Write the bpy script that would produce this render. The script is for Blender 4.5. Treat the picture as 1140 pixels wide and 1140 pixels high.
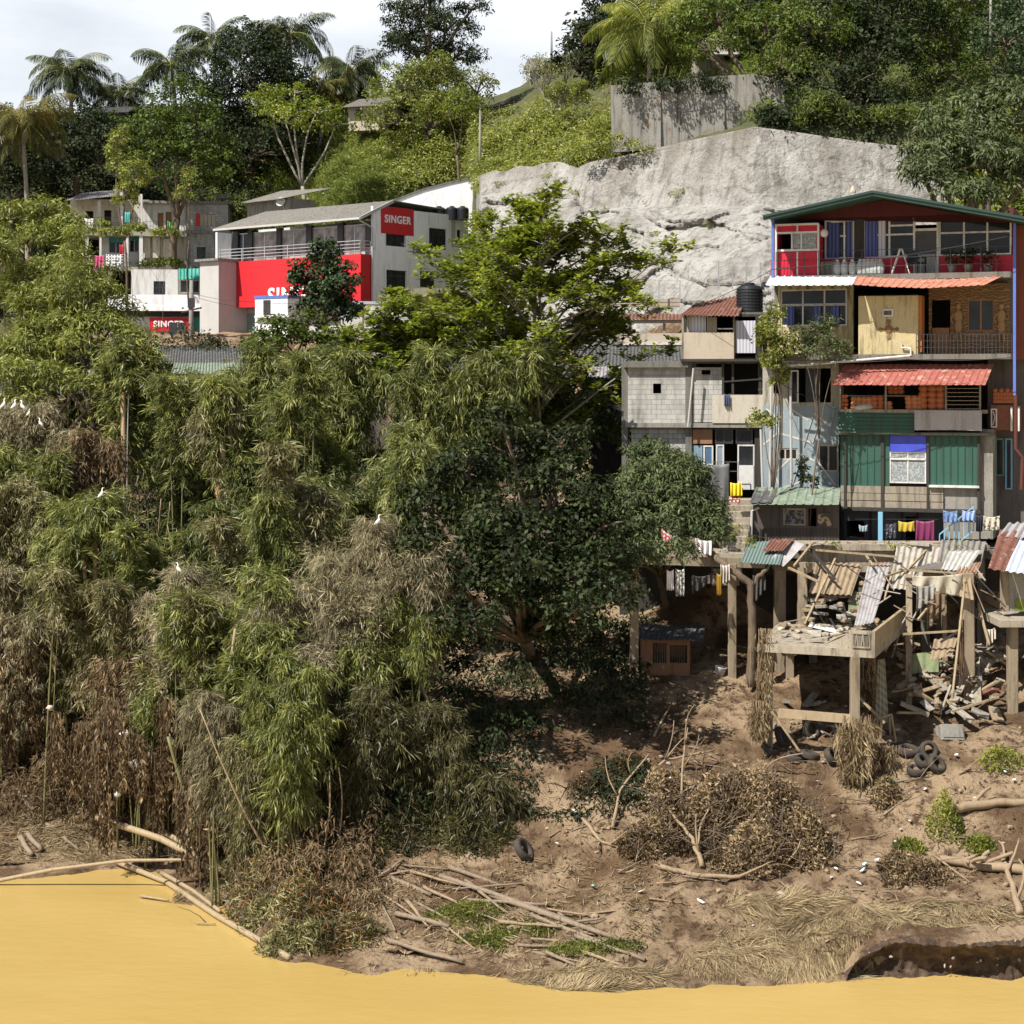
import bpy, bmesh, math, random
import numpy as np
from mathutils import Vector, Matrix, noise
from mathutils.bvhtree import BVHTree

S = bpy.context.scene
COL = S.collection
for o in list(bpy.data.objects): bpy.data.objects.remove(o)
R = math.radians
rnd = random.Random(7)
RG = np.random.default_rng(11)

# ---------------------------------------------------------------- camera
CZ = 17.0; FP = 2000.0; HX = 570.0; HY = 430.0
cam_d = bpy.data.cameras.new('camera'); cam = bpy.data.objects.new('camera', cam_d); COL.objects.link(cam)
cam.location = (0, 0, CZ); cam.rotation_euler = (R(90), 0, 0)
cam_d.sensor_width = 36.0; cam_d.lens = FP / 1140 * 36.0
cam_d.shift_y = -(570 - HY) / 1140.0
cam_d.clip_end = 3000; cam_d.clip_start = 0.5
S.camera = cam
S.render.resolution_x = 1024; S.render.resolution_y = 1024
# ---------------------------------------------------------------- sky and sun
SUN = Vector((-1.0, -0.85, 1.65)).normalized()
el = math.asin(SUN.z); az = math.atan2(SUN.x, SUN.y)
W = bpy.data.worlds.new('World'); S.world = W; W.use_nodes = True
nt = W.node_tree; nt.nodes.clear()
wo = nt.nodes.new('ShaderNodeOutputWorld'); bg = nt.nodes.new('ShaderNodeBackground')
sky = nt.nodes.new('ShaderNodeTexSky'); sky.sky_type = 'NISHITA'; sky.sun_disc = False
sky.sun_elevation = el; sky.sun_rotation = az; sky.dust_density = 1.0; sky.air_density = 1.0
tc = nt.nodes.new('ShaderNodeTexCoord'); mp = nt.nodes.new('ShaderNodeMapping'); mp.inputs['Scale'].default_value = (1, 1, 3.0)
nz = nt.nodes.new('ShaderNodeTexNoise'); nz.inputs['Scale'].default_value = 2.6; nz.inputs['Detail'].default_value = 7; nz.inputs['Roughness'].default_value = .55
cr = nt.nodes.new('ShaderNodeValToRGB'); cr.color_ramp.elements[0].position = .36; cr.color_ramp.elements[1].position = .62
cr.color_ramp.elements[0].color = (.45, .45, .45, 1); cr.color_ramp.elements[1].color = (1, 1, 1, 1)
mx = nt.nodes.new('ShaderNodeMixRGB'); mx.inputs['Color2'].default_value = (14.2, 14.7, 15.4, 1)
nt.links.new(tc.outputs['Generated'], mp.inputs['Vector']); nt.links.new(mp.outputs['Vector'], nz.inputs['Vector'])
nt.links.new(nz.outputs['Fac'], cr.inputs['Fac'])
sz_ = nt.nodes.new('ShaderNodeSeparateXYZ'); nt.links.new(tc.outputs['Generated'], sz_.inputs[0])      # more open blue overhead
hz_ = nt.nodes.new('ShaderNodeMapRange'); hz_.inputs[1].default_value = .24; hz_.inputs[2].default_value = .42; hz_.inputs[3].default_value = 1; hz_.inputs[4].default_value = .0; nt.links.new(sz_.outputs['Z'], hz_.inputs[0])
ml_ = nt.nodes.new('ShaderNodeMath'); ml_.operation = 'MULTIPLY'; nt.links.new(cr.outputs['Color'], ml_.inputs[0]); nt.links.new(hz_.outputs[0], ml_.inputs[1]); nt.links.new(ml_.outputs[0], mx.inputs['Fac'])
nt.links.new(sky.outputs['Color'], mx.inputs['Color1']); nt.links.new(mx.outputs['Color'], bg.inputs['Color'])
bg.inputs['Strength'].default_value = 0.05
nt.links.new(bg.outputs['Background'], wo.inputs['Surface'])
sl = bpy.data.lights.new('sun', 'SUN'); sun = bpy.data.objects.new('sun', sl); COL.objects.link(sun)
sl.energy = 5.0; sl.angle = R(0.5); sl.color = (1, .95, .87)
sun.rotation_euler = SUN.to_track_quat('Z', 'Y').to_euler()
S.view_settings.view_transform = 'Standard'; S.view_settings.look = 'None'
S.view_settings.exposure = 0.62; S.view_settings.gamma = 1.0; S.view_settings.use_curve_mapping = False

# ---------------------------------------------------------------- helpers
def P(px, py, Y):
    return Vector(((px - HX) / FP * Y, Y, CZ - (py - HY) / FP * Y))

def tag(o, label=None, cat=None, group=None, kind=None):
    if label: o['label'] = label
    if cat: o['category'] = cat
    if group: o['group'] = group
    if kind: o['kind'] = kind
    return o

class Thing:
    """an Empty at the thing's base; local x right, y away, z up"""
    def __init__(s, name, label, cat, loc, rotz=0, group=None):
        s.o = bpy.data.objects.new(name, None); COL.objects.link(s.o)
        s.o.location = loc; s.o.rotation_euler = (0, 0, rotz); s.o.empty_display_size = .2
        tag(s.o, label, cat, group)
        s.M = Matrix.Translation(Vector(loc)) @ Matrix.Rotation(rotz, 4, 'Z'); s.I = s.M.inverted()
    def at(s, px, py, y=0.0):
        """local x,z where the line of sight through a photo pixel meets the local plane y"""
        c = s.I @ Vector((0, 0, CZ)); d = s.I.to_3x3() @ Vector(((px - HX) / FP, 1, -(py - HY) / FP))
        t = (y - c.y) / d.y; p = c + d * t
        return p.x, p.z
    def rect(s, px0, px1, py0, py1, y=0.0):
        xm = s.at((px0 + px1) / 2, (py0 + py1) / 2, y)
        x0 = s.at(px0, (py0 + py1) / 2, y)[0]; x1 = s.at(px1, (py0 + py1) / 2, y)[0]
        pm = (px0 + px1) / 2
        z1 = s.at(pm, py0, y)[1]; z0 = s.at(pm, py1, y)[1]
        return x0, x1, z0, z1
    def loc(s, p): return s.I @ Vector(p)

def link(name, me, mat, parent=None):
    o = bpy.data.objects.new(name, me); COL.objects.link(o)
    if mat is not None and not me.materials: me.materials.append(mat)
    if parent is not None: o.parent = parent.o if isinstance(parent, Thing) else parent
    return o

class MB:
    def __init__(s): s.v = []; s.f = []
    def add(s, vs, fs):
        b = len(s.v); s.v += [tuple(x) for x in vs]; s.f += [tuple(b + i for i in f) for f in fs]; return s
    def box(s, x0, x1, y0, y1, z0, z1):
        v = [(x, y, z) for z in (z0, z1) for y in (y0, y1) for x in (x0, x1)]
        return s.add(v, [(0, 2, 3, 1), (4, 5, 7, 6), (0, 1, 5, 4), (1, 3, 7, 5), (3, 2, 6, 7), (2, 0, 4, 6)])
    def beam(s, p, q, w, h=None, roll=0, w2=None):
        p = Vector(p); q = Vector(q); d = (q - p)
        if d.length < 1e-6: return s
        d.normalize(); h = h or w
        up = Vector((0, 0, 1)) if abs(d.z) < .95 else Vector((0, 1, 0))
        a = d.cross(up).normalized(); b = a.cross(d).normalized()
        if roll: 
            q_ = Matrix.Rotation(roll, 3, d); a = q_ @ a; b = q_ @ b
        k = (w2 or w) / w
        v = [c + a * (sx * w / 2 * m) + b * (sy * h / 2 * m) for c, m in ((p, 1), (q, k)) for sx, sy in ((-1, -1), (1, -1), (1, 1), (-1, 1))]
        return s.add(v, [(0, 1, 2, 3)[::-1], (4, 5, 6, 7), (0, 1, 5, 4), (1, 2, 6, 5), (2, 3, 7, 6), (3, 0, 4, 7)])
    def tube(s, pts, rads, n=8, cap=True):
        pts = [Vector(p) for p in pts]
        if isinstance(rads, (int, float)): rads = [rads] * len(pts)
        vs = []; prev = None
        for i, p in enumerate(pts):
            d = (pts[min(i + 1, len(pts) - 1)] - pts[max(i - 1, 0)])
            if d.length < 1e-9: d = Vector((0, 0, 1))
            d.normalize()
            if prev is None:
                up = Vector((0, 0, 1)) if abs(d.z) < .9 else Vector((1, 0, 0)); a = d.cross(up).normalized()
            else:
                a = (prev - d * prev.dot(d)); a = a.normalized() if a.length > 1e-6 else d.orthogonal().normalized()
            prev = a; b = d.cross(a)
            for k in range(n):
                t = 2 * math.pi * k / n; vs.append(p + (a * math.cos(t) + b * math.sin(t)) * rads[i])
        fs = [(i * n + k, i * n + (k + 1) % n, (i + 1) * n + (k + 1) % n, (i + 1) * n + k) for i in range(len(pts) - 1) for k in range(n)]
        if cap: fs += [tuple(range(n))[::-1], tuple((len(pts) - 1) * n + k for k in range(n))]
        return s.add(vs, fs)
    def lathe(s, prof, c=(0, 0, 0), n=16):
        vs = [(c[0] + r * math.cos(2 * math.pi * k / n), c[1] + r * math.sin(2 * math.pi * k / n), c[2] + z) for r, z in prof for k in range(n)]
        fs = [(i * n + k, i * n + (k + 1) % n, (i + 1) * n + (k + 1) % n, (i + 1) * n + k) for i in range(len(prof) - 1) for k in range(n)]
        fs += [tuple(range(n))[::-1], tuple((len(prof) - 1) * n + k for k in range(n))]
        return s.add(vs, fs)
    def prism(s, poly, off):
        """polygon of 3d points pushed along vector off"""
        n = len(poly); off = Vector(off)
        v = [Vector(p) for p in poly] + [Vector(p) + off for p in poly]
        return s.add(v, [tuple(range(n)), tuple(range(n, 2 * n))[::-1]] + [(k, (k + 1) % n, n + (k + 1) % n, n + k)[::-1] for k in range(n)])
    def corr(s, p00, p10, p01, p11, pitch=.1, amp=.018, across=True, th=.008, jag=0.0, sag=0.0, rib=False):
        """corrugated sheet over a quad: ribs run from side 0 to side 1 of v; u along p00->p10"""
        p00, p10, p01, p11 = map(Vector, (p00, p10, p01, p11))
        L = (p10 - p00).length; n = max(4, int(L / pitch * (10 if rib else 6))); nv = 4
        nrm = (p10 - p00).cross(p01 - p00).normalized()
        vs = []
        for sgn in (0, 1):
            for i in range(n + 1):
                u = i / n; a = p00.lerp(p10, u); b = p01.lerp(p11, u)
                jg = jag * (noise.noise(Vector((int(u * L / .7) * 3.1, p00.x, p00.z))))
                for j in range(nv + 1):
                    t = j / nv; tt = t + (jg if j == nv else 0)
                    w = amp * math.sin(u * L / pitch * 2 * math.pi) if not rib else 1.6 * amp * max(0, math.cos(u * L / pitch * 2 * math.pi)) ** 3
                    p = a.lerp(b, tt) + nrm * (w + sgn * th)
                    p.z -= sag * math.sin(math.pi * u) * 1.0 + 0.02 * noise.noise(Vector((u * L * .9, t * 2, p00.x)))
                    vs.append(p)
        m = nv + 1; N = (n + 1) * m; fs = []
        for i in range(n):
            for j in range(nv):
                a = i * m + j
                fs.append((a, a + m, a + m + 1, a + 1)[::-1]); fs.append((N + a, N + a + m, N + a + m + 1, N + a + 1))
        for i in range(n):
            for j in (0, nv): 
                a = i * m + j; fs.append((a, a + m, N + a + m, N + a))
        for j in range(nv):
            for i in (0, n):
                a = i * m + j; fs.append((a, a + 1, N + a + 1, N + a))
        return s.add(vs, fs)
    def wall(s, x0, x1, z0, z1, y0, y1, holes=()):
        xs = sorted(set([x0, x1] + [min(max(h[k], x0), x1) for h in holes for k in (0, 1)]))
        for a, b in zip(xs[:-1], xs[1:]):
            if b - a < 1e-4: continue
            m = (a + b) / 2; cuts = sorted([(h[2], h[3]) for h in holes if h[0] < m < h[1]]); z = z0
            for c0, c1 in cuts:
                if c0 > z + 1e-4: s.box(a, b, y0, y1, z, c0)
                z = max(z, c1)
            if z < z1 - 1e-4: s.box(a, b, y0, y1, z, z1)
        return s
    def blob(s, c, r, sub=2, amp=.3, sc=1.0, seed=0, flat=None):
        bm = bmesh.new(); bmesh.ops.create_icosphere(bm, subdivisions=sub, radius=1)
        vs = []
        for v in bm.verts:
            k = 1 + amp * noise.noise(v.co * sc * 1.7 + Vector((seed * 7.3, seed * 1.7, 3)))
            vs.append((c[0] + v.co.x * r[0] * k, c[1] + v.co.y * r[1] * k, c[2] + v.co.z * r[2] * k))
        fs = [tuple(v.index for v in f.verts) for f in bm.faces]; bm.free()
        return s.add(vs, fs)
    def build(s, name, mat, parent=None, smooth=False, bevel=0):
        me = bpy.data.meshes.new(name); me.from_pydata(s.v, [], s.f); me.update()
        if bevel:
            bm = bmesh.new(); bm.from_mesh(me)
            bmesh.ops.bevel(bm, geom=bm.edges[:], offset=bevel, segments=1, affect='EDGES'); bm.to_mesh(me); bm.free()
        if smooth: me.polygons.foreach_set('use_smooth', [True] * len(me.polygons))
        return link(name, me, mat, parent)

def copy_tree(o, parent=None):
    c = o.copy(); COL.objects.link(c); c.parent = parent
    for ch in list(o.children): copy_tree(ch, c)
    return c

# ---------------------------------------------------------------- materials
def sg(*c): return tuple(((x / 255) / 12.92 if x / 255 <= .04045 else ((x / 255 + .055) / 1.055) ** 2.4) for x in c)
MATS = {}
def base_mat(name):
    m = bpy.data.materials.new(name); m.use_nodes = True; n = m.node_tree; b = n.nodes['Principled BSDF']
    return m, n, b
def nd(n, t, **kw):
    x = n.nodes.new(t)
    for k, v in kw.items():
        if k in x.inputs: x.inputs[k].default_value = v
        else: setattr(x, k, v)
    return x
def mixc(n, fac, a, b, mode='MIX'):
    m = n.nodes.new('ShaderNodeMixRGB'); m.blend_type = mode
    for k, v in (('Fac', fac), ('Color1', a), ('Color2', b)):
        if hasattr(v, 'links') or hasattr(v, 'is_linked'): n.links.new(v, m.inputs[k])
        else: m.inputs[k].default_value = v if k == 'Fac' else (*v, 1) if len(v) == 3 else v
    return m.outputs['Color']
def ramp(n, src, p0, p1, c0=(0, 0, 0), c1=(1, 1, 1)):
    r = n.nodes.new('ShaderNodeValToRGB'); e = r.color_ramp.elements
    e[0].position = p0; e[1].position = p1; e[0].color = (*c0, 1); e[1].color = (*c1, 1)
    n.links.new(src, r.inputs['Fac']); return r.outputs['Color']
def coords(n, scale=(1, 1, 1), kind='Object'):
    t = n.nodes.new('ShaderNodeTexCoord'); m = n.nodes.new('ShaderNodeMapping'); m.inputs['Scale'].default_value = scale
    n.links.new(t.outputs[kind], m.inputs['Vector']); return m.outputs['Vector']
def noi(n, vec, scale, detail=5, rough=.6):
    x = nd(n, 'ShaderNodeTexNoise'); x.inputs['Scale'].default_value = scale; x.inputs['Detail'].default_value = detail; x.inputs['Roughness'].default_value = rough
    n.links.new(vec, x.inputs['Vector']); return x.outputs['Fac']
def bump(n, b, h, strength=.4, dist=.02):
    x = n.nodes.new('ShaderNodeBump'); x.inputs['Strength'].default_value = strength; x.inputs['Distance'].default_value = dist
    n.links.new(h, x.inputs['Height']); n.links.new(x.outputs['Normal'], b.inputs['Normal'])

def stained(name, c, dirt=None, amt=.5, streak=True, rough=.85, sc=1.0, bmp=.3, spots=None, metal=0, spec=.3, w=.06):
    """plain colour with blotches, vertical run-off stains and fine grain"""
    if name in MATS: return MATS[name]
    m, n, b = base_mat(name); dirt = dirt or tuple(x * .35 for x in c)
    v = coords(n); vs = coords(n, (2.2, 2.2, .28))
    n1 = noi(n, v, .9 * sc, 8, .65); n2 = noi(n, vs, 1.6 * sc, 6, .6); n3 = noi(n, v, 14 * sc, 4, .6)
    col = mixc(n, ramp(n, n1, .52 - w, .52 + .22), c, tuple(x * .75 + y * .25 for x, y in zip(c, dirt)))
    if streak:
        mm = nd(n, 'ShaderNodeMath', operation='MULTIPLY'); n.links.new(ramp(n, n2, .5, .68), mm.inputs[0]); mm.inputs[1].default_value = amt
        col = mixc(n, mm.outputs[0], col, dirt)
    mm2 = nd(n, 'ShaderNodeMath', operation='MULTIPLY'); n.links.new(ramp(n, n3, .45, .75), mm2.inputs[0]); mm2.inputs[1].default_value = amt * .5
    col = mixc(n, mm2.outputs[0], col, dirt)
    if spots:
        n4 = noi(n, v, 2.3 * sc, 7, .7); col = mixc(n, ramp(n, n4, .56, .62), col, spots)
    n.links.new(col, b.inputs['Base Color']); b.inputs['Roughness'].default_value = rough; b.inputs['Metallic'].default_value = metal
    b.inputs['Specular IOR Level'].default_value = spec
    bump(n, b, n3, bmp, .02)
    MATS[name] = m; return m

def plain(name, c, rough=.6, metal=0, var=.15):
    if name in MATS: return MATS[name]
    m, n, b = base_mat(name)
    col = mixc(n, ramp(n, noi(n, coords(n), 3.1, 5), .35, .7), tuple(x * (1 + var) for x in c), tuple(x * (1 - var) for x in c))
    n.links.new(col, b.inputs['Base Color']); b.inputs['Roughness'].default_value = rough; b.inputs['Metallic'].default_value = metal
    MATS[name] = m; return m

def glass_dark(name='window_glass', c=(.03, .035, .04), rough=.08):
    if name in MATS: return MATS[name]
    m, n, b = base_mat(name); b.inputs['Roughness'].default_value = rough; b.inputs['Specular IOR Level'].default_value = .22
    col = mixc(n, ramp(n, noi(n, coords(n), 1.3, 3), .4, .6), c, tuple(x * .5 for x in c)); n.links.new(col, b.inputs['Base Color'])
    MATS[name] = m; return m

def blocks(name, c, c2, mortar, bw=.4, bh=.2, dirt=(.06, .055, .045), amt=.6, mort=.012):
    if name in MATS: return MATS[name]
    m, n, b = base_mat(name)
    t = n.nodes.new('ShaderNodeTexCoord'); s = n.nodes.new('ShaderNodeSeparateXYZ'); k = n.nodes.new('ShaderNodeCombineXYZ')
    n.links.new(t.outputs['Object'], s.inputs[0])
    ad = nd(n, 'ShaderNodeMath', operation='ADD'); n.links.new(s.outputs['X'], ad.inputs[0]); n.links.new(s.outputs['Y'], ad.inputs[1])
    n.links.new(ad.outputs[0], k.inputs['X']); n.links.new(s.outputs['Z'], k.inputs['Y'])
    br = n.nodes.new('ShaderNodeTexBrick'); n.links.new(k.outputs[0], br.inputs['Vector'])
    br.inputs['Color1'].default_value = (*c, 1); br.inputs['Color2'].default_value = (*c2, 1); br.inputs['Mortar'].default_value = (*mortar, 1)
    br.inputs['Scale'].default_value = 1; br.inputs['Brick Width'].default_value = bw; br.inputs['Row Height'].default_value = bh; br.inputs['Mortar Size'].default_value = mort
    v = coords(n); vs = coords(n, (2, 2, .4)); n1 = noi(n, vs, 1.2, 7, .65)
    mm = nd(n, 'ShaderNodeMath', operation='MULTIPLY'); n.links.new(ramp(n, n1, .45, .7), mm.inputs[0]); mm.inputs[1].default_value = amt
    col = mixc(n, mm.outputs[0], br.outputs['Color'], dirt)
    n.links.new(col, b.inputs['Base Color']); b.inputs['Roughness'].default_value = .95
    iv = nd(n, 'ShaderNodeMath', operation='SUBTRACT'); iv.inputs[0].default_value = 1; n.links.new(br.outputs['Fac'], iv.inputs[1])
    bump(n, b, iv.outputs[0], .6, .02)
    MATS[name] = m; return m

def leafmat(name, dark, mid, light, trans=.35, rough=.45, spec=.35):
    if name in MATS: return MATS[name]
    m, n, b = base_mat(name)
    a = n.nodes.new('ShaderNodeAttribute'); a.attribute_name = 'tint'
    r = n.nodes.new('ShaderNodeValToRGB'); e = r.color_ramp.elements
    e[0].position = 0; e[0].color = (*dark, 1); e[1].position = 1; e[1].color = (*light, 1)
    x = e.new(.5); x.color = (*mid, 1)
    n.links.new(a.outputs['Fac'], r.inputs['Fac']); n.links.new(r.outputs['Color'], b.inputs['Base Color'])
    b.inputs['Roughness'].default_value = rough; b.inputs['Specular IOR Level'].default_value = spec
    tr = n.nodes.new('ShaderNodeBsdfTranslucent'); mxs = n.nodes.new('ShaderNodeMixShader'); mxs.inputs[0].default_value = trans
    c2 = mixc(n, 1.0, r.outputs['Color'], (1.25, 1.35, .6), 'MULTIPLY'); n.links.new(c2, tr.inputs['Color'])
    out = n.nodes['Material Output']; n.links.new(b.outputs[0], mxs.inputs[1]); n.links.new(tr.outputs[0], mxs.inputs[2]); n.links.new(mxs.outputs[0], out.inputs['Surface'])
    MATS[name] = m; return m

# leaf colours (albedo)
LM = dict(
 bamboo=lambda: leafmat('bamboo_leaf', (.02, .030, .008), (.125, .142, .034), (.40, .40, .12), .24),
 bamboo_y=lambda: leafmat('bamboo_leaf_yellow', (.05, .064, .012), (.185, .205, .042), (.42, .43, .12), .28),
 tan=lambda: leafmat('bamboo_leaf_dry', (.05, .042, .022), (.22, .19, .115), (.58, .50, .33), .2, .7, .15),
 olive=lambda: leafmat('bamboo_leaf_olive', (.022, .023, .009), (.13, .118, .045), (.40, .36, .18), .2),
 brown=lambda: leafmat('withered_leaf', (.03, .02, .011), (.145, .098, .055), (.40, .30, .18), .15, .8, .1),
 orange=lambda: leafmat('orange_leaf', (.10, .035, .01), (.26, .09, .025), (.36, .18, .05), .3),
 broad=lambda: leafmat('broad_leaf', (.03, .05, .01), (.09, .125, .022), (.24, .28, .055), .3, .5, .25),
 lime=lambda: leafmat('lime_leaf', (.04, .066, .010), (.18, .215, .03), (.44, .45, .08), .38),
 dark=lambda: leafmat('dark_shaded_leaf', (.007, .011, .004), (.02, .030, .010), (.075, .098, .032), .15, .6, .2),  # dark green leaf, deepened further to carry the shade of the central trees
 gloss=lambda: leafmat('glossy_leaf', (.012, .026, .010), (.035, .06, .02), (.11, .15, .07), .15, .5, .3),
 mango=lambda: leafmat('mango_leaf', (.03, .045, .018), (.08, .105, .04), (.19, .22, .10), .2, .55, .25),
 hill=lambda: leafmat('hill_leaf', (.05, .066, .014), (.19, .21, .042), (.40, .40, .10), .35),
 grass=lambda: leafmat('grass_blade', (.08, .11, .02), (.17, .21, .045), (.30, .32, .10), .3, .6, .2),
 palm=lambda: leafmat('palm_leaf', (.016, .028, .008), (.045, .064, .018), (.14, .15, .055), .12, .45, .3),
 palm_y=lambda: leafmat('palm_leaf_golden', (.04, .045, .012), (.12, .115, .03), (.30, .22, .06), .3, .4, .4),
 straw=lambda: leafmat('straw', (.12, .085, .046), (.28, .21, .122), (.48, .38, .225), .1, .9, .1),
)
_lm = {}
def lm(k):
    if k not in _lm: _lm[k] = LM[k]()
    return _lm[k]

# ---------------------------------------------------------------- leaf meshes
class Leaves:
    def __init__(s): s.V = []; s.T = []
    def add(s, p, d, w, L, wd, tint, curl=.12):
        """p base, d axis (unit), w side (unit), L length, wd width: arrays"""
        L = np.asarray(L)[:, None] if np.ndim(L) else L; wd = np.asarray(wd)[:, None] if np.ndim(wd) else wd
        nrm = np.cross(d, w)
        mid = p + d * L * .45
        q = np.stack([p, mid + w * wd * .5 + nrm * L * curl * .5, p + d * L - np.array([0, 0, 1.0]) * L * curl, mid - w * wd * .5 + nrm * L * curl * .5], 1)
        s.V.append(q.reshape(-1, 3)); s.T.append(np.repeat(tint, 4))
    def count(s): return sum(len(v) for v in s.V) // 4
    def build(s, name, mat, parent=None, origin=(0, 0, 0)):
        V = np.concatenate(s.V).astype(np.float32) - np.array(origin, dtype=np.float32); T = np.concatenate(s.T).astype(np.float32)
        n = len(V); me = bpy.data.meshes.new(name)
        me.vertices.add(n); me.vertices.foreach_set('co', V.ravel())
        me.loops.add(n); me.loops.foreach_set('vertex_index', np.arange(n, dtype=np.int32))
        me.polygons.add(n // 4); me.polygons.foreach_set('loop_start', np.arange(0, n, 4, dtype=np.int32))
        a = me.attributes.new('tint', 'FLOAT', 'POINT'); a.data.foreach_set('value', np.clip(T, 0, 1))
        me.update(); me.validate()
        return link(name, me, mat, parent)

def unit(a): return a / np.maximum(np.linalg.norm(a, axis=-1, keepdims=True), 1e-9)
def rvec(n): return unit(RG.normal(size=(n, 3)))

def clumps(lv, C, N, r, k, L, wd, up=.35, tv=None, droop=0.0, aspect=1.0):
    """leaf clumps: centres C, outward normals N; k leaves in each within radius r"""
    n = len(C); idx = np.repeat(np.arange(n), k); m = len(idx)
    off = rvec(m) * (RG.random((m, 1)) ** .45) * r; off[:, 2] *= .7
    p = C[idx] + off
    nn = unit(N[idx] * .6 + np.array([0, 0, up + .2]) + rvec(m) * .75)      # leaf face normal
    d = unit(np.cross(nn, rvec(m)) + unit(off) * .4 + np.array([0, 0, -droop]))
    w = unit(np.cross(nn, d))
    base = tv if tv is not None else RG.random(n)
    t = np.clip(base[idx] * .55 + RG.random(m) * .45, 0, 1)
    sz = RG.uniform(.7, 1.25, m)
    lv.add(p, d, w, L * sz, wd * sz, t)

def lobe_points(c, r, per, rng=RG, shell=.55, low=-.55):
    """clump centres through the outer shell of an ellipsoid with noisy outline"""
    area = 4 * math.pi * ((r[0] * r[1]) ** 1.6 + (r[0] * r[2]) ** 1.6 + (r[1] * r[2]) ** 1.6) ** (1 / 1.6) / 3 ** (1 / 1.6)
    n = max(6, int(area * per)); d = rvec(n * 2); d = d[d[:, 2] > low][:n]
    k = np.array([noise.noise(Vector(x) * 2.2 + Vector(c) * .7) for x in d])
    keep = k > -.38; d = d[keep]; k = k[keep]
    rad = (1 + .45 * k) * (1 - (1 - shell) * RG.random(len(d)) ** 1.8)
    return np.array(c) + d * rad[:, None] * np.array(r), d
# ---------------------------------------------------------------- terrain
ROWPX = [-500, -150, 0, 150, 230, 320, 450, 521, 536, 700, 850, 950, 1140, 1500]
EDGE = [63, 62.5, 61.8, 63.5, 59.6, 52.9, 52.0, 51.9, 51.9, 50.8, 50.9, 51.9, 52.0, 52]
def rows_for(i):
    px = ROWPX[i]; e = EDGE[i]
    Lw = [(66.5, 2.1), (72, 6.2), (80, 9.2), (92, 11.6), (113, 14.6), (120, 20.0), (152, 21.5), (162, 34), (180, 41), (205, 44), (300, 46)]
    Md = [(56.5, 1.3), (61, 4.3), (69, 6.9), (77, 8.6), (88, 11), (104, 14.5), (118, 20.0), (132, 31.2), (150, 38), (180, 46), (300, 52)]
    Rt = [(56, 1.5), (61, 4.5), (71.2, 7.9), (72.0, 11.0), (77, 11.2), (90, 17.5), (97, 20.5), (113, 33.4), (121, 34.2), (150, 50), (300, 62)]
    table = {-500: Lw, -150: Lw, 0: Lw, 150: Lw,
      230: [(63.5, 1.6)] + Lw[1:],
      320: [(57.5, 1.2), (64, 4.6), (73, 7.4), (86, 10.6), (112, 14.5), (120, 20.0), (150, 21.5), (160, 32), (172, 41), (205, 47), (300, 50)],
      450: [(56, 1.0), (61.5, 4.0), (70, 7.0), (82, 9.4), (108, 14.5), (118, 20.0), (146, 21), (153, 34.6), (166, 43), (200, 50), (300, 55)],
      536: Md,
      700: [(56, 1.4), (61, 4.4), (67, 6.5), (72, 8.2), (80, 10.0), (92, 14.5), (104, 20.5), (122, 32.6), (134, 36), (165, 50), (300, 60)],
      850: Rt, 950: Rt, 1140: [(56.3, 2.0), (60.5, 4.6), (70.5, 7.8), (71.5, 10.6)] + Rt[4:], 1500: [(56.3, 2.0), (60.5, 4.6), (70.5, 7.8), (71.5, 10.6)] + Rt[4:]}
    table[521] = Md[:6] + [(124, 20.0), (146, 21), (153, 34.6), (166, 43), (200, 50), (300, 55)][1:] if 0 else [(56.3, 1.2), (61.2, 4.2), (69.4, 6.9), (79, 9), (106, 14.5), (118, 20.0), (146, 21), (153, 34.6), (166, 43), (200, 50), (300, 55)]
    r = table[px]
    bank = [(e + .35, 1.05), (e + 1.3, 1.2)] if px >= 950 else [(e + .8, .22), (e + 1.8, .5)]
    return [(e - 40, -4), (e - 2, -.8), (e - .3, -.12), (e + .02, .03)] + bank + r
GR = [rows_for(i) for i in range(len(ROWPX))]
NR = len(GR[0])
def grid_pt(px, r):
    """smooth in px, linear in row"""
    r = min(max(r, 0), NR - 1.0001); r0 = int(r); f = r - r0
    i = max(0, min(len(ROWPX) - 2, next((k for k in range(len(ROWPX) - 1) if px < ROWPX[k + 1]), len(ROWPX) - 2)))
    t = (px - ROWPX[i]) / (ROWPX[i + 1] - ROWPX[i]); t = t * t * (3 - 2 * t) if 0 < t < 1 else t
    def g(k):
        a = GR[k][r0]; b = GR[k][r0 + 1]; return (a[0] + (b[0] - a[0]) * f, a[1] + (b[1] - a[1]) * f)
    a = g(i); b = g(i + 1)
    return a[0] + (b[0] - a[0]) * t, a[1] + (b[1] - a[1]) * t
def terr(px, r):
    Y, z = grid_pt(px, r); X = (px - HX) / FP * Y
    if r > 4.2:
        a = .12 if r < 10 else .5
        z += a * noise.fractal(Vector((X * .35, Y * .35, 0)), 1.0, 2.0, 4) + (.2 * noise.fractal(Vector((X * 1.4, Y * 1.4, 5)), .8, 2.1, 5) if r < 10 else 0)
        if 12 < r < 13 and 524 < px < 1095: z -= 7 * min(1, (13 - r) * 9, (r - 12) * 8) * min(1, (px - 524) / 10, (1095 - px) / 60); 
    elif r > 2.5:
        wob = noise.fractal(Vector((X * .55, 3.3, 0)), 1.0, 2.0, 4) * .5
        Y += wob; X = (px - HX) / FP * Y
        z += .04 * noise.noise(Vector((X * 2, Y * 2, 1)))
    return X, Y, z
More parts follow.
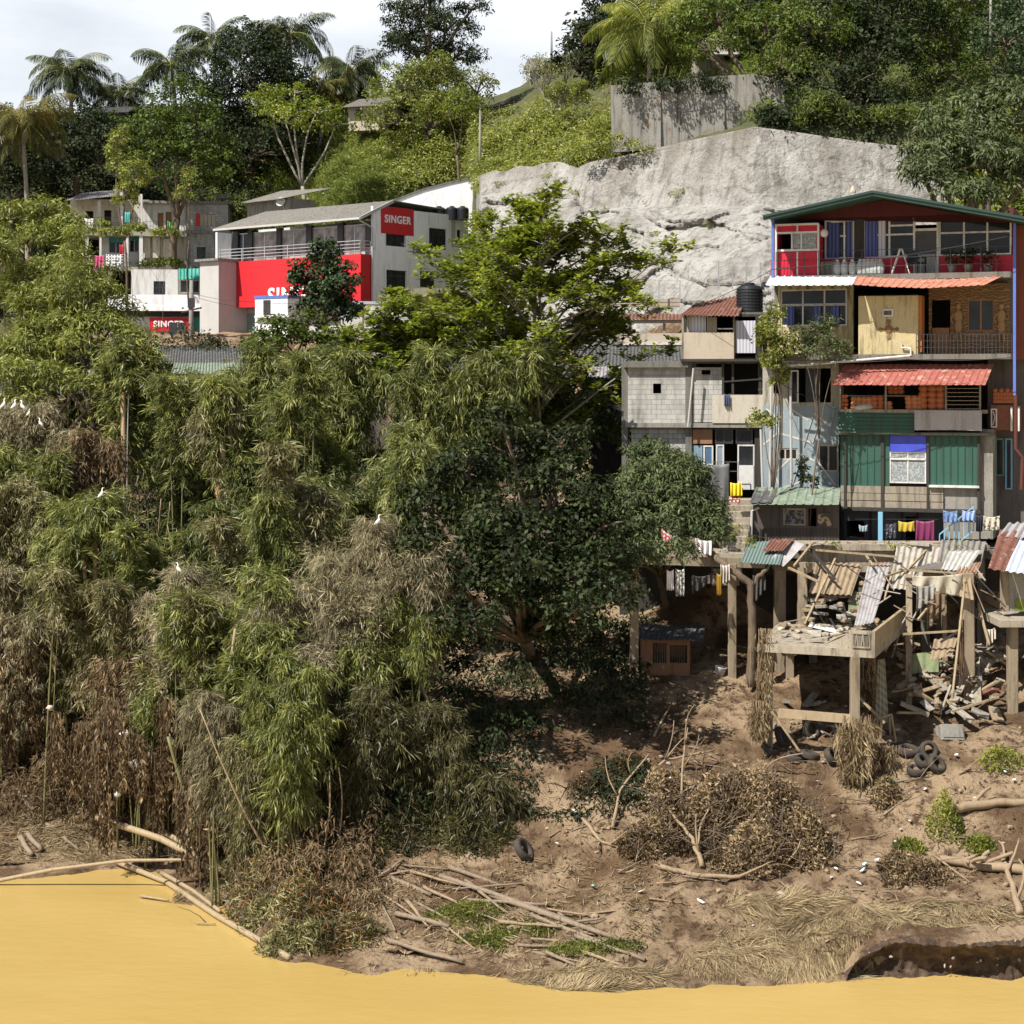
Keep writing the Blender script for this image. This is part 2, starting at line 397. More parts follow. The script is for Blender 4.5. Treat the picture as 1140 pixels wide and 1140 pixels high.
def terrain(name, r0, r1, pxs, sub, mat):
    rs = [r0 + k / sub for k in range(int((r1 - r0) * sub) + 1)]
    V = [terr(p, min(r, NR - 1)) for r in rs for p in pxs]; n = len(pxs)
    F = [(j * n + i, j * n + i + 1, (j + 1) * n + i + 1, (j + 1) * n + i) for j in range(len(rs) - 1) for i in range(n - 1)]
    me = bpy.data.meshes.new(name); me.from_pydata(V, [], F); me.update()
    me.polygons.foreach_set('use_smooth', [True] * len(me.polygons))
    o = link(name, me, mat); tag(o, kind='structure')
    return o, BVHTree.FromPolygons([Vector(v) for v in V], F)
def mud():
    m, n, b = base_mat('mud'); v = coords(n)
    n1 = noi(n, v, .35, 8, .62); n2 = noi(n, v, 2.2, 8, .7); n3 = noi(n, v, 11, 5, .7)
    col = mixc(n, ramp(n, n1, .42, .56), (.125, .078, .044), (.33, .24, .152))
    col = mixc(n, ramp(n, n2, .50, .62), col, (.075, .046, .027))
    col = mixc(n, ramp(n, n3, .60, .70), col, (.26, .19, .125))
    n.links.new(col, b.inputs['Base Color']); b.inputs['Roughness'].default_value = .92; b.inputs['Specular IOR Level'].default_value = .15
    ad = nd(n, 'ShaderNodeMath', operation='ADD'); n.links.new(n2, ad.inputs[0]); n.links.new(n3, ad.inputs[1]); bump(n, b, ad.outputs[0], .9, .12)
    return m
MUD = mud()
def hillsoil():
    m, n, b = base_mat('hill_soil'); v = coords(n)
    col = mixc(n, ramp(n, noi(n, v, .6, 7, .65), .42, .6), (.05, .065, .02), (.10, .08, .04))
    col = mixc(n, ramp(n, noi(n, v, 5, 5, .7), .5, .65), col, (.07, .10, .025))
    n.links.new(col, b.inputs['Base Color']); b.inputs['Roughness'].default_value = .95; bump(n, b, noi(n, v, 3, 6), .8, .3); return m
pxs = [-500 + 10 * k for k in range(0, 46)] + [-46 + 5 * k for k in range(1, 248)] + [1200 + 15 * k for k in range(0, 21)]
pxs = sorted(set(pxs))
ground, B1 = terrain('ground', 0, 12, pxs, 12, MUD)
hill, B2 = terrain('hill', 12, NR - 1, pxs[::2], 12, hillsoil())
def gz(X, Y, default=0.0):
    for B in (B1, B2):
        h = B.ray_cast(Vector((X, Y, 200)), Vector((0, 0, -1)))
        if h[0] is not None: return h[0].z
    return default
def ghit(px, py):
    """where the line of sight through a photo pixel meets the ground"""
    d = Vector(((px - HX) / FP, 1, -(py - HY) / FP)).normalized(); best = None
    for B in (B1, B2):
        h = B.ray_cast(Vector((0, 0, CZ)), d)
        if h[0] is not None and (best is None or h[0].y < best.y): best = h[0]
    if best is None: 
        Y = CZ * FP / max(py - HY, 30); return Vector((d.x * 0 + (px - HX) / FP * Y, Y, 0))
    if best.z < 0: 
        Y = CZ * FP / (py - HY); return Vector(((px - HX) / FP * Y, Y, 0.0))
    return best.copy()

# river
m, n, b = base_mat('river_water'); v = coords(n, (1, 1.8, 1))
col = mixc(n, ramp(n, noi(n, coords(n, (.6, 1.4, 1)), .12, 4), .35, .65), (.42, .29, .092), (.46, .325, .112))
n.links.new(col, b.inputs['Base Color']); b.inputs['Roughness'].default_value = .22; b.inputs['Specular IOR Level'].default_value = .35
bump(n, b, noi(n, v, 1.3, 6, .6), .16, .12)
mb = MB(); mb.add([(-260, -60, 0), (260, -60, 0), (260, 75, 0), (-260, 75, 0)], [(0, 1, 2, 3)])
tag(mb.build('river', m), kind='structure')
# camera-side bank far below the frame, so that the water ends somewhere
mb = MB(); mb.add([(-260, -120, 9), (260, -120, 9), (260, -60, -.5), (-260, -60, -.5)], [(0, 1, 2, 3)]); tag(mb.build('near_bank', MUD), kind='structure')

# rock face: shotcreted cut slope
def rock():
    m, n, b = base_mat('sprayed_rock'); v = coords(n); vs = coords(n, (1, 1, .35))
    n1 = noi(n, v, .22, 8, .62); n2 = noi(n, vs, .9, 8, .68); n3 = noi(n, v, 4.5, 7, .7); n4 = noi(n, v, .55, 8, .72)
    col = mixc(n, ramp(n, n1, .46, .64), (.53, .51, .475), (.36, .34, .305))
    col = mixc(n, ramp(n, noi(n, coords(n, (1.6, 1.6, .12)), 1.1, 7, .7), .50, .66), col, (.21, .195, .17))
    col = mixc(n, ramp(n, n2, .52, .68), col, (.24, .22, .195))
    col = mixc(n, ramp(n, n4, .60, .68), col, (.17, .155, .135))
    # brown upper part
    g = n.nodes.new('ShaderNodeNewGeometry'); s = n.nodes.new('ShaderNodeSeparateXYZ'); n.links.new(g.outputs['Position'], s.inputs[0])
    mr = n.nodes.new('ShaderNodeMapRange'); mr.inputs[1].default_value = 27; mr.inputs[2].default_value = 34; n.links.new(s.outputs['Z'], mr.inputs[0])
    ml = nd(n, 'ShaderNodeMath', operation='MULTIPLY'); n.links.new(mr.outputs[0], ml.inputs[0]); n.links.new(ramp(n, noi(n, vs, .35, 6), .38, .6), ml.inputs[1])
    col = mixc(n, ml.outputs[0], col, (.24, .215, .175))
    col = mixc(n, ramp(n, n3, .58, .72), col, (.20, .185, .165))
    n.links.new(col, b.inputs['Base Color']); b.inputs['Roughness'].default_value = .95
    ad = nd(n, 'ShaderNodeMath', operation='ADD'); n.links.new(n3, ad.inputs[0]); n.links.new(n4, ad.inputs[1]); bump(n, b, ad.outputs[0], 1.0, .35)
    return m
def rock_shape(u, t):
    """u photo column 515..1080, t 0 foot..1 top"""
    Y0, z0 = grid_pt(u, 12); Y1, z1 = grid_pt(u, 13)
    top = np.interp(u, [515, 540, 615, 645, 655, 700, 760, 840, 880, 960, 1010, 1090], [200, 193, 180, 186, 181, 172, 158, 141, 146, 158, 163, 165])
    Y1 -= .8; z1 = CZ + (HY - top) / FP * Y1 + (z1 - CZ) * 0
    # two benches: steep top band, easier middle
    tt = t; ledge = np.interp(u, [515, 640, 650, 820, 1000], [.86, .80, .72, .60, .62])
    if tt > ledge: yy = np.interp(tt, [ledge, ledge + .03, 1], [.80, .88, 1.0])
    else: yy = np.interp(tt, [0, .35, ledge], [0, .34, .80])
    Y = Y0 - 1.2 + (Y1 - Y0 + 1.2) * yy; z = z0 - 1 + (z1 - z0 + 1) * tt; X = (u - HX) / FP * Y
    def facet(sc, st, sd):
        q = Vector((X * sc + z * st, sd, z * sc * 1.25 - X * sc * .35)); dd, pp = noise.voronoi(q); c = pp[0]
        g1 = noise.cell(c * 13.7 + Vector((1, 0, 0))); g2 = noise.cell(c * 9.1 + Vector((0, 3, 0))); g3 = noise.cell(c * 5.3)
        return (q.x - c.x) * (g1 - .5) * 2.4 + (q.z - c.z) * (g2 - .5) * 2.0 + g3 * .32 + min(.2, dd[1] - dd[0]) * .5
    h = .30 * facet(.13, .05, 3) + .26 * facet(.34, .12, 8) + .10 * facet(1.0, .2, 5) + .55 * noise.fractal(Vector((X * .6, 3, z * .6)), .9, 2.1, 4)
    amp = 1.0 if tt < ledge else .30
    if tt > ledge: h = h * .8 + .5 * noise.fractal(Vector((X * .7, 3, z * .2)), .9, 2.1, 4)
    Y -= amp * h * min(1, (1 - t) * 9 + .12)
    z += amp * .12 * noise.noise(Vector((X, Y, z)) * .6) * min(1, (1 - t) * 9)
    if u < 645 and t > .97: z += .2 * noise.noise(Vector((X, 0, 0)))
    return ((u - HX) / FP * Y, Y, z)
us = [530 + 2 * k for k in range(0, 286)]; ts = [k / 130 for k in range(131)]
V = [rock_shape(u, t) for t in ts for u in us]
top_row = [(x, y + 5, z + .1) for x, y, z in V[-len(us):]]; V += top_row; n_ = len(us)
F = [(j * n_ + i, j * n_ + i + 1, (j + 1) * n_ + i + 1, (j + 1) * n_ + i) for j in range(len(ts)) for i in range(n_ - 1)]
me = bpy.data.meshes.new('rock_face'); me.from_pydata(V, [], F); me.update()
me.polygons.foreach_set('use_smooth', [True] * len(me.polygons))
rock_o = link('rock_face', me, rock()); tag(rock_o, kind='structure')
B3 = BVHTree.FromPolygons([Vector(v) for v in V], F)

# ---------------------------------------------------------------- plants
BARK = stained('bark', (.16, .12, .085), (.05, .04, .03), .6, rough=.95, sc=3, bmp=.8)
BARK_G = stained('grey_bark', (.30, .27, .22), (.10, .09, .07), .5, rough=.95, sc=3, bmp=.8)
CULM = stained('bamboo_culm', (.17, .165, .07), (.12, .10, .05), .5, rough=.5, sc=3, bmp=.2)
CULM_D = stained('dry_bamboo_culm', (.34, .265, .165), (.20, .13, .07), .5, rough=.6, sc=3, bmp=.3)
SHEATH = stained('bamboo_sheath', (.50, .34, .20), (.22, .13, .07), .5, rough=.8, sc=3)

def limb(mb, a, b, r0, r1, bend=.15, n=7, seg=6):
    a = Vector(a); b = Vector(b); L = (b - a).length; off = Vector((rnd.uniform(-1, 1), rnd.uniform(-1, 1), rnd.uniform(.2, 1))) * L * bend
    pts = [a.lerp(b, t / n) + off * math.sin(math.pi * t / n) * (1) for t in range(n + 1)]
    pts = [p + Vector((rnd.uniform(-1, 1), rnd.uniform(-1, 1), 0)) * r0 * .35 if 0 < i < n else p for i, p in enumerate(pts)]
    mb.tube(pts, [r0 + (r1 - r0) * (t / n) for t in range(n + 1)], seg); return pts

def tree(name, label, cat, base, lobes, leaf='broad', L=.28, wd=.16, per=1.0, k=26, cr=.55, trunk=.3, bark=None, group=None, limbs=3, droop=.1, up=.35, low=-.55, fill=.0, tint=(0, 1)):
    """base=(px,Y) or Vector; lobes=[(px,py,Y,rx_px,rz_px[,ry_px])]"""
    if not isinstance(base, Vector):
        X = (base[0] - HX) / FP * base[1]; base = Vector((X, base[1], gz(X, base[1]) - .2))
    T = Thing(name, label, cat, base, 0, group)
    lv = Leaves(); tb = MB(); cents = []
    for q in lobes:
        c = P(*q[:3]); s = q[2] / FP; r = (q[3] * s, (q[5] if len(q) > 5 else (q[3] + q[4]) / 2) * s, q[4] * s)
        C, N = lobe_points(tuple(c), r, per, low=low); cents.append((c, r, C))
        tv = tint[0] + (tint[1] - tint[0]) * np.clip(RG.random(len(C)) * .9 + .05, 0, 1)
        clumps(lv, C, N, cr, k, L, wd, up, tv, droop)
    tot = base
    top = max(cents, key=lambda q: q[0].z)[0]; low_c = min(cents, key=lambda q: q[0].z)[0]
    fork = base.lerp(Vector((sum(c.x for c, _, _ in cents) / len(cents), sum(c.y for c, _, _ in cents) / len(cents), low_c.z)), .75)
    fork.z = base.z + max(.6, (low_c.z - base.z) * .7)
    z0 = Vector((0, 0, 0))
    limb(tb, base - base, fork - base, trunk, trunk * .7, .04, 8, 9)
    for c, r, C in cents:
        limb(tb, fork - base, c - base - Vector((0, 0, r[2] * .3)), trunk * .55, trunk * .28, .08)
        for j in range(min(limbs * 3, len(C))):
            e = Vector(C[RG.integers(len(C))]); limb(tb, c - base - Vector((0, 0, r[2] * .3)), e - base, trunk * .24, .02, .1, 5, 5)
    tb.build('trunk', bark or BARK, T, True)
    lv.build('crown', lm(leaf), T, base)
    return T

def bamboo(label, base, tips, kind='bamboo', fans=260, rad=1.3, start=.45, L=.3, wd=.035, nl=8, droop=.6, culm=None, cr=.035, group='bamboo plants on the river bank', name='bamboo', spread=1.0, sheath=None, tint=(0, 1)):
    """base (px,Y) or (px,py,Y); tips [(px,py,Y)]: each culm rises and arches over to its tip; leaf fans hang from its upper part"""
    if len(base) == 2:
        X = (base[0] - HX) / FP * base[1]; base = Vector((X, base[1], gz(X, base[1]) - .15))
    else: base = P(*base)
    T = Thing(name, label, 'bamboo', base, 0, group)
    lv = Leaves()
    for i, tp in enumerate(tips):
        e = P(*tp[:3]) - base; a = Vector((rnd.uniform(-.4, .4), rnd.uniform(-.3, .3), 0))
        H = e.z
        m1 = Vector((a.x + e.x * .25, a.y + e.y * .25, H * .55)); m2 = Vector((a.x + e.x * .75, a.y + e.y * .75, H * 1.06))
        def bez(t): return a * (1 - t) ** 3 + m1 * 3 * t * (1 - t) ** 2 + m2 * 3 * t * t * (1 - t) + e * t ** 3
        pts = [bez(k / 16) for k in range(17)]
        MB().tube(pts, [cr * (1 - .75 * k / 16) for k in range(17)], 6).build('culm', culm or CULM, T, True)
        if sheath:
            sp = [bez(sheath[0] + (sheath[1] - sheath[0]) * k / 8) for k in range(9)]
            MB().tube(sp, [cr * (1.5 + .5 * (k % 2)) for k in range(9)], 7).build('sheath', SHEATH, T, True)
        # branchlets that rise, arch over and hang, with leaf fans along them
        nb = int(fans * .55); t = start - .12 + (1.0 - start + .12) * RG.random(nb) ** .75; t = np.clip(t, .05, 1)
        bp = np.array([tuple(bez(x)) for x in np.linspace(0, 1, 60)]); q = bp[(t * 59).astype(int)]
        ang = RG.uniform(0, 2 * math.pi, nb); clump_a = np.sin(ang * 3 + i * 2.1 + t * 9) * .35 + .75
        ln = rad * (.3 + 1.0 * RG.random(nb) ** 1.6) * clump_a * (1.1 - .35 * t) * np.where(RG.random(nb) < .08, 1.7, 1.0)
        out = np.stack([np.cos(ang), np.sin(ang), np.zeros(nb)], 1); rise = RG.uniform(-.15, 1.0, nb); dr = droop * RG.uniform(.15, 1.25, nb)
        ss = np.array([.25, .45, .62, .78, .92, 1.0]); ns = len(ss)
        def bpos(s_): return q[:, None, :] + out[:, None, :] * (ln[:, None] * s_)[..., None] + np.array([0, 0, 1.0]) * ((rise * ln)[:, None] * s_ - (dr * ln)[:, None] * s_ ** 2 * 1.35)[..., None]
        pos = bpos(ss[None, :] * np.ones((nb, 1))); tg = unit(bpos(ss[None, :] + .06) - pos)
        pos = pos.reshape(-1, 3) + RG.normal(size=(nb * ns, 3)) * .10 * rad; ax = tg.reshape(-1, 3); n = len(pos)
        k_ = max(3, nl - 3); idx = np.repeat(np.arange(n), k_); mm = len(idx)
        fan_ax = unit(ax + RG.normal(size=(n, 3)) * .35 + np.array([0, 0, -droop * .25]))
        side = unit(np.cross(fan_ax, RG.normal(size=(n, 3)) * .7 + np.array([0, 0, 1])))
        ph = np.tile(np.linspace(-1, 1, k_), n) * .9 * spread + RG.normal(size=mm) * .25
        d = unit(fan_ax[idx] * np.cos(ph)[:, None] + side[idx] * np.sin(ph)[:, None] + RG.normal(size=(mm, 3)) * .2 + np.array([0, 0, -droop * .3]))
        w = unit(np.cross(d, RG.normal(size=(mm, 3)) * .6 + np.array([0, -.4, .7])))
        tint_f = np.repeat(RG.random(nb), ns)
        tn = tint[0] + (tint[1] - tint[0]) * (tint_f[idx] * .55 + RG.random(mm) * .45); sz = RG.uniform(.55, 1.35, mm)
        lv.add(pos[idx] + RG.normal(size=(mm, 3)) * .05, d, w, L * sz, wd * sz, tn, .1)
        P0 = q; P1 = bpos(np.full((nb, 1), .5))[:, 0]; P2_ = bpos(np.full((nb, 1), .98))[:, 0]
        for A_, B_ in ((P0, P1), (P1, P2_)):
            dd = B_ - A_; l_ = np.linalg.norm(dd, axis=1) + 1e-6; du = dd / l_[:, None]; lv.add(A_, du, unit(np.cross(du, rvec(nb))), l_ * 1.05, np.full(nb, .02), np.full(nb, .55), 0)
    lv.build('foliage', lm(kind), T)
    return T

def palm(label, base, top, frond=4.0, n=22, kind='palm', group='coconut palms on the ridge', tr=.2, seed=1):
    X = (base[0] - HX) / FP * base[1]; b = Vector((X, base[1], gz(X, base[1]) - .3)); e = P(*top)
    T = Thing('coconut_palm', label, 'palm tree', b, 0, group)
    pts = [Vector((0, 0, 0)).lerp(e - b, k / 10) + Vector((math.sin(k / 10 * 3.1) * .35, 0, 0)) for k in range(11)]
    MB().tube(pts, [tr * (1.25 - .5 * k / 10) for k in range(11)], 9).build('trunk', BARK_G, T, True)
    lv = Leaves(); rs = np.random.default_rng(seed); rb = MB()
    n += 7
    for i in range(n):
        az_ = i * 2.399 + rs.uniform(-.3, .3); el_ = R(rs.uniform(48, 66)) - (i / n) ** 1.1 * R(95)
        Ln = frond * rs.uniform(.75, 1.12); h = np.array([math.cos(az_), math.sin(az_), 0]); seg = 26
        p = np.array(tuple(e - b)) + h * .12; a = el_; path = [p.copy()]; cv = R(rs.uniform(70, 115)) if el_ > -.2 else R(35)
        for s_ in range(seg):
            a = max(a - cv / seg * (.4 + 1.2 * s_ / seg), R(-84))
            p = p + (h * math.cos(a) + np.array([0, 0, 1]) * math.sin(a)) * Ln / seg; path.append(p.copy())
        path = np.array(path); rb.tube([Vector(q) for q in path[::3]], [.045 * (1 - .8 * k / 9) for k in range(len(path[::3]))], 4)
        side = np.array([-h[1], h[0], 0]); tw = rs.uniform(-.9, .9)
        ts_ = np.linspace(.12, 1, 64); q = np.stack([np.interp(ts_ * seg, np.arange(seg + 1), path[:, c]) for c in range(3)], 1)
        tg = unit(np.gradient(q, axis=0)); ll = frond * .27 * np.sin(np.clip(ts_, .1, .97) * math.pi) ** .5 + .12
        for sgn in (-1, 1):
            d = unit(side * sgn * .85 * math.cos(tw) + np.cross(side, tg) * sgn * math.sin(tw) * .85 + tg * .55 + np.array([0, 0, -.6]) + rs.normal(size=(64, 3)) * .1)
            w = unit(np.cross(d, np.cross(tg, side)) + tg * .2)
            lv.add(q, d, unit(tg - d * (tg * d).sum(1, keepdims=True)), ll, np.full(64, .06), np.clip(.35 + rs.normal(size=64) * .18 + .25 * (el_ > .4) + rs.uniform(-.2, .2), 0, 1), .15)
    rb.build('frond_ribs', stained('frond_rib', (.30, .30, .09), None, .3), T, True)
    lv.build('fronds', lm(kind), T)
    cb = MB()
    for k in range(6): cb.blob((math.cos(k) * .3 + (e - b).x, math.sin(k) * .3 + (e - b).y, (e - b).z - .35), (.14, .14, .17), 1)
    cb.build('coconuts', stained('coconut', (.35, .20, .04), None, .4), T, True)
    return T

def scatter_stuff(name, label, cat, pts, nrm, kind, L, wd, k, r, up=.3, droop=.2, tint=(0, 1)):
    lv = Leaves(); C = np.array(pts); tv = tint[0] + (tint[1] - tint[0]) * RG.random(len(C))
    # patches: neighbours share a tone
    pn = np.array([noise.noise(Vector(c) * .28) for c in C]) ; tv = np.clip(tv * .5 + (pn + .5) * .5, 0, 1)
    clumps(lv, C, np.array(nrm), r, k, L, wd, up, tv, droop)
    o = lv.build(name, lm(kind)); tag(o, label, cat, kind='stuff'); return o
# ---------------------------------------------------------------- hill vegetation
# palms along the ridge
for a in [
 ('full dark green coconut palm standing on the far left ridge against the sky', (75, 172), (76, 78, 172), 4.6, 26, 'palm', 3),
 ('golden yellow coconut palm at the left picture edge', (28, 150), (24, 132, 150), 4.6, 22, 'palm_y', 4),
 ('small ragged palm right of the tall dark ridge palm', (132, 176), (133, 103, 176), 4.0, 18, 'palm', 5),
 ('windswept pale palm left of the big dark tree', (192, 178), (190, 70, 178), 4.6, 17, 'palm', 6),
 ('upright palm just behind the top of the big dark tree', (234, 182), (236, 42, 182), 4.3, 18, 'palm', 7),
 ('tallest coconut palm right of the big dark tree', (318, 172), (322, 38, 172), 4.8, 24, 'palm', 8),
 ('palm with orange hanging fronds above the small hill house', (392, 168), (390, 78, 168), 4.3, 22, 'palm', 9),
 ('stubby yellowish palm tucked between the two right ridge palms', (352, 166), (356, 100, 166), 3.5, 16, 'palm_y', 10),
]:
    palm(a[0], a[1], a[2], a[3], a[4], a[5], seed=a[6])
palm('bright green palm with hanging brown fronds above the old retaining wall', (712, 128), (722, 28, 128), 5.2, 24, 'hill', group=None, seed=12)
palm('palm fronds reaching in at the top above the retaining wall', (770, 140), (765, -12, 140), 4.6, 20, 'palm', group=None, seed=13)

# ridge trees, left
T_ = tree
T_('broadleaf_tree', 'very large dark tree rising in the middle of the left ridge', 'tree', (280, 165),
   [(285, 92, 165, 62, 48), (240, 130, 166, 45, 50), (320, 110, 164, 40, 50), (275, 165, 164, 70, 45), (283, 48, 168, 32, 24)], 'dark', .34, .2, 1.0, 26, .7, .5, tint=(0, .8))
T_('broadleaf_tree', 'round pale topped tree in front of the big dark ridge tree', 'tree', (195, 150),
   [(200, 118, 150, 42, 30), (175, 150, 149, 42, 36), (222, 155, 149, 40, 38), (195, 185, 148, 62, 34)], 'broad', .30, .18, 1.1, 24, .6, .4, tint=(0, .55))
T_('broadleaf_tree', 'dark bushy tree behind the golden palm', 'tree', (85, 160),
   [(85, 140, 160, 48, 28), (60, 175, 158, 45, 38), (112, 172, 158, 40, 42)], 'dark', .32, .2, 1.0, 24, .65, .35)
T_('broadleaf_tree', 'dark tree at the left picture edge below the golden palm', 'tree', (5, 158),
   [(8, 155, 158, 34, 36), (0, 190, 156, 40, 30), (35, 200, 156, 40, 26)], 'dark', .32, .2, 1.0, 24, .65, .3)
T_('lime_tree', 'bright lime green spreading tree on the hillside below the palms', 'tree', (345, 150),
   [(300, 112, 150, 24, 16), (318, 133, 149, 30, 16), (352, 122, 150, 28, 14), (372, 138, 150, 22, 12), (328, 102, 151, 16, 9)], 'lime', .26, .16, 1.4, 20, .45, .22, bark=BARK_G)
T_('creeper_column', 'dead trunk wrapped in pale hanging creepers behind the terraced houses', 'climbing plant', (140, 140),
   [(130, 175, 140, 12, 26), (150, 195, 139, 17, 22), (140, 218, 138, 14, 18), (134, 152, 140, 9, 14)], 'hill', .2, .12, 2.2, 24, .35, .12)
T_('young_tree', 'slender pale green young tree left of the shop rooftop room', 'tree', (215, 143), [(213, 200, 143, 10, 14), (206, 215, 143, 12, 10)], 'hill', .2, .12, 2.2, 22, .35, .08)
T_('conifer', 'tall dark conifer standing against the white sky', 'tree', (478, 165),
   [(480, -30, 165, 30, 34), (465, 12, 165, 36, 20), (495, 30, 165, 40, 18), (462, 52, 165, 38, 18), (505, 62, 165, 34, 18), (480, 85, 165, 40, 18), (447, 40, 166, 20, 14), (525, 8, 165, 18, 10)], 'dark', .34, .12, 1.5, 26, .6, .45, droop=.5)
T_('broadleaf_tree', 'green bushy tree at the foot of the conifer', 'tree', (470, 158),
   [(450, 95, 158, 38, 26), (485, 85, 159, 34, 26), (440, 130, 156, 40, 26), (500, 120, 157, 34, 26), (530, 98, 160, 26, 24)], 'hill', .26, .15, 1.2, 22, .55, .3, tint=(0, .7))
T_('broadleaf_tree', 'small light green tree in the thicket under the conifer', 'tree', (515, 150), [(512, 112, 150, 20, 12), (500, 128, 149, 16, 10)], 'lime', .24, .14, 1.5, 20, .45, .15, tint=(0, .5))
# bare branching shrub
def bare_tree(label, base, top, r_px, n=60, leaf=None, name='bare_tree'):
    X = (base[0] - HX) / FP * base[1]; b = Vector((X, base[1], gz(X, base[1]) - .2)); e = P(*top); H = (e - b).z
    T = Thing(name, label, 'tree', b); mb = MB(); rr = r_px * top[2] / FP
    tips = []
    def grow(p, d, L, r, lvl):
        q = p + d * L; limb(mb, p, q, r, r * .65, .06, 4, 5); tips.append(q)
        if lvl == 0: return
        for _ in range(3 if lvl > 1 else 4):
            nd_ = (d + Vector((rnd.uniform(-1, 1), rnd.uniform(-1, 1), rnd.uniform(-.3, .8))) * .75).normalized(); grow(q, nd_, L * rnd.uniform(.6, .8), r * .6, lvl - 1)
    for k in range(3): grow(Vector((0, 0, 0)), Vector((rnd.uniform(-.5, .5), rnd.uniform(-.4, .4), 1)).normalized(), H * .32, .11, 4)
    mb.build('branches', BARK_G, T)
    if leaf:
        lv = Leaves(); C = np.array([tuple(t) for t in tips if t.z > H * .4]); clumps(lv, C, rvec(len(C)), .3, leaf[1], .16, .09); lv.build('foliage', lm(leaf[0]), T)
    return T
bare_tree('nearly leafless pale grey tree in front of the ridge roof', (610, 150), (610, 55, 150), 40, leaf=('hill', 4))
bare_tree('grey leggy shrub with sparse leaves under the leafless ridge tree', (630, 140), (640, 85, 140), 40, leaf=('hill', 10), name='leggy_shrub')
T_('broadleaf_tree', 'dark round tree left of the retaining wall palm', 'tree', (650, 150), [(650, 45, 150, 26, 22), (640, 70, 149, 26, 18), (672, 30, 150, 28, 24), (690, 2, 152, 36, 24)], 'dark', .3, .18, 1.1, 24, .6, .3)
# right-hand slope trees
T_('broadleaf_tree', 'light green feathery tree overhanging the right end of the retaining wall', 'tree', (870, 124),
   [(800, 20, 124, 50, 30), (850, 40, 123, 45, 34), (790, 52, 122, 30, 18), (868, 75, 121, 38, 26), (905, 30, 122, 42, 36), (898, 112, 120, 18, 16), (770, 30, 125, 26, 26)], 'broad', .26, .13, 1.4, 24, .5, .4, tint=(.1, .85))
T_('broadleaf_tree', 'dark wide tree above the rock face', 'tree', (940, 125),
   [(930, 95, 121, 50, 38), (975, 60, 122, 50, 40), (930, 30, 124, 50, 40), (1000, 15, 125, 50, 36), (900, 122, 118, 40, 20), (960, 115, 119, 34, 24), (868, 100, 121, 24, 22), (1000, 120, 118, 30, 18)], 'dark', .28, .16, 1.2, 26, .6, .4, tint=(0, .9))
T_('broadleaf_tree', 'olive green tree high above the slope left of the thin pole', 'tree', (1040, 128),
   [(1040, 30, 126, 45, 40), (1070, -5, 128, 50, 30), (1055, 75, 125, 40, 30)], 'broad', .28, .16, 1.2, 24, .6, .4, tint=(0, .45))
T_('broadleaf_tree', 'dark tree at the top right corner of the picture', 'tree', (1125, 120),
   [(1120, 40, 118, 36, 40), (1140, 5, 120, 40, 34), (1150, 80, 117, 40, 34)], 'gloss', .28, .16, 1.2, 24, .6, .35)
T_('broadleaf_tree', 'bright green tree behind the retaining wall left of the feathery tree', 'tree', (745, 132),
   [(745, 60, 131, 30, 26), (758, 30, 132, 28, 24), (735, 95, 129, 26, 14), (700, 88, 129, 22, 14), (690, 60, 131, 18, 18)], 'broad', .26, .14, 1.3, 22, .5, .3, tint=(0, .6))
T_('mango_tree', 'large grey green mango tree hanging over the green roof edge', 'tree', (1120, 84),
   [(1075, 135, 84, 55, 38), (1045, 170, 82, 36, 30), (1100, 175, 82, 48, 36), (1135, 130, 84, 46, 44), (1030, 195, 80, 28, 20), (1080, 212, 79, 36, 14), (1140, 195, 82, 36, 30)], 'mango', .30, .085, 3.2, 30, .42, .35, droop=.45)

# undergrowth on the slopes: dense patches of leaf clumps following the hill
def hill_points(poly_rows, n, jitter=.5, up=.5):
    pts = []; nr = []
    while len(pts) < n:
        px0, px1, r0, r1 = poly_rows[rnd.randrange(len(poly_rows))]
        px = rnd.uniform(px0, px1); r = rnd.uniform(r0, r1); X, Y, z = terr(px, r)
        h = max(0, noise.fractal(Vector((X * .22, Y * .22, 4)), 1, 2, 3)) * 3.2
        pts.append((X, Y - rnd.random() * .4, z + up * rnd.random() + h * rnd.random())); nr.append((0, -.6, .7))
    return pts, nr
p_, n_ = hill_points([(235, 440, 12.4, 14.0), (300, 420, 12.9, 13.8)], 3600, up=.25)
scatter_stuff('hill_grass', 'bright sunlit grass slope above the shop roof', 'grass', p_, n_, 'grass', .55, .06, 20, .45, up=.2, droop=-.5, tint=(.1, 1))
p_, n_ = hill_points([(230, 420, 12.5, 14.2), (330, 700, 13.0, 14.5), (420, 640, 12.9, 14.0), (430, 640, 12.9, 14.0), (540, 720, 13.05, 14.0)], 8000)
scatter_stuff('hill_undergrowth', 'thick sunlit green undergrowth covering the slope above the shop', 'undergrowth', p_, n_, 'hill', .30, .12, 16, .55, tint=(0, 1))
p_, n_ = hill_points([(885, 1150, 13.02, 14.4), (885, 1020, 13.0, 13.5), (700, 870, 13.9, 14.5)], 6500)
scatter_stuff('slope_grass', 'long grass and weeds on the slope above the rock face at right', 'grass', p_, n_, 'grass', .42, .06, 18, .5, up=.2, droop=-.5)
p_, n_ = hill_points([(845, 1010, 12.98, 13.25)], 700, up=.9)
scatter_stuff('rock_top_undergrowth', 'dark undergrowth along the top edge of the rock face', 'undergrowth', p_, n_, 'dark', .28, .13, 18, .5)
p_, n_ = hill_points([(-80, 300, 12.1, 14.0)], 3800, up=1.5)
scatter_stuff('ridge_undergrowth', 'dark undergrowth beneath the left ridge trees', 'undergrowth', p_, n_, 'dark', .32, .16, 16, .7)
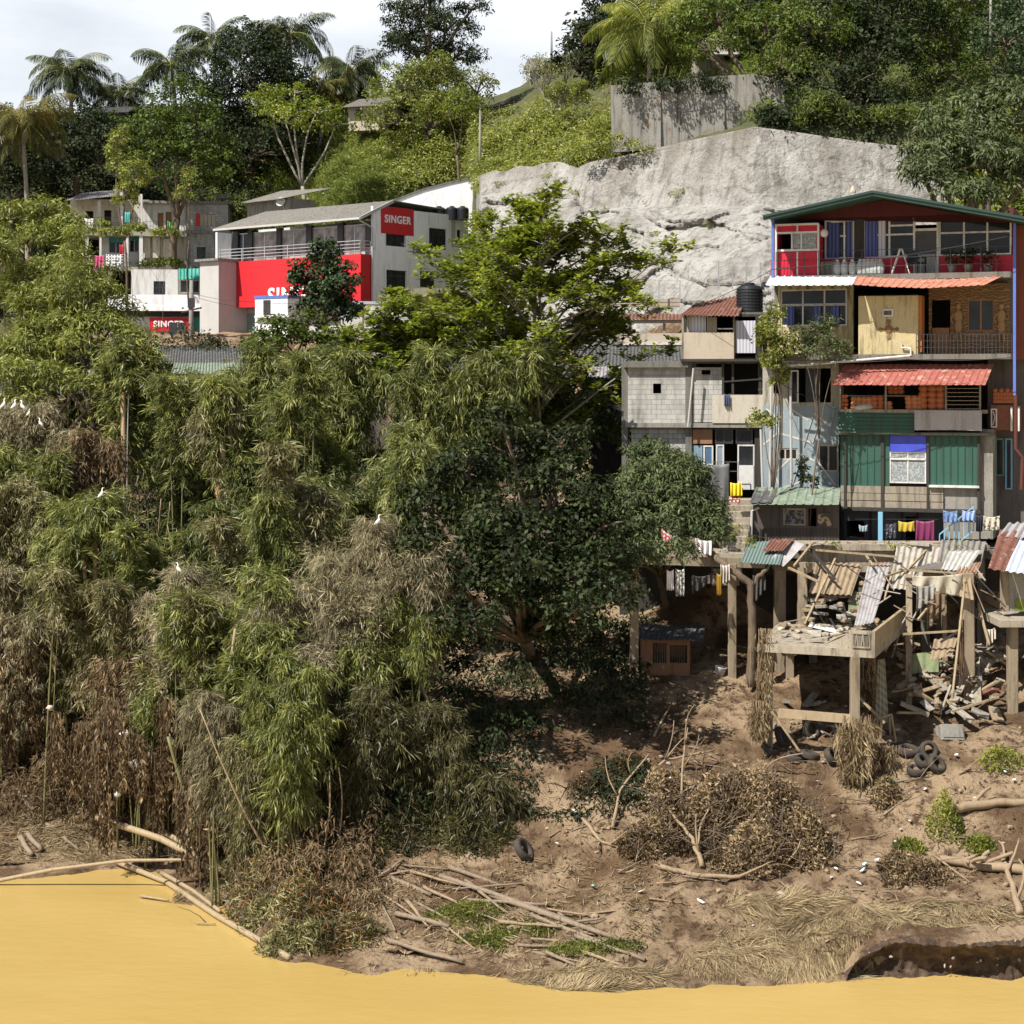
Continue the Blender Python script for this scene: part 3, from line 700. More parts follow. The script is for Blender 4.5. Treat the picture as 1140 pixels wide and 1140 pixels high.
p_, n_ = hill_points([(-480, -60, 10.5, 14.5), (1130, 1480, 10.2, 14.5), (1060, 1300, 11.0, 13.5)], 5200, up=1.5)
scatter_stuff('flank_undergrowth', 'bushy growth on the slopes beyond both picture edges', 'undergrowth', p_, n_, 'hill', .5, .25, 16, 1.1)
p_, n_ = hill_points([(-200, 400, 14.0, 15.0), (640, 1400, 14.4, 15.4)], 4200, up=3)
scatter_stuff('far_wood', 'distant woodland closing the top of the hill', 'woodland', p_, n_, 'dark', .6, .35, 16, 1.2)
# ---------------------------------------------------------------- building helpers
def at_x(T, px, py, x0):
    c = T.I @ Vector((0, 0, CZ)); d = T.I.to_3x3() @ Vector(((px - HX) / FP, 1, -(py - HY) / FP)); t = (x0 - c.x) / d.x; p = c + d * t
    return p.y, p.z
def onz(px, py, z):
    Y = (CZ - z) * FP / (py - HY); return Vector(((px - HX) / FP * Y, Y, z))
def pn(T, name, px0, px1, py0, py1, y, th, mat, bevel=0, label=None, parent=None):
    x0, x1, z0, z1 = T.rect(px0, px1, py0, py1, y)
    o = MB().box(x0, x1, y, y + th, z0, z1).build(name, mat, parent or T, bevel=bevel)
    if label: o['label'] = label
    return o
def wallp(T, name, px0, px1, py0, py1, y, th, mat, holes=(), label=None):
    x0, x1, z0, z1 = T.rect(px0, px1, py0, py1, y)
    hs = [T.rect(*h, y) for h in holes]
    o = MB().wall(x0, x1, z0, z1, y, y + th, hs).build(name, mat, T)
    if label: o['label'] = label
    return o
def win(T, px0, px1, py0, py1, y, nx=2, nz=1, fm=None, gm=None, fw=.06, name='window', label=None, sill=0):
    x0, x1, z0, z1 = T.rect(px0, px1, py0, py1, y); mb = MB(); d = .07
    mb.box(x0, x1, y, y + d, z0, z0 + fw); mb.box(x0, x1, y, y + d, z1 - fw, z1)
    for k in range(nx + 1):
        xx = x0 + (x1 - x0 - fw) * k / nx; mb.box(xx, xx + fw, y + .003, y + d - .003, z0 + fw, z1 - fw)
    for k in range(1, nz): 
        zz = z0 + (z1 - z0) * k / nz; mb.box(x0 + fw, x1 - fw, y + .006, y + d - .006, zz - fw / 2, zz + fw / 2)
    o = mb.build(name, fm, T)
    if gm: MB().box(x0 + .01, x1 - .01, y + .03, y + .045, z0 + .01, z1 - .01).build('pane', gm, o)
    if sill: MB().box(x0 - .08, x1 + .08, y - .12, y, z0 - .09, z0).build('sill', fm, o)
    if label: o['label'] = label
    return o
def bodyp(T, px0, px1, py0, py1, y0, y1, mat, name='wall'):
    """back, sides, floor, ceiling of a storey so that it is a closed room behind its facade at y0"""
    x0, x1, z0, z1 = T.rect(px0, px1, py0, py1, y0); t = .18; mb = MB()
    mb.box(x0, x0 + t, y0, y1, z0 + .1, z1 - .1); mb.box(x1 - t, x1, y0, y1, z0 + .1, z1 - .1); mb.box(x0, x1, y1, y1 + t, z0, z1)
    mb.box(x0, x1, y0, y1, z0, z0 + .1); mb.box(x0, x1, y0, y1, z1 - .1, z1)
    return mb.build(name, mat, T)
def text(T, s, size, mat, M4, name='lettering', ext=.03, bold=.012):
    cu = bpy.data.curves.new('t', 'FONT'); cu.body = s; cu.size = size; cu.extrude = ext; cu.offset = bold; cu.align_x = 'CENTER'; cu.align_y = 'CENTER'; cu.space_character = 1.12
    o = bpy.data.objects.new('t', cu); COL.objects.link(o); bpy.context.view_layer.update()
    me = bpy.data.meshes.new_from_object(o); bpy.data.objects.remove(o); me.name = name; me.materials.clear()
    me.transform(M4); return link(name, me, mat, T)
def cloth(label, a, b, h, mat, group='clothes hung out to dry', cat='laundry', name='hanging_cloth', h2=None, seed=0, fold=.05, parent=None):
    """cloth hung between world points a and b, falling h"""
    a = Vector(a); b = Vector(b); n = 22; m = 10; sd = (b - a).cross(Vector((0, 0, 1))).normalized(); vs = []
    for s_ in (0, 1):
        for i in range(n + 1):
            for j in range(m + 1):
                u = i / n; t = j / m; hh = h + ((h2 or h) - h) * u
                p = a.lerp(b, u) - Vector((0, 0, hh * t + .06 * math.sin(math.pi * u) * (1 - t) + .05 * noise.noise(Vector((u * 4, seed, 0))) * t))
                p += sd * (fold * (.25 + t) * math.sin(u * 19 + seed * 2 + 1.5 * t) + .012 * s_)
                vs.append(p)
    k = m + 1; N = (n + 1) * k; fs = []
    for i in range(n):
        for j in range(m):
            q = i * k + j; fs += [(q, q + 1, q + k + 1, q + k), (N + q, N + q + k, N + q + k + 1, N + q + 1)]
    for i in range(n): fs += [(i * k, (i + 1) * k, N + (i + 1) * k, N + i * k), (i * k + m, N + i * k + m, N + (i + 1) * k + m, (i + 1) * k + m)]
    for j in range(m): fs += [(j, N + j, N + j + 1, j + 1), (n * k + j, n * k + j + 1, N + n * k + j + 1, N + n * k + j)]
    o = MB().add(vs, fs).build(name, mat, parent, True)
    if label: tag(o, label, cat, group)
    return o
def stripes(name, c1, c2, scale, axis='X', check=False):
    if name in MATS: return MATS[name]
    m, n, b = base_mat(name); v = coords(n)
    w = n.nodes.new('ShaderNodeTexWave'); w.bands_direction = axis; w.inputs['Scale'].default_value = scale; w.inputs['Distortion'].default_value = .6; n.links.new(v, w.inputs['Vector'])
    col = mixc(n, ramp(n, w.outputs['Fac'], .45, .55), c1, c2)
    if check:
        w2 = n.nodes.new('ShaderNodeTexWave'); w2.bands_direction = 'Z'; w2.inputs['Scale'].default_value = scale; n.links.new(v, w2.inputs['Vector'])
        col = mixc(n, ramp(n, w2.outputs['Fac'], .45, .55), c1, col)
    n.links.new(col, b.inputs['Base Color']); b.inputs['Roughness'].default_value = .9; MATS[name] = m; return m
def spotted(name, c1, c2, sc=6, p=.5):
    if name in MATS: return MATS[name]
    m, n, b = base_mat(name); col = mixc(n, ramp(n, noi(n, coords(n), sc, 4), p, p + .05), c1, c2)
    n.links.new(col, b.inputs['Base Color']); b.inputs['Roughness'].default_value = .9; MATS[name] = m; return m
def tank(label, px, py_top, py_bot, Y, group='black water tanks'):
    a = P(px, py_bot, Y); H = P(px, py_top, Y).z - a.z; T = Thing('water_tank', label, 'water tank', a, 0, group); r = H * .46
    pr = [(r * .97, 0)]
    for k in range(7):
        z = H * (.06 + .1 * k); pr += [(r, z), (r, z + H * .05), (r * .95, z + H * .06), (r * .95, z + H * .09)]
    pr += [(r * .98, H * .78), (r * .8, H * .88), (r * .45, H * .93)]
    MB().lathe(pr, n=24).build('body', BLACKP, T)
    MB().lathe([(r * .36, H * .92), (r * .38, H * .95), (r * .38, H * .99), (r * .3, H)], n=18).build('lid', BLACKP, T)
    return T
def rail(T, pts, h, mat, bars=4, posts=1.2, r=.025, name='railing'):
    mb = MB()
    for p, q in zip(pts[:-1], pts[1:]):
        p = Vector(p); q = Vector(q); n = max(1, int((q - p).length / posts))
        for k in range(n + 1): c = p.lerp(q, k / n); mb.beam(c, c + Vector((0, 0, h)), r * 2)
        for k in range(bars): z = Vector((0, 0, h * (k + 1) / bars)); mb.beam(p + z, q + z, r * 1.5)
    return mb.build(name, mat, T)

BLACKP = plain('black_plastic', (.018, .02, .024), .35)
RED = stained('red_paint', (.56, .022, .03), (.30, .025, .025), .4, rough=.5, bmp=.05)
RED2 = stained('dark_red_paint', (.50, .02, .045), (.2, .01, .02), .4, rough=.5, bmp=.1)
WHITE = stained('white_paint', (.64, .63, .61), (.24, .22, .19), .6, bmp=.1)
WHITE_D = stained('weathered_white_wall', (.86, .86, .87), (.30, .29, .28), .35, bmp=.2, w=-.06)
WHITEL = plain('white_lettering', (.85, .85, .85), .5, var=.02)
GREYC = stained('grey_cladding', (.46, .45, .43), (.3, .29, .28), .25, bmp=.1)
CONC = stained('weathered_concrete', (.27, .255, .225), (.08, .07, .055), .8)
CONC_L = stained('pale_concrete', (.36, .315, .245), (.10, .08, .055), .85, sc=1.3)
CONC_D = stained('dark_concrete', (.17, .16, .14), (.05, .045, .04), .8)
DARK = stained('dark_timber', (.05, .045, .04), (.02, .018, .016), .6)
DARKM = plain('dark_metal', (.03, .03, .035), .5)
STEEL = plain('galvanised_steel', (.5, .5, .5), .4, .6)
ASB = stained('asbestos_roof', (.24, .225, .20), (.07, .065, .055), .8, sc=2)
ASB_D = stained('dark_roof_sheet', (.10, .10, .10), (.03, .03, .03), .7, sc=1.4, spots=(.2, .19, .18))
RUST = stained('rusty_red_roof', (.20, .085, .06), (.09, .045, .032), .9, sc=1.5, spots=(.32, .21, .16))
ORANGE = stained('orange_roof_sheet', (.47, .20, .135), (.24, .10, .07), .7, sc=1.2, spots=(.50, .29, .23))
BLUEW = stained('pale_blue_roof_sheet', (.55, .60, .72), (.25, .28, .35), .4)
GREEN = stained('green_sheet', (.032, .10, .076), (.05, .045, .03), .75, rough=.5)
GREEN_R = stained('mossy_green_roof', (.20, .25, .19), (.07, .08, .05), .7, sc=1.5, spots=(.32, .34, .28))
GREY_S = stained('grey_sheet', (.36, .35, .36), (.17, .12, .09), .6, rough=.5)
TEAL = plain('teal_shutter', (.02, .24, .19), .5)
BLUE = stained('blue_paint', (.10, .17, .50), (.05, .07, .2), .4)
SKYB = stained('light_blue_paint', (.20, .42, .58), (.1, .2, .3), .3)
YEL = stained('yellow_plaster', (.50, .42, .24), (.13, .10, .06), .95, sc=1.5)
WOOD = stained('grey_boards', (.30, .26, .20), (.09, .075, .06), .8, sc=1.5)
WOOD_L = stained('pale_timber', (.36, .28, .18), (.14, .10, .06), .7, sc=2)
PLY = stained('plywood_panel', (.46, .40, .32), (.26, .21, .15), .5)
BROWN = stained('brown_panel', (.28, .15, .08), (.12, .07, .04), .5)
GLASS = glass_dark(); GLASS_G = glass_dark('pale_shop_glass', (.36, .38, .36), .12)
FROST = spotted('patterned_frosted_glass', (.20, .22, .23), (.36, .38, .38), 16)
CURT_B = stripes('blue_curtain', (.10, .13, .36), (.045, .055, .16), 2.2)
CURT_W = stripes('white_curtain', (.55, .55, .62), (.38, .38, .45), 2.4)
BLK = blocks('block_wall', (.42, .41, .38), (.33, .32, .29), (.19, .18, .16))
BLK_W = blocks('whitened_block_wall', (.46, .45, .42), (.37, .36, .34), (.30, .29, .27))
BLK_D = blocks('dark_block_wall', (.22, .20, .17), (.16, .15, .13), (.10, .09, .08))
BRICK = blocks('red_brick', (.42, .17, .10), (.34, .13, .08), (.35, .32, .28), .23, .085)
TARP = plain('blue_tarpaulin', (.04, .06, .45), .5)

# ---------------------------------------------------------------- shop building with red fascia
A = P(413, 382, 133); T = Thing('shop_building', 'grey and white shop building with long glazed upper floor and broad red fascia', 'shop', A, R(-38.7))
xl = T.at(240, 300, 0)[0]; LB = at_x(T, 519, 280, 0)[0]
ztop = at_x(T, 424, 229, 0)[1]; zc = at_x(T, 440, 233, 0)[1]
# side wall facing the river with window openings
def srect(px0, px1, py0, py1, x0=0.0):
    ya, _ = at_x(T, px0, (py0 + py1) / 2, x0); yb, _ = at_x(T, px1, (py0 + py1) / 2, x0); pm = (px0 + px1) / 2
    return ya, yb, at_x(T, pm, py1, x0)[1], at_x(T, pm, py0, x0)[1]
SW = [(427.5, 450, 257, 274.5), (475.5, 496, 254.5, 278), (428, 451, 301, 321.5), (465.5, 483, 302, 320), (506.5, 512, 256, 268)]
zw = at_x(T, 461, 235, 0)[1]
mb = MB(); mb.wall(0, LB, 0, zw, -.2, 0, [srect(*h) for h in SW])
rot = Matrix.Rotation(R(90), 4, 'Z')
mb.v = [tuple(rot @ Vector(v)) for v in mb.v]
mb.build('side_wall', WHITE_D, T)
for h in SW:
    y0, y1, z0, z1 = srect(*h); m2 = MB(); f = .07
    for zz in (z0, z1 - f, z0 + (z1 - z0) * .68): m2.box(-.12, -.05, y0, y1, zz, zz + f)
    nn = 3 if y1 - y0 > 1 else 1
    for k in range(nn + 1): yy = y0 + (y1 - y0 - f) * k / nn; m2.box(-.117, -.053, yy, yy + f, z0 + f, z1 - f)
    o = m2.build('window', DARKM, T); MB().box(-.10, -.085, y0, y1, z0, z1).build('pane', GLASS, o)
# rest of shell
ze = T.at(408, 243, -1.3)[1]; zf = T.at(340, 286.5, -1.2)[1]
MB().box(xl, -.22, LB - .2, LB, 0, zw).build('rear_wall', WHITE_D, T)
MB().box(xl, xl + .2, 0, LB - .22, 0, ze).build('end_wall', WHITE_D, T)
MB().box(xl + .2, -.22, .2, LB - .2, zf - .35, zf - .05).build('upper_floor', WHITE, T)
mb = MB(); mb.box(xl, -.22, 0, .2, 0, zf - .02); mb.build('front_wall', GREYC, T)
mb = MB(); mb.box(xl + .2, -.2, 4.5, 4.6, zf, ze + .5); mb.build('inner_partition', WHITE, T)
# glazing band
ptops = [(258, 265), (276, 281), (308, 313), (341, 347), (376, 382), (407, 412.5)]
for a, b_ in ptops:
    x0, _ = T.at(a, 270, 0); x1, _ = T.at(b_, 270, 0); MB().box(x0, x1, -.05, .3, zf - .02, ze - .05).build('facade_post', DARKM, T)
for (a, b_), (c, d) in zip(ptops[:-1], ptops[1:]):
    x0, _ = T.at(b_, 270, .1); x1, _ = T.at(c, 270, .1); m2 = MB(); f = .07
    m2.box(x0, x1, .08, .16, ze - .3, ze - .3 + f); m2.box(x0, x1, .08, .16, zf, zf + f); m2.box((x0 + x1) / 2, (x0 + x1) / 2 + f, .083, .157, zf + f, ze - .3)
    o = m2.build('window', STEEL, T); MB().box(x0, x1, .11, .125, zf + .02, ze - .3).build('pane', GLASS_G if a > 265 else GLASS, o)
# roof: rises gently to the back
rx0 = T.at(238, 254, -1.5)[0]; rx1 = .35; ty, tz = at_x(T, 438, 223.5, rx1)
zr = T.at(410, 241, -1.5)[1]
mb = MB(); mb.corr((rx0, -1.5, zr), (rx1, -1.5, zr), (rx0 + 2.2, ty, tz), (rx1, ty, tz), .2, .03)
mb.corr((rx0 + 2.2, ty + .02, tz), (rx1, ty + .02, tz), (rx0 + 2.2, LB - .5, zw + .4), (rx1 - .6, LB - .5, zw + .4), .2, .03)
mb.build('roof', ASB, T)
mb = MB(); mb.beam((rx0, -1.55, zr - .08), (rx1, -1.55, zr - .08), .12, .16); mb.beam((rx1, -1.5, zr - .06), (rx1, ty, tz - .03), .1, .22); mb.build('gutter', GREYC, T)
mb = MB(); mb.tube([(.15, -1.4, zr - .2), (.18, -.5, zr - .5), (.2, -.08, zr - .7), (.2, -.08, .3)], .07, 8); mb.build('downpipe', GREYC, T)
mb = MB(); yq = at_x(T, 459, 290, .05)[0]; mb.tube([(.06, yq, zw - .8), (.06, yq, 1.2)], .05); mb.tube([(.06, yq + .35, zw - .6), (.06, yq + .35, 1.2)], .035); mb.build('downpipe', CONC_D, T)
yq = at_x(T, 501, 262, .1)[0]; MB().box(.02, .25, yq, yq + .45, at_x(T, 501, 275, .1)[1], at_x(T, 501, 246, .1)[1]).build('wall_duct', GREYC, T)
# red fascia box
x0, _ = T.at(262, 318, -1.2); z1 = zf; zb = T.at(408, 337, -1.2)[1]
mb = MB(); mb.box(x0, .1, -1.2, 0, zb, z1)
mb.build('red_fascia', RED, T)
M4 = Matrix.Translation((T.at(331, 330, -1.2)[0], -1.23, T.at(331, 329.5, -1.2)[1])) @ Matrix.Rotation(R(90), 4, 'X')
text(T, 'SINGER', 1.75, WHITEL, M4, bold=.035)
rl = T.at(245, 280, -1.15)[0]; rail(T, [(rl, -1.15, z1), (.02, -1.15, z1), (.02, -.05, z1)], T.at(395, 268, -1.15)[1] - z1, STEEL, 4, 2.2, .035)
# tower
xt = T.at(263, 330, -1.2)[0]; yt = at_x(T, 243.5, 330, xt)[0]; xL = T.at(222.5, 330, yt)[0]; zt = T.at(230, 291, yt)[1]
mb = MB(); mb.box(xL, xt - .01, yt, -.01, 0, zt)
for k in range(1, 3): pass
mb.build('tower', GREYC, T)
MB().box(xL - .3, xt + .25, yt - .3, .05, zt, zt + .18).build('tower_cap', CONC, T)
# grey base beside the shed, and teal door
pn(T, 'service_door', 272, 284, 349, 388, -.05, .05, plain('teal_grey_door', (.16, .24, .25)))
# signboard on the side wall
ya, yb, za, zb2 = srect(424.5, 461, 231, 259, .25)
o = MB().box(.08, .22, ya, yb, za - .15, zb2).build('signboard', RED, T)
M4 = Matrix.Translation((.25, (ya + yb) / 2, (za + zb2) / 2)) @ Matrix.Rotation(R(90), 4, 'Z') @ Matrix.Rotation(R(90), 4, 'X')
text(o, 'SINGER', .80, WHITEL, M4, bold=.014)
# rooftop room
q0 = T.rect(275, 321, 222, 238, 4.0)
o = MB().wall(q0[0], q0[1], q0[2] - .4, q0[3], 4.0, 7.0).build('rooftop_room', CONC, T)
a0 = T.at(265, 227, 3.2); a1 = T.at(300, 226, 3.2); mb = MB(); mb.corr((a0[0], 3.2, a0[1]), (q0[1] + .2, 3.2, a0[1] + .1), (q0[0] + .3, 7.6, T.at(300, 214, 7.6)[1]), (q0[1] + 1.4, 7.6, T.at(335, 213, 7.6)[1]), .2, .03)
mb.build('roof', ASB, o)
xx, zz = T.at(313, 225, 3.7); mb = MB(); mb.lathe([(.03, 0), (.22, .04), (.38, .12), (.40, .14), (.22, .07)], n=18)
mm_ = Matrix.Translation((xx, 3.7, zz)) @ Matrix.Rotation(R(70), 4, 'X') @ Matrix.Rotation(R(20), 4, 'Y'); mb.v = [tuple(mm_ @ Vector(v)) for v in mb.v]; mb.beam((xx, 3.75, zz), (xx, 4.0, zz - .5), .05)
mb.build('satellite_dish', WHITE, T)
# blue-framed shed and white sheet wall in front of the shop
g0 = P(300, 388, 128); T2 = Thing('roadside_kiosk', 'small white kiosk with blue top band under the red fascia', 'kiosk', g0, R(-30))
pn(T2, 'wall', 284, 320, 331, 385, 0, 2.4, WHITE_D); pn(T2, 'top_band', 283, 321, 329, 332, -.06, 2.5, BLUE); pn(T2, 'counter', 283, 322, 351, 353.5, -.35, .4, WHITE)
pn(T2, 'shutter', 293, 301, 334, 351, -.03, .03, DARK); pn(T2, 'poster', 302, 318, 334, 350, -.03, .03, plain('grey_white_sheet', (.6, .62, .68)))
g0 = P(385, 392, 127); T2 = Thing('sheet_wall', 'long patched white sheet wall below the shop side windows', 'wall', g0, R(12))
wallp(T2, 'white_sheets', 380, 455, 338, 392, 0, .12, stained('patched_white_sheet', (.74, .73, .71), (.35, .3, .27), .6, sc=1.6)); pn(T2, 'coping', 379, 456, 335.5, 338.5, -.05, .25, plain('pale_blue_coping', (.5, .52, .62)))
pn(T2, 'opening_shade_panel', 430, 448, 356, 372, -.04, .04, DARK)  # dark panel on the sheets stands for the shade inside an opening
for k, px in enumerate((403, 427)): pn(T2, 'batten', px, px + 1.2, 339, 392, -.05, .05, WOOD)
# low concrete building with green parapet right of the shop
g0 = P(458, 385, 124); T2 = Thing('concrete_outbuilding', 'low stained concrete outbuilding with grey blue door and a black tank on its roof', 'outbuilding', g0, R(2))
wallp(T2, 'wall', 457, 527, 327, 385, 0, .2, stained('rust_stained_plaster', (.48, .38, .29), (.20, .07, .04), .9, sc=1.3), [(463, 478, 338, 384)])
bodyp(T2, 457, 527, 327, 385, .2, 5, CONC_D); pn(T2, 'door', 463.5, 477.5, 338.5, 384, .05, .06, plain('grey_blue_door', (.20, .24, .31)))
pn(T2, 'roof_slab', 449, 533, 321, 328, -.9, 6.5, stained('mossy_slab', (.30, .28, .20), (.07, .08, .04), .9)); pn(T2, 'pillar', 455, 460, 328, 385, -.1, .3, CONC_L)
tank('black water tank on the low concrete outbuilding', 521.5, 297, 322, 124)
for k, (px, l) in enumerate([(489, 'left'), (503, 'middle'), (515, 'right')]): tank('%s of three dark tanks in a row behind the shop parapet' % l, px, 229.5, 245, 140)
# white retaining wall
g0 = P(480, 236, 144); T2 = Thing('boundary_wall', 'bright white boundary wall climbing the slope beside the rock face', 'wall', g0, R(0))
pts = [(438, 224), (470, 212), (500, 204), (536, 196), (536, 215), (526, 224), (525, 262), (438, 262)]
mb = MB(); mb.prism([(T2.at(*p, 0)[0], 0, T2.at(*p, 0)[1]) for p in pts], (0, .35, 0)); mb.build('wall', stained('bright_white_wall', (.84, .84, .84), (.25, .25, .23), .2, bmp=.05), T2)
mb = MB()
for p, q in zip(pts[:3], pts[1:4]): mb.beam((T2.at(*p, -.05)[0], .15, T2.at(*p, -.05)[1] + .06), (T2.at(*q, -.05)[0], .15, T2.at(*q, -.05)[1] + .06), .5, .14)
mb.build('coping', CONC_D, T2)

# ---------------------------------------------------------------- retaining wall above the rock, ridge houses
g0 = P(770, 150, 121); T2 = Thing('retaining_wall', 'old stained concrete retaining wall above the rock face', 'wall', g0, R(-4))
OLDW = stained('old_stained_wall', (.29, .275, .245), (.05, .045, .038), .8, sc=.8, spots=(.22, .16, .11), w=.1)
pts = [(680, 95), (700, 94), (760, 88), (840, 82), (872, 90), (880, 150), (800, 158), (720, 166), (681, 170)]
MB().prism([(T2.at(*p, 0)[0], 0, T2.at(*p, 0)[1]) for p in pts], (0, .6, 0)).build('wall', OLDW, T2)
for px in (729, 800): a = T2.at(px, 92, -.2); b_ = T2.at(px, 165, -.2); MB().beam((a[0], .1, a[1] - .3), (b_[0], -.1, b_[1]), .8, .3).build('buttress', OLDW, T2)
def hill_house(label, px0, px1, py_roof, py_top, py_bot, Y, wallm, roofm, rz=0, holes=()):
    T = Thing('hill_house', label, 'house', P((px0 + px1) / 2, py_bot, Y), rz)
    wallp(T, 'wall', px0, px1, py_top, py_bot, 0, .2, wallm, holes); bodyp(T, px0, px1, py_top, py_bot, .2, 5, wallm, 'rear_walls')
    x0, x1, z0, z1 = T.rect(px0 - 8, px1 + 8, py_roof, py_top + 1, -.8)
    MB().corr((x0, -.8, z0), (x1, -.8, z0), (x0, 3, z1 + .5), (x1, 3, z1 + .5), .2, .03).corr((x0, 6, z0), (x1, 6, z0), (x0, 3, z1 + .5), (x1, 3, z1 + .5), .2, .03).build('roof', roofm, T)
    for h in holes: win(T, *h, .06, 2, 1, DARKM, GLASS)
    return T
hill_house('small pale house under the ridge palms with a bare earth terrace', 388, 428, 108, 117, 145, 160, PLY, ASB, R(-20), [(396, 404, 122, 132)])
hill_house('grey roofed house on the skyline behind the leafless tree', 590, 655, 62, 76, 100, 172, WHITE, ASB, R(-8), [(600, 612, 80, 90)])
T2 = Thing('hill_house', 'white house with a balcony railing glimpsed through trees above the old retaining wall', 'house', P(800, 90, 134), 0)
wallp(T2, 'wall', 776, 822, 42, 95, 0, 4, CONC_L); x0, x1, z0, z1 = T2.rect(774, 824, 47, 58, -1.2); MB().box(x0, x1, -1.2, 0, z0 - .15, z0).build('balcony_floor', WHITE, T2); rail(T2, [(x0, -1.15, z0), (x1, -1.15, z0)], .95, WHITE, 2, .3)
hill_house('low roof half hidden by trees at the far left ridge', 100, 134, 118, 124, 145, 168, CONC_D, ASB_D, 0)
def pole(label, px, y0, y1, Y, r=.1, cross=False, name='utility_pole', mat=None):
    a = P(px, y1, Y); T = Thing(name, label, 'pole', a); H = P(px, y0, Y).z - a.z
    MB().tube([(0, 0, -.3), (0, 0, H)], [r * 1.3, r * .8], 10).build('pole', mat or CONC, T, True)
    if cross:
        m2 = MB(); m2.beam((-.7, 0, H * .55), (.7, .1, H * .62), .1); m2.box(-.22, .22, -.25, .2, H * .62, H * .75)
        for k in (-.6, .6): m2.lathe([(.05, 0), (.09, .05), (.05, .12)], (k, 0, H * .6), 8)
        m2.build('crossarm', DARKM, T)
    return T
pole('concrete utility pole with a cluttered crossarm beside the grey tower', 213, 312, 392, 125, .16, True)
pole('thin bare pole standing on the slope above the rock', 534.5, 123, 200, 140, .1)
pole('thin post on the skyline behind the leafless tree', 614, 35, 70, 168, .1)
pole('tall thin pole among the trees at the top right', 1103, -20, 62, 118, .09)
# wires
def wire(label, pts, r=.012, grp='overhead wires'):
    mb = MB()
    for a, b_ in zip(pts[:-1], pts[1:]):
        a = P(*a); b_ = P(*b_); L = (b_ - a).length; mb.tube([a.lerp(b_, k / 10) - Vector((0, 0, L * .02 * math.sin(math.pi * k / 10))) for k in range(11)], r, 4)
    tag(mb.build('wire', DARKM), label, 'wire', grp)
wire('wires running from the utility pole across the tower to the shop corner', [(213, 326, 124.9), (262, 335, 122), (415, 333, 132)])
wire('low wire from the utility pole to the blue topped kiosk', [(213, 330, 124.9), (300, 347, 127)])
wire('wire sloping from the white boundary wall past the shop sign', [(486, 208, 145), (415, 278, 132.6)])
# ---------------------------------------------------------------- terraced houses, left
T = Thing('terraced_house', 'two storey concrete house with verandas, white posts and washing on the rails', 'house', P(130, 330, 150), R(6))
CREAM = stained('cream_plaster', (.60, .56, .45), (.22, .19, .14), .6)
wallp(T, 'upper_wall', 78, 166, 222, 262, 2.2, .2, CREAM, [(95, 104, 235, 252), (116, 124, 234, 252)]); bodyp(T, 78, 166, 222, 262, 2.4, 7, CREAM, 'rear_walls')
x0, x1, z0, z1 = T.rect(72, 134, 215, 224, -.6)
MB().corr((x0, -.6, z0), (x1, -.6, z0 + .5), (x0 + .5, 7, z1 + .8), (x1, 7, z1 + 1.2), .2, .03).build('roof', GREY_S, T)
for nm, a in (('veranda_floor', (91, 168, 254, 262, 0, 2.4)), ('veranda_floor', (104, 162, 297, 303, -.2, 2.6))): pn(T, nm, *a, stained('mossy_concrete', (.34, .33, .25), (.09, .10, .05), .8))
for a in [(108.5, 112, 223, 254), (134, 138.5, 214, 256), (154, 158.5, 216, 258), (95, 98.5, 263, 290), (110.5, 113, 263, 290), (138.5, 143, 260, 297), (155, 159, 262, 294)]: pn(T, 'post', *a, .1, .25, WHITE)
wallp(T, 'lower_wall', 111, 160, 262, 298, 2.2, .2, WHITE, [(121, 137, 264, 282), (144, 155, 262, 281)]); bodyp(T, 111, 160, 262, 298, 2.4, 6, CONC_D, 'rear_walls')
for h in [(121, 137, 264, 282), (144, 155, 262, 281)]:
    win(T, *h, 2.25, 2, 1, WHITE, GLASS); pn(T, 'shutter', h[0], h[1], h[2], h[2] + 6, 2.1, .06, TEAL)
def rl(T, px0, px1, py_b, y, h=.9, mat=DARKM, bars=2, posts=.25, r=.015):
    a = T.at(px0, py_b, y); b_ = T.at(px1, py_b, y); return rail(T, [(a[0], y, a[1]), (b_[0], y, b_[1])], h, mat, bars, posts, r)
rl(T, 92, 134, 254, .05); rl(T, 140, 155, 254, .05); rl(T, 97, 140, 297, -.1, .8)
def hang(T, label, px0, px1, py0, py1, y, mat, seed=0, h2=None, **k):
    a = T.at(px0, py0, y); b_ = T.at(px1, py0, y); c = T.at((px0 + px1) / 2, py1, y)
    return cloth(label, T.M @ Vector((a[0], y, a[1])), T.M @ Vector((b_[0], y, b_[1])), a[1] - c[1], mat, seed=seed, **k)
hang(T, 'white cloth on the upper veranda rail of the terraced house', 94, 104, 243, 254, -.15, plain('white_cloth', (.75, .7, .7)), 1)
hang(T, 'turquoise cloth between two tall posts on the upper veranda', 139, 145, 236, 248, -.1, plain('turquoise_cloth', (.08, .45, .42)), 2)
hang(T, 'beige towel at the left end of the lower veranda rail', 92.5, 103, 284, 295, -.3, plain('beige_cloth', (.6, .52, .4)), 3)
hang(T, 'pink striped towel on the lower veranda rail', 104.5, 116, 284, 299, -.3, stripes('pink_stripes', (.65, .12, .28), (.35, .03, .10), 3), 4)
hang(T, 'black and white checked blanket on the lower veranda rail', 118, 137, 283, 300, -.32, stripes('black_white_check', (.75, .75, .75), (.03, .03, .04), 1.3, check=True), 5)
hang(T, 'red garment beside the checked blanket', 133, 138, 272, 285, .3, plain('red_cloth', (.5, .03, .06)), 6)
hang(T, 'pink and purple washing at the far left edge of the picture', -2, 8, 290, 303, -2, stripes('purple_stripes', (.5, .15, .35), (.25, .1, .3), 3), 6)
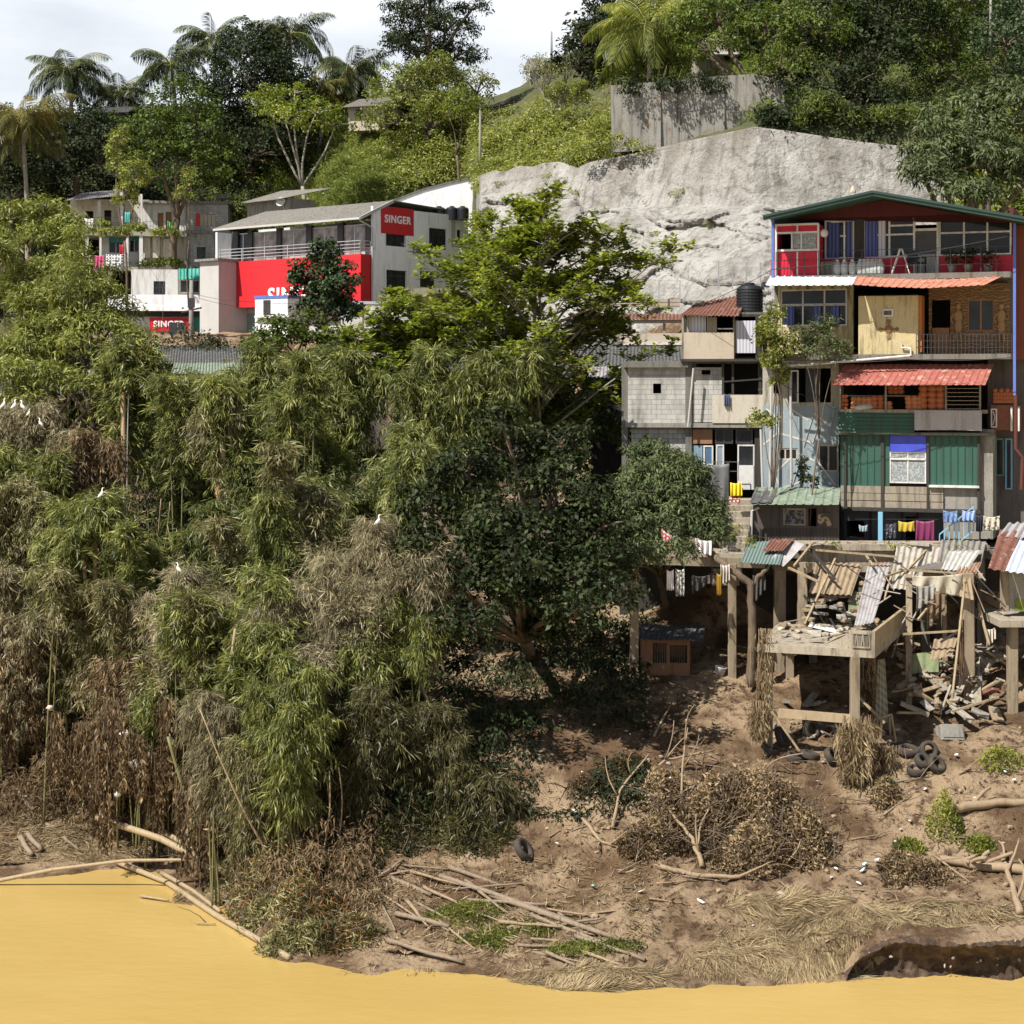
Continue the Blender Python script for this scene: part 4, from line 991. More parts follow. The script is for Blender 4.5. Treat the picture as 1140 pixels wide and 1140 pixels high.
a = T.M @ Vector((T.at(-20, 289, -2)[0], -2, T.at(-20, 289, -2)[1])); b_ = T.M @ Vector((T.at(60, 291, -2)[0], -2, T.at(60, 291, -2)[1])); o = MB().beam((0, 0, 0), b_ - a, .03).build('clothes_line', DARKM); o.location = a; tag(o, 'clothes line reaching out of the picture at far left', 'clothes line')

T = Thing('block_house', 'flat roofed house with a white front and block end wall above the shop row', 'house', P(205, 330, 151), R(6))
wallp(T, 'white_wall', 157, 207, 226, 262, 1.0, .2, WHITE, [(175.5, 182, 237, 256), (184.5, 191, 236, 256)]); bodyp(T, 157, 207, 226, 262, 1.2, 6, CONC, 'rear_walls')
pn(T, 'door', 176, 181.8, 237.5, 256, 1.1, .05, BROWN); pn(T, 'door', 185, 190.8, 236.5, 256, 1.1, .05, BROWN)
wallp(T, 'block_wall', 207.5, 254, 224, 300, .5, .2, BLK, [(222, 240, 238, 252), (219, 229, 275, 288)]); bodyp(T, 207.5, 254, 224, 300, .7, 7, CONC, 'rear_walls')
pn(T, 'red_panel', 218, 222, 238, 252, .42, .06, RED); win(T, 222, 240, 238, 252, .55, 4, 1, CONC_L, PLY); pn(T, 'window_ledge', 212, 256, 257, 259.5, .1, .5, CONC)
win(T, 219, 229, 275, 288, .55, 2, 1, DARKM, GLASS)
x0, x1, z0, z1 = T.rect(155, 258, 219, 226, -.2); MB().box(x0, x1, .2, 7.5, z0, z0 + .22).build('roof', ASB, T)
pn(T, 'veranda_floor', 160, 208, 257, 263, -.6, 1.8, stained('mossy_concrete', (.34, .33, .25), (.09, .10, .05), .8)); rl(T, 160, 206, 257, -.5, .8)
wallp(T, 'lower_wall', 159, 208, 262, 298, .3, .2, stained('brown_stained_wall', (.40, .36, .28), (.17, .10, .04), .9)); bodyp(T, 159, 208, 262, 298, .5, 6, CONC, 'rear_walls')
for k, h in enumerate([(159.5, 167, 264, 287), (170, 178, 264, 287), (182, 189.5, 266, 288)]): pn(T, 'shutter', *h, .2, .08, CREAM)
hang(T, 'green cloth on the railing in front of the brown doors', 186.5, 193.5, 246, 255, -.6, plain('green_cloth', (.12, .4, .08)), 3)
pn(T, 'ledge', 155, 224, 296, 300, -.8, 1.2, CONC_D)
mb = MB(); a = T.rect(240, 252, 216, 221, 2); mb.box(a[0], a[1], 2, 3, a[2], a[3]); mb.build('roof_tank', CONC, T)

T = Thing('shop_parade', 'white two storey shop row with green awning and red sign behind the utility pole', 'shop', P(190, 385, 146), R(4))
wallp(T, 'upper_wall', 146, 198, 300, 332, .4, .2, WHITE, [(171, 184, 313, 328)]); bodyp(T, 120, 224, 300, 332, .6, 6, CONC, 'rear_walls')
win(T, 171, 184, 313, 328, .45, 2, 2, DARKM, GLASS)
wallp(T, 'upper_wall', 198.3, 224, 300, 332, .4, .2, CONC, [(201, 222, 312, 326)]); win(T, 201, 222, 312, 326, .45, 2, 1, PLY, GLASS)
a = T.at(199, 311, -.4); b_ = T.at(223, 311, -.4); c = T.at(199, 299, .35); d = T.at(223, 299, .35)
MB().corr((a[0], -.4, a[1]), (b_[0], -.4, b_[1]), (c[0], .35, c[1]), (d[0], .35, d[1]), .3, .03).build('awning', TEAL, T)
pn(T, 'parapet', 120, 224, 328, 341, -.9, .15, WHITE_D); pn(T, 'balcony_floor', 110, 225, 341, 346, -1.0, 1.6, WHITE_D)
pn(T, 'dark_soffit', 110, 225, 346, 352, -.3, .8, DARK)
wallp(T, 'lower_wall', 110, 225, 352, 392, .3, .2, WHITE_D, [(126, 146, 356, 372)]); bodyp(T, 110, 225, 352, 392, .5, 6, CONC, 'rear_walls'); win(T, 126, 146, 356, 372, .35, 4, 1, PLY, GLASS)
pn(T, 'shutter', 215.5, 226, 352, 369, .2, .08, TEAL)
o = pn(T, 'signboard', 166.5, 212, 353.5, 369, -.6, .12, RED)
M4 = Matrix.Translation((T.at(188, 361, -.6)[0], -.63, T.at(188, 361, -.6)[1])) @ Matrix.Rotation(R(90), 4, 'X'); text(o, 'SINGER', .68, WHITEL, M4, bold=.02)
pn(T, 'dark_gate', 188, 197.5, 359, 386, -1.4, .08, DARKM, label='left leaf of the dark gate'); pn(T, 'dark_gate', 198, 207.5, 359, 386, -1.4, .08, DARKM, label='right leaf of the dark gate')

# sheds below the street, mostly in the shade of the bamboo
def shed(name, label, px0, px1, py_r0, py_r1, py_w, Y, rz, roofm, wallm, depth=5, back=3.5, holes=(), pitch=.18):
    """roof from front eave row py_r1 up to back row py_r0; wall below to py_w"""
    T = Thing(name, label, 'shed', P((px0 + px1) / 2, py_w, Y), R(rz))
    x0, x1, z0, z1 = T.rect(px0 + 6, px1 - 6, py_r1 + 2, py_w, .3)
    MB().wall(x0, x1, z0, z1 + 0, .3, .42, [T.rect(*h, .3) for h in holes]).build('wall', wallm, T)
    MB().box(x0, x0 + .1, .42, back + .3, z0, z1).box(x1 - .1, x1, .42, back + .3, z0, z1).box(x0, x1, back + .3, back + .4, z0, z1).build('rear_walls', wallm, T)
    e0 = T.at(px0, py_r1, -.4); e1 = T.at(px1, py_r1, -.4); b0 = T.at(px0 + 4, py_r0, back + .5); b1 = T.at(px1 - 4, py_r0, back + .5)
    MB().corr((e0[0], -.4, e0[1]), (e1[0], -.4, e1[1]), (b0[0], back + .5, max(b0[1], e0[1] + .25)), (b1[0], back + .5, max(b1[1], e0[1] + .25)), pitch, .03, jag=0.0).build('roof', roofm, T)
    for h in holes: win(T, *h, .36, 2, 1, WOOD, GLASS)
    return T
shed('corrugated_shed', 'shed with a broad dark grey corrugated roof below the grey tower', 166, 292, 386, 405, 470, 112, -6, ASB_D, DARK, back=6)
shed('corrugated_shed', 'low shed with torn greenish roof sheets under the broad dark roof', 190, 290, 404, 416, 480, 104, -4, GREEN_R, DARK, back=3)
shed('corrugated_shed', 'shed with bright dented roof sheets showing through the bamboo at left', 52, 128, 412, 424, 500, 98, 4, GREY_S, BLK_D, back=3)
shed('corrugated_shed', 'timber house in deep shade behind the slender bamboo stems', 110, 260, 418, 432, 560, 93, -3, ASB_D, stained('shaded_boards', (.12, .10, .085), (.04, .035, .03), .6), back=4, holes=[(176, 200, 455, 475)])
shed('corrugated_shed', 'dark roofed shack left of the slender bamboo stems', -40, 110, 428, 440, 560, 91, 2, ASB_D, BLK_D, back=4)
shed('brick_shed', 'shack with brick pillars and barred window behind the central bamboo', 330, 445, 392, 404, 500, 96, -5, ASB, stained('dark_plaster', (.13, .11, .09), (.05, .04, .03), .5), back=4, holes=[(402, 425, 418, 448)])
T = Thing('brick_pillar', 'red brick pillar glimpsed between the bamboo crowns', 'pillar', P(433, 462, 92), 0); pn(T, 'bricks', 430.5, 435.5, 400, 470, 0, .3, BRICK); pn(T, 'pillar_cap', 429, 437, 396, 400, -.06, .42, CONC)
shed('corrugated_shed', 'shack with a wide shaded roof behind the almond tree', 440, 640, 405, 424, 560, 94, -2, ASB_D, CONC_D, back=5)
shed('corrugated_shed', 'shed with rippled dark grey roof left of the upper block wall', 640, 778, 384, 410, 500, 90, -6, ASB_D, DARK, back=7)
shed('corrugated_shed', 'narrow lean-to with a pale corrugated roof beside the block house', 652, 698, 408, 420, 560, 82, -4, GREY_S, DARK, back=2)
# open red roofed shed
T = Thing('open_shed', 'long open sided shed with a red roof edge at the foot of the rock face', 'shed', P(700, 400, 97), R(-6))
e0 = T.at(632, 355, -.3); e1 = T.at(768, 356, -.3); MB().corr((e0[0], -.3, e0[1]), (e1[0], -.3, e1[1]), (e0[0], 2.6, e0[1] + .42), (e1[0], 2.6, e1[1] + .42), .2, .03).build('roof', RUST, T)
pn(T, 'roof_beam', 634, 766, 356, 360, 0, .15, PLY)
for px in (640, 668, 700, 738, 762): pn(T, 'post', px, px + 3, 360, 395, .05, .2, WOOD)
wallp(T, 'half_wall', 690, 768, 371, 382, .02, .15, PLY); pn(T, 'lower_band', 690, 768, 384, 396, -.1, .3, CONC_D)
pn(T, 'white_edge', 690, 766, 382, 384, -.14, .3, WHITE); pn(T, 'half_wall', 636, 690, 374, 396, .02, .15, CONC)
# wire fences at the foot of the rock
def fence(label, px0, px1, py0, py1, Y, n):
    T = Thing('wire_fence', label, 'fence', P(px0, py1, Y)); mb = MB(); wb = MB()
    a = T.at(px0, py1, 0); b_ = T.at(px1, py1, 0); h = T.at(px0, py0, 0)[1] - a[1]
    for k in range(n + 1): x = a[0] + (b_[0] - a[0]) * k / n; MB().beam((x, 0, a[1] - .2), (x, 0, a[1] + h), .06).build('fence_post', STEEL, T)
    for k in range(5): wb.beam((a[0], 0, a[1] + h * (k + .9) / 5), (b_[0], 0, b_[1] + h * (k + .9) / 5), .015)
    wb.build('fence_wires', STEEL, T)
fence('thin wire fence below the rock face right of the almond tree', 640, 757, 312, 333, 99, 5); fence('wire fence on the brown ledge beside the big black tank', 800, 862, 292, 318, 92, 4)
T = Thing('low_wall', 'low beige wall under the thin wire fence', 'wall', P(700, 345, 99.5)); pn(T, 'wall', 640, 757, 333, 342, 0, .2, PLY)

# ---------------------------------------------------------------- block house, middle right
T = Thing('block_house', 'shack of bare blocks with a plywood upper room and rusty roof', 'house', P(775, 560, 73), R(-8))
wallp(T, 'block_wall', 699, 763, 408, 471, 0, .18, BLK_W, [(727, 736, 427, 438)]); bodyp(T, 699, 763, 408, 471, .18, 5, CONC_D, 'rear_walls')
pn(T, 'roof_slab', 694, 766, 402, 409, -.25, 5.5, CONC_D); pn(T, 'floor_slab', 696, 848, 471, 476, -.25, 5.4, CONC)
pn(T, 'column', 692, 699, 404, 560, .05, .35, CONC_D); pn(T, 'column', 763, 770, 400, 560, -.02, .3, CONC_D)
wallp(T, 'lower_block_wall', 703, 763, 476, 600, .15, .18, BLK, [(717, 722, 484, 491), (748, 760, 508, 522)]); bodyp(T, 703, 763, 476, 600, .33, 5, CONC_D, 'rear_walls')
wallp(T, 'white_block_wall', 771, 806, 409, 470, .1, .18, BLK_W, [(781, 791, 412, 417)])
bodyp(T, 770, 849, 402, 471, .3, 5, CONC_D, 'rear_walls'); 
for px in (803.5, 814.5, 845): pn(T, 'post', px, px + 2.6, 402, 440, .02, .1, DARK)
a = T.at(805, 425, .0); b_ = T.at(848, 422, .0); MB().beam((a[0], 0, a[1]), (b_[0], 0, b_[1]), .06).build('handrail', DARK, T)
o = pn(T, 'balcony_panel', 793, 849, 439.5, 471, -.3, .06, stained('pale_board', (.50, .46, .39), (.25, .21, .16), .6), label='pale boarded balcony front')
# upper plywood room
pn(T, 'upper_floor', 758, 850, 399.5, 402.5, -.35, 5.2, DARK)
o = pn(T, 'plywood_panel', 760, 817, 370, 400, -.3, .05, PLY)
for px in (759, 764.5, 787, 816): pn(T, 'post', px, px + 2.2, 350, 400, -.24 if px > 760 else -.3, .12, WOOD)
bodyp(T, 760, 848, 350, 400, .2, 4.6, DARK, 'rear_walls')
pn(T, 'curtain', 767, 786, 352, 370, -.12, .05, CURT_W); pn(T, 'shutter', 789, 798, 353, 370, -.2, .05, WOOD); a = T.at(799, 366, -.2); b_ = T.at(816, 366, -.2); MB().beam((a[0], -.2, a[1]), (b_[0], -.2, b_[1]), .05).build('window_bar', WHITE, T)
pn(T, 'curtain', 819, 841, 357, 393, -.15, .05, CURT_W, label='long pale net curtain in the upper doorway'); pn(T, 'post', 841, 847, 352, 400, -.1, .1, DARK)
e0 = T.at(757, 351, -.7); e1 = T.at(822, 352, -.7); b0 = T.at(800, 337, 3.5); b1 = T.at(824, 334, 3.5)
MB().corr((e0[0], -.7, e0[1]), (e1[0], -.7, e1[1]), (b0[0] - 1, 4, b0[1]), (b1[0] + .4, 4, b1[1] + .3), .16, .025).build('roof', RUST, T)
# lower rooms
bodyp(T, 770, 849, 476, 560, .3, 5, CONC_D, 'rear_walls')
pn(T, 'brown_panel', 771, 793, 478, 494, .05, .06, BROWN); win(T, 796, 816, 477, 494, .05, 2, 1, DARKM, GLASS); win(T, 819, 838, 478, 494, .05, 1, 1, DARKM, GLASS)
pn(T, 'blue_panel', 771, 782, 496, 545, .08, .06, stained('faded_blue_board', (.20, .29, .36), (.1, .13, .16), .5)); win(T, 783, 794, 496, 518, .0, 1, 1, WHITE, plain('blue_interior', (.06, .13, .22)))
win(T, 797, 806, 495, 530, .02, 1, 1, WHITE, plain('pale_room', (.22, .26, .30))); 
o = win(T, 821, 840, 495, 545, -.02, 1, 1, WHITE, GLASS, name='door'); pn(T, 'door_panel', 822, 839, 518, 545, -.05, .06, WHITE)
pn(T, 'post', 840, 849, 477, 560, 0, .15, DARK)
MB().tube([Vector((T.at(766, 500, -.4)[0], -.4, T.at(766, 475, -.4)[1])), Vector((T.at(772, 410, -.4)[0], -.4, T.at(772, 410, -.4)[1]))], .04).build('leaning_pipe', GREYC, T)
rl(T, 775, 822, 535, -.6, .75, CONC_D, 2, .4)
hang(T, 'grey tarpaulin over the rail outside the blue boarded room', 776, 812, 516, 560, -.65, plain('grey_tarpaulin', (.13, .13, .13), .6), 5, group='coverings on the block house rails', cat='tarpaulin', name='tarpaulin')
hang(T, 'dark blue garment over the pale balcony front', 806, 813, 438, 452, -.38, plain('navy_cloth', (.08, .09, .16)), 2)
tank('largest black water tank above the rusty roof of the block house', 834.5, 315, 348, 74)
T = Thing('tank_stand', 'concrete stand carrying the largest black tank', 'stand', P(834, 350, 74)); pn(T, 'slab', 815, 858, 347.5, 352, -.9, 1.8, CONC_D); pn(T, 'leg', 818, 822, 352, 400, .4, .3, CONC_D); pn(T, 'leg', 850, 854, 352, 400, .4, .3, CONC_D)

# ---------------------------------------------------------------- mural house
T = Thing('mural_house', 'grey blue house front painted with white zigzag lines behind climbing plants', 'house', P(890, 600, 71.5), R(-14))
MUR = stained('grey_blue_mural_wall', (.27, .33, .36), (.14, .15, .14), .6)
wallp(T, 'upper_wall', 849, 934, 400, 452, .3, .18, stained('peeling_plaster', (.40, .38, .32), (.12, .10, .08), .9, sc=1.5), [(861, 868, 425, 438), (880, 925, 410, 448)])
wallp(T, 'mural_wall', 849, 934, 452, 600, .3, .18, MUR, [(867, 888, 499, 512), (911, 934, 495, 525)]); bodyp(T, 849, 934, 400, 600, .48, 5, CONC_D, 'rear_walls')
for h, n_x in (((867, 888, 499, 512), 3), ((911, 933.5, 495, 525), 2)): win(T, *h, .33, n_x, 1, PLY, GLASS)
win(T, 897, 913, 410, 448, .33, 1, 1, DARKM, GLASS)
o = win(T, 880, 889, 412, 449, .1, 1, 1, WHITE, GLASS, name='open_casement')
ln = MB()
for a in [(850, 495, 868, 480), (868, 480, 858, 462), (866, 482, 905, 493), (905, 493, 912, 470), (860, 530, 880, 510), (855, 512, 870, 545), (880, 548, 893, 505), (889, 505, 911, 515), (911, 515, 930, 540), (895, 497, 906, 460), (906, 460, 925, 475), (925, 475, 930, 452), (870, 470, 853, 455), (872, 543, 905, 532), (905, 532, 914, 545), (900, 468, 880, 455), (858, 545, 866, 515)]:
    p = T.at(a[0], a[1], .29); q = T.at(a[2], a[3], .29); ln.beam((p[0], .295, p[1]), (q[0], .295, q[1]), .014, .07)
ln.build('painted_lines', plain('line_paint', (.5, .48, .44), .8), T)
for px0, px1, y0, y1 in ((859, 857, 405, 545), (880, 881, 415, 545), (847, 849, 478, 545)):
    a = T.at(px0, y0, -.2); b_ = T.at(px1, y1, -.2); MB().tube([(a[0], -.2, a[1]), (b_[0], -.2, b_[1])], .05).build('downpipe', GREYC, T)
pn(T, 'ledge', 845, 1000, 397, 400, -.7, 1.0, CONC)
# ---------------------------------------------------------------- tall riverside tenement, right
T = TN = Thing('tenement_house', 'tall stacked riverside house with red top storey under a dark green gable roof', 'house', P(1010, 605, 70), R(-20))
# top storey
G = T.rect(858, 1128, 215, 307, 0); zfl = T.at(1000, 307, 0)[1]
fl = G[0]; fr_ = G[1]
MB().box(fl, fr_, -1.3, 7, zfl - .22, zfl).build('top_floor_slab', CONC_D, T)
wx0 = T.at(911, 280, 0)[0]; wz = lambda px, py: T.at(px, py, 0)[1]
zh = wz(1020, 242); zd = wz(1020, 286)
xd0, xd1 = T.at(1016.5, 280, 0)[0], T.at(1045, 280, 0)[0]
MAROON = stained('maroon_board', (.10, .025, .03), (.04, .015, .015), .4)
# openings between posts
cols = [918, 949, 962, 989, 1016.5, 1045, 1072, 1098, 1124]; xs = [T.at(c, 265, 0)[0] for c in cols]
GABLE = True
MB().box(fl, xd0 - .02, 0, .15, zfl, zd).box(xd1 + .02, fr_, 0, .15, zfl, zd).build('red_dado', RED2, T)
MB().box(fl, fl + .15, .16, 6.8, zfl, zh + .3).box(fr_ - .15, fr_, .16, 6.8, zfl, zh + .3).box(fl, fr_, 6.8, 6.95, zfl, zh + .3).build('rear_walls', MAROON, T)
ff = .07
for i in range(len(xs) - 1):
    if i == 4: continue
    mb = MB(); a, b_ = xs[i], xs[i + 1]
    if i == 1: MB().box(a + ff, b_, -.02, .2, zfl, zh).build('post', DARK, T); continue
    mb.box(a, a + ff, .02, .1, zd, zh); mb.box(b_, b_ + ff * .9, .023, .097, zd, zh); mb.box(a + ff, b_, .02, .1, zd, zd + ff); mb.box(a + ff, b_, .02, .1, zh - ff, zh)
    zm = zd + (zh - zd) * .56; mb.box(a + ff, b_, .025, .095, zm, zm + ff)
    if i == 3: mb.box(a + ff, b_, .03, .09, zm + .35, zm + .35 + ff)
    o = mb.build('window', WHITE, T); MB().box(a + .02, b_, .06, .07, zd + .02, zh - .02).build('pane', glass_dark('very_dark_glass', (.018, .02, .022)), o)
for a, b_ in ((921, 935), (942, 949), (963, 977)):
    x0, x1 = T.at(a, 265, .03)[0], T.at(b_, 265, .03)[0]; MB().box(x0, x1, -.01, .018, zd + .05, zh - .1).build('curtain', CURT_B, T)
x0, x1 = T.at(978, 265, .03)[0], T.at(986, 265, .03)[0]; MB().box(x0, x1, -.01, .018, zd + .05, zh - .1).build('curtain', CURT_W, T, ).__setitem__('label', 'pale curtain beside the blue ones')
zmid = T.at(1030, 283, 0)[1]; zdt = T.at(1030, 257, 0)[1]
o = MB().box(xd0, xd0 + .08, 0, .12, zfl, zh).box(xd1 - .08, xd1, 0, .12, zfl, zh).box(xd0 + .08, xd1 - .08, 0, .12, zdt, zdt + .1).build('door', WHITE, T)
MB().corr((xd0 + .08, .04, zfl + .02), (xd1 - .08, .04, zfl + .02), (xd0 + .08, .04, zmid), (xd1 - .08, .04, zmid), .16, .02).build('corrugated_panel', GREY_S, o)
MB().box(xd0 + .08, xd1 - .08, .06, .08, zmid, zdt).build('dark_screen', plain('dark_screen', (.05, .05, .055)), o)
# red box room at left
bx = (863, 911.5, 250, 310); q = T.rect(*bx, -1.0); wi = T.rect(863, 908, 259, 278, -1.0)
mb = MB(); mb.wall(q[0], q[1], q[2], q[3], -1.0, -.92, [T.rect(865, 909, 260, 277, -1.0)]); mb.box(q[0], q[0] + .08, -.92, 0, q[2], q[3]); mb.box(q[1] - .08, q[1], -.92, 0, q[2], q[3]); mb.build('red_room', RED2, T)
mb = MB(); zs = [q[3], T.at(887, 259, -1)[1], T.at(887, 278.5, -1)[1], q[2]]
for z in zs: mb.box(q[0], q[1], -1.05, -1.0, z - .04, z + .04)
for px in (863, 910): x = T.at(px, 280, -1)[0]; mb.box(x, x + .08, -1.053, -1.003, q[2], q[3])
for px, z_a, z_b in ((887, zs[1], zs[0]), (887, zs[3], zs[2]), (881, zs[2], zs[1]), (891.5, zs[2], zs[1])): x = T.at(px, 280, -1)[0]; mb.box(x, x + .06, -1.053, -1.003, z_a, z_b)
o = mb.build('window_frame', WHITE, T); x0, x1, z0, z1 = T.rect(882, 909, 260, 278, -.98); MB().box(x0, x1, -.98, -.96, z0, z1).build('pane', FROST, o)
x0, x1, z0, z1 = T.rect(864, 886, 290, 309, -1.03); x2, x3, _, _ = T.rect(888, 909, 290, 309, -1.03)
MB().corr((x0, -1.03, z0), (x1, -1.03, z0), (x0, -1.03, z1), (x1, -1.03, z1), .13, .015).corr((x2, -1.03, z0), (x3, -1.03, z0), (x2, -1.03, z1), (x3, -1.03, z1), .13, .015).build('ribbed_panel', RED2, T)
# gable roof and dark green fascia
ov = -2.6
e0 = T.at(850, 241, ov); ap = T.at(972, 213.5, ov); e1 = T.at(1142, 243, ov)
def zroof(x): return e0[1] + (ap[1] - e0[1]) * (x - e0[0]) / (ap[0] - e0[0]) if x < ap[0] else ap[1] + (e1[1] - ap[1]) * (x - ap[0]) / (e1[0] - ap[0])
MB().prism([(fl, 0, zh + .06), (fr_, 0, zh + .06), (fr_, 0, zroof(fr_) - .06), (ap[0], 0, ap[1] - .06), (fl, 0, max(zh + .08, zroof(fl) - .06))], (0, .15, 0)).build('gable_wall', MAROON, T)
for (a, b_) in ((e0, ap), (ap, e1)):
    MB().corr((a[0], ov, a[1]), (a[0], 7.5, a[1]), (b_[0], ov, b_[1]), (b_[0], 7.5, b_[1]), .2, .02).build('roof', GREEN, T)
mb = MB()
for (a, b_) in ((e0, ap), (ap, e1)): mb.beam((a[0], ov - .05, a[1] - .06), (b_[0], ov - .05, b_[1] - .06), .07, .2); mb.beam((a[0], ov - .11, a[1] + .0), (b_[0], ov - .11, b_[1] + .0), .06, .09)
mb.build('fascia', plain('dark_green_fascia', (.013, .042, .034), .5), T)
a = T.at(949, 211.5, ov - .1); MB().lathe([(.01, 0), (.12, .0), (.12, .08), (.02, .28)], (a[0], ov, a[1] - .1), 8).build('finial', PLY, T)
for px, y0, y1, m_ in ((860.5, 241, 312, BLUE), (1129.5, 250, 440, BLUE)):
    a = T.at(px, y0, -1.35); b_ = T.at(px, y1, -1.35); MB().beam((a[0], -1.35, a[1] + .05), (b_[0], -1.35, b_[1]), .10).build('blue_post', m_, T)
a = T.at(1131, 440, -1.35); mb = MB(); c = T.at(1131, 545, -1.35); mb.tube([(a[0], -1.35, a[1]), (a[0], -1.35, T.at(1131, 500, -1.35)[1]), (a[0] + .25, -1.35, T.at(1131, 510, -1.35)[1]), (a[0] + .2, -1.35, c[1])], .07); mb.build('downpipe', stained('rusty_pipe', (.10, .035, .026), None, .4), T)
# balcony rail, dark
a = T.at(864, 306, -1.25); b_ = T.at(1126, 306, -1.25); rail(T, [(a[0], -1.25, zfl), (b_[0], -1.25, zfl)], .95, DARKM, 3, .55, .013)
# balusters: white urn shapes along the left half
bal = MB()
for k, px in enumerate([932, 940, 949, 957.5, 962, 966.5, 971, 975.5, 980]): a = T.at(px, 305, -.9); bal.lathe([(.08, 0), (.13, .06), (.16, .2), (.15, .4), (.07, .55), (.06, .62)], (a[0], -.9, zfl), 10)
bal.build('white_jars', plain('jar_white', (.42, .45, .44), .5), T)
a = T.at(924, 303, -.9); MB().box(a[0] - .35, a[0] + .3, -1.0, -.6, zfl, zfl + .55).build('outdoor_unit', CONC_D, T)
for pts in ([(925, 247), (940, 247), (940, 300)],): mb = MB(); mb.tube([(T.at(*p, -.5)[0], -.5, T.at(*p, -.5)[1]) for p in pts], .035); mb.build('white_pipe', WHITE, T)
a = T.at(917.5, 259.5, -.9); MB().blob((a[0], -.9, a[1]), (.17, .12, .17), 2, 0).build('round_lamp', WHITE, T, True)
# chair and ladder on balcony
def W_(T, px, py, y): a = T.at(px, py, y); return T.M @ Vector((a[0], y, a[1]))
c = W_(T, 1021, 306, -.7); C_ = Thing('chair', 'black armchair on the top balcony beside the white door', 'chair', (c.x, c.y, (T.M @ Vector((0, 0, zfl))).z), R(30))
MB().box(-.25, .25, -.25, .25, .4, .46).build('seat', BLACKP, C_); MB().box(-.25, .25, .22, .28, .46, .95).build('backrest', BLACKP, C_)
for sx in (-1, 1):
    for sy in (-1, 1): MB().beam((sx * .22, sy * .22, 0), (sx * .22, sy * .22, .4 if sy > 0 else .65), .05).build('leg', BLACKP, C_)
    MB().beam((sx * .25, -.24, .65), (sx * .25, .24, .65), .05).build('armrest', BLACKP, C_)
c = W_(T, 1003, 306, -.8); C_ = Thing('stepladder', 'open white metal stepladder on the top balcony', 'ladder', (c.x, c.y, (T.M @ Vector((0, 0, zfl))).z), R(-20))
for s_ in (-1, 1):
    for e_ in (-1, 1): MB().beam((s_ * .35, e_ * .15, 0), (s_ * .03, e_ * .12, 1.0), .035).build('stile', WHITE, C_)
m_ = MB(); [m_.beam((.35 - .32 * k / 4, -.14, k / 4), (.35 - .32 * k / 4, .14, k / 4), .03) for k in (1, 2, 3)]; m_.build('rungs', WHITE, C_)
# awnings between storeys
def awn(T, name, px0, px1, yb, yt, px0b, px1b, yf, yk, mat, pitch=.16, sag=0, label=None, jag=0):
    a = T.at(px0, yb, yf); b_ = T.at(px1, yb, yf); c = T.at(px0b, yt, yk); d = T.at(px1b, yt, yk)
    o = MB().corr((a[0], yf, a[1]), (b_[0], yf, b_[1]), (c[0], yk, c[1]), (d[0], yk, d[1]), pitch * 1.7, .022, sag=sag, jag=jag, rib=True).build(name, mat, T)
    if label: o['label'] = label
    return o
awn(T, 'awning', 852, 948, 318, 308, 858, 956, -2.1, -1.25, BLUEW, label='pale blue corrugated awning')
a = T.at(950, 316, -2.3); b_ = T.at(1100, 316, -2.3)
awn(T, 'awning', 950, 1098, 317, 307, 955, 1118, -2.3, -1.2, ORANGE, sag=.12, label='faded orange corrugated awning')
# second storey
zs2 = T.at(1000, 395, 0)[1]
MB().box(fl, fr_, -1.2, 6.8, zs2 - .2, zs2).build('middle_floor_slab', CONC_D, T)
wallp(T, 'yellow_front', 866, 950, 316, 394, .05, .18, YEL, [(869, 943, 322, 363)]); bodyp(T, 862, 1127, 314, 395, .3, 6.6, CONC_D, 'rear_walls')
win(T, 869, 943, 322, 363, .08, 3, 1, WHITE, GLASS); win(T, 869, 943, 338, 340.5, .04, 1, 1, WHITE)
for px in (875, 905, 925): pn(T, 'curtain', px, px + 9, 341, 362, .0, .04, CURT_B)
# yellow box
q = T.rect(955.5, 1022, 329, 395, -1.1)
o = MB().box(q[0], q[1], -1.1, .0, q[2], q[3]).build('yellow_room', YEL, T, bevel=.02)
pn(T, 'orange_edge', 1022, 1026, 329, 392, -.95, .9, stained('ochre_paint', (.45, .17, .05), None, .5))
x0, x1, z0, z1 = T.rect(982, 994.5, 344, 352.5, -1.16); MB().wall(x0, x1, z0, z1, -1.18, -1.1, [(x0 + .06, x1 - .06, z0 + .06, z1 - .06)]).build('vent_frame', WHITE, T)
mb = MB(); [mb.box(x0 + .05, x1 - .05, -1.15, -1.11, z0 + .07 + k * .045, z0 + .085 + k * .045) for k in range(4)]; mb.build('vent_louvres', DARKM, T)
# cross shaped emblem with round ends
cx, cz = T.at(989.5, 366.5, -1.1); mb = MB(); U = .3
for dx, dz in ((1, 0), (-1, 0), (0, 1), (0, -1)):
    mb.beam((cx + dx * .1, -1.115, cz + dz * .1), (cx + dx * .27, -1.115, cz + dz * .27), .03 if dx else .05, .05 if dx else .03)
    k = MB().lathe([(.075, 0), (.075, .03), (.03, .035)], n=12); Mx = Matrix.Translation((cx + dx * .31, -1.1, cz + dz * .31)) @ Matrix.Rotation(R(90), 4, 'X'); k.v = [tuple(Mx @ Vector(v)) for v in k.v]; mb.add(k.v, k.f)
k = MB().lathe([(.15, 0), (.15, .025), (.10, .03), (.10, .045), (.04, .05)], n=16); Mx = Matrix.Translation((cx, -1.1, cz)) @ Matrix.Rotation(R(90), 4, 'X'); k.v = [tuple(Mx @ Vector(v)) for v in k.v]; mb.add(k.v, k.f)
mb.build('emblem', stained('emblem_brown', (.22, .12, .06), None, .4), T)
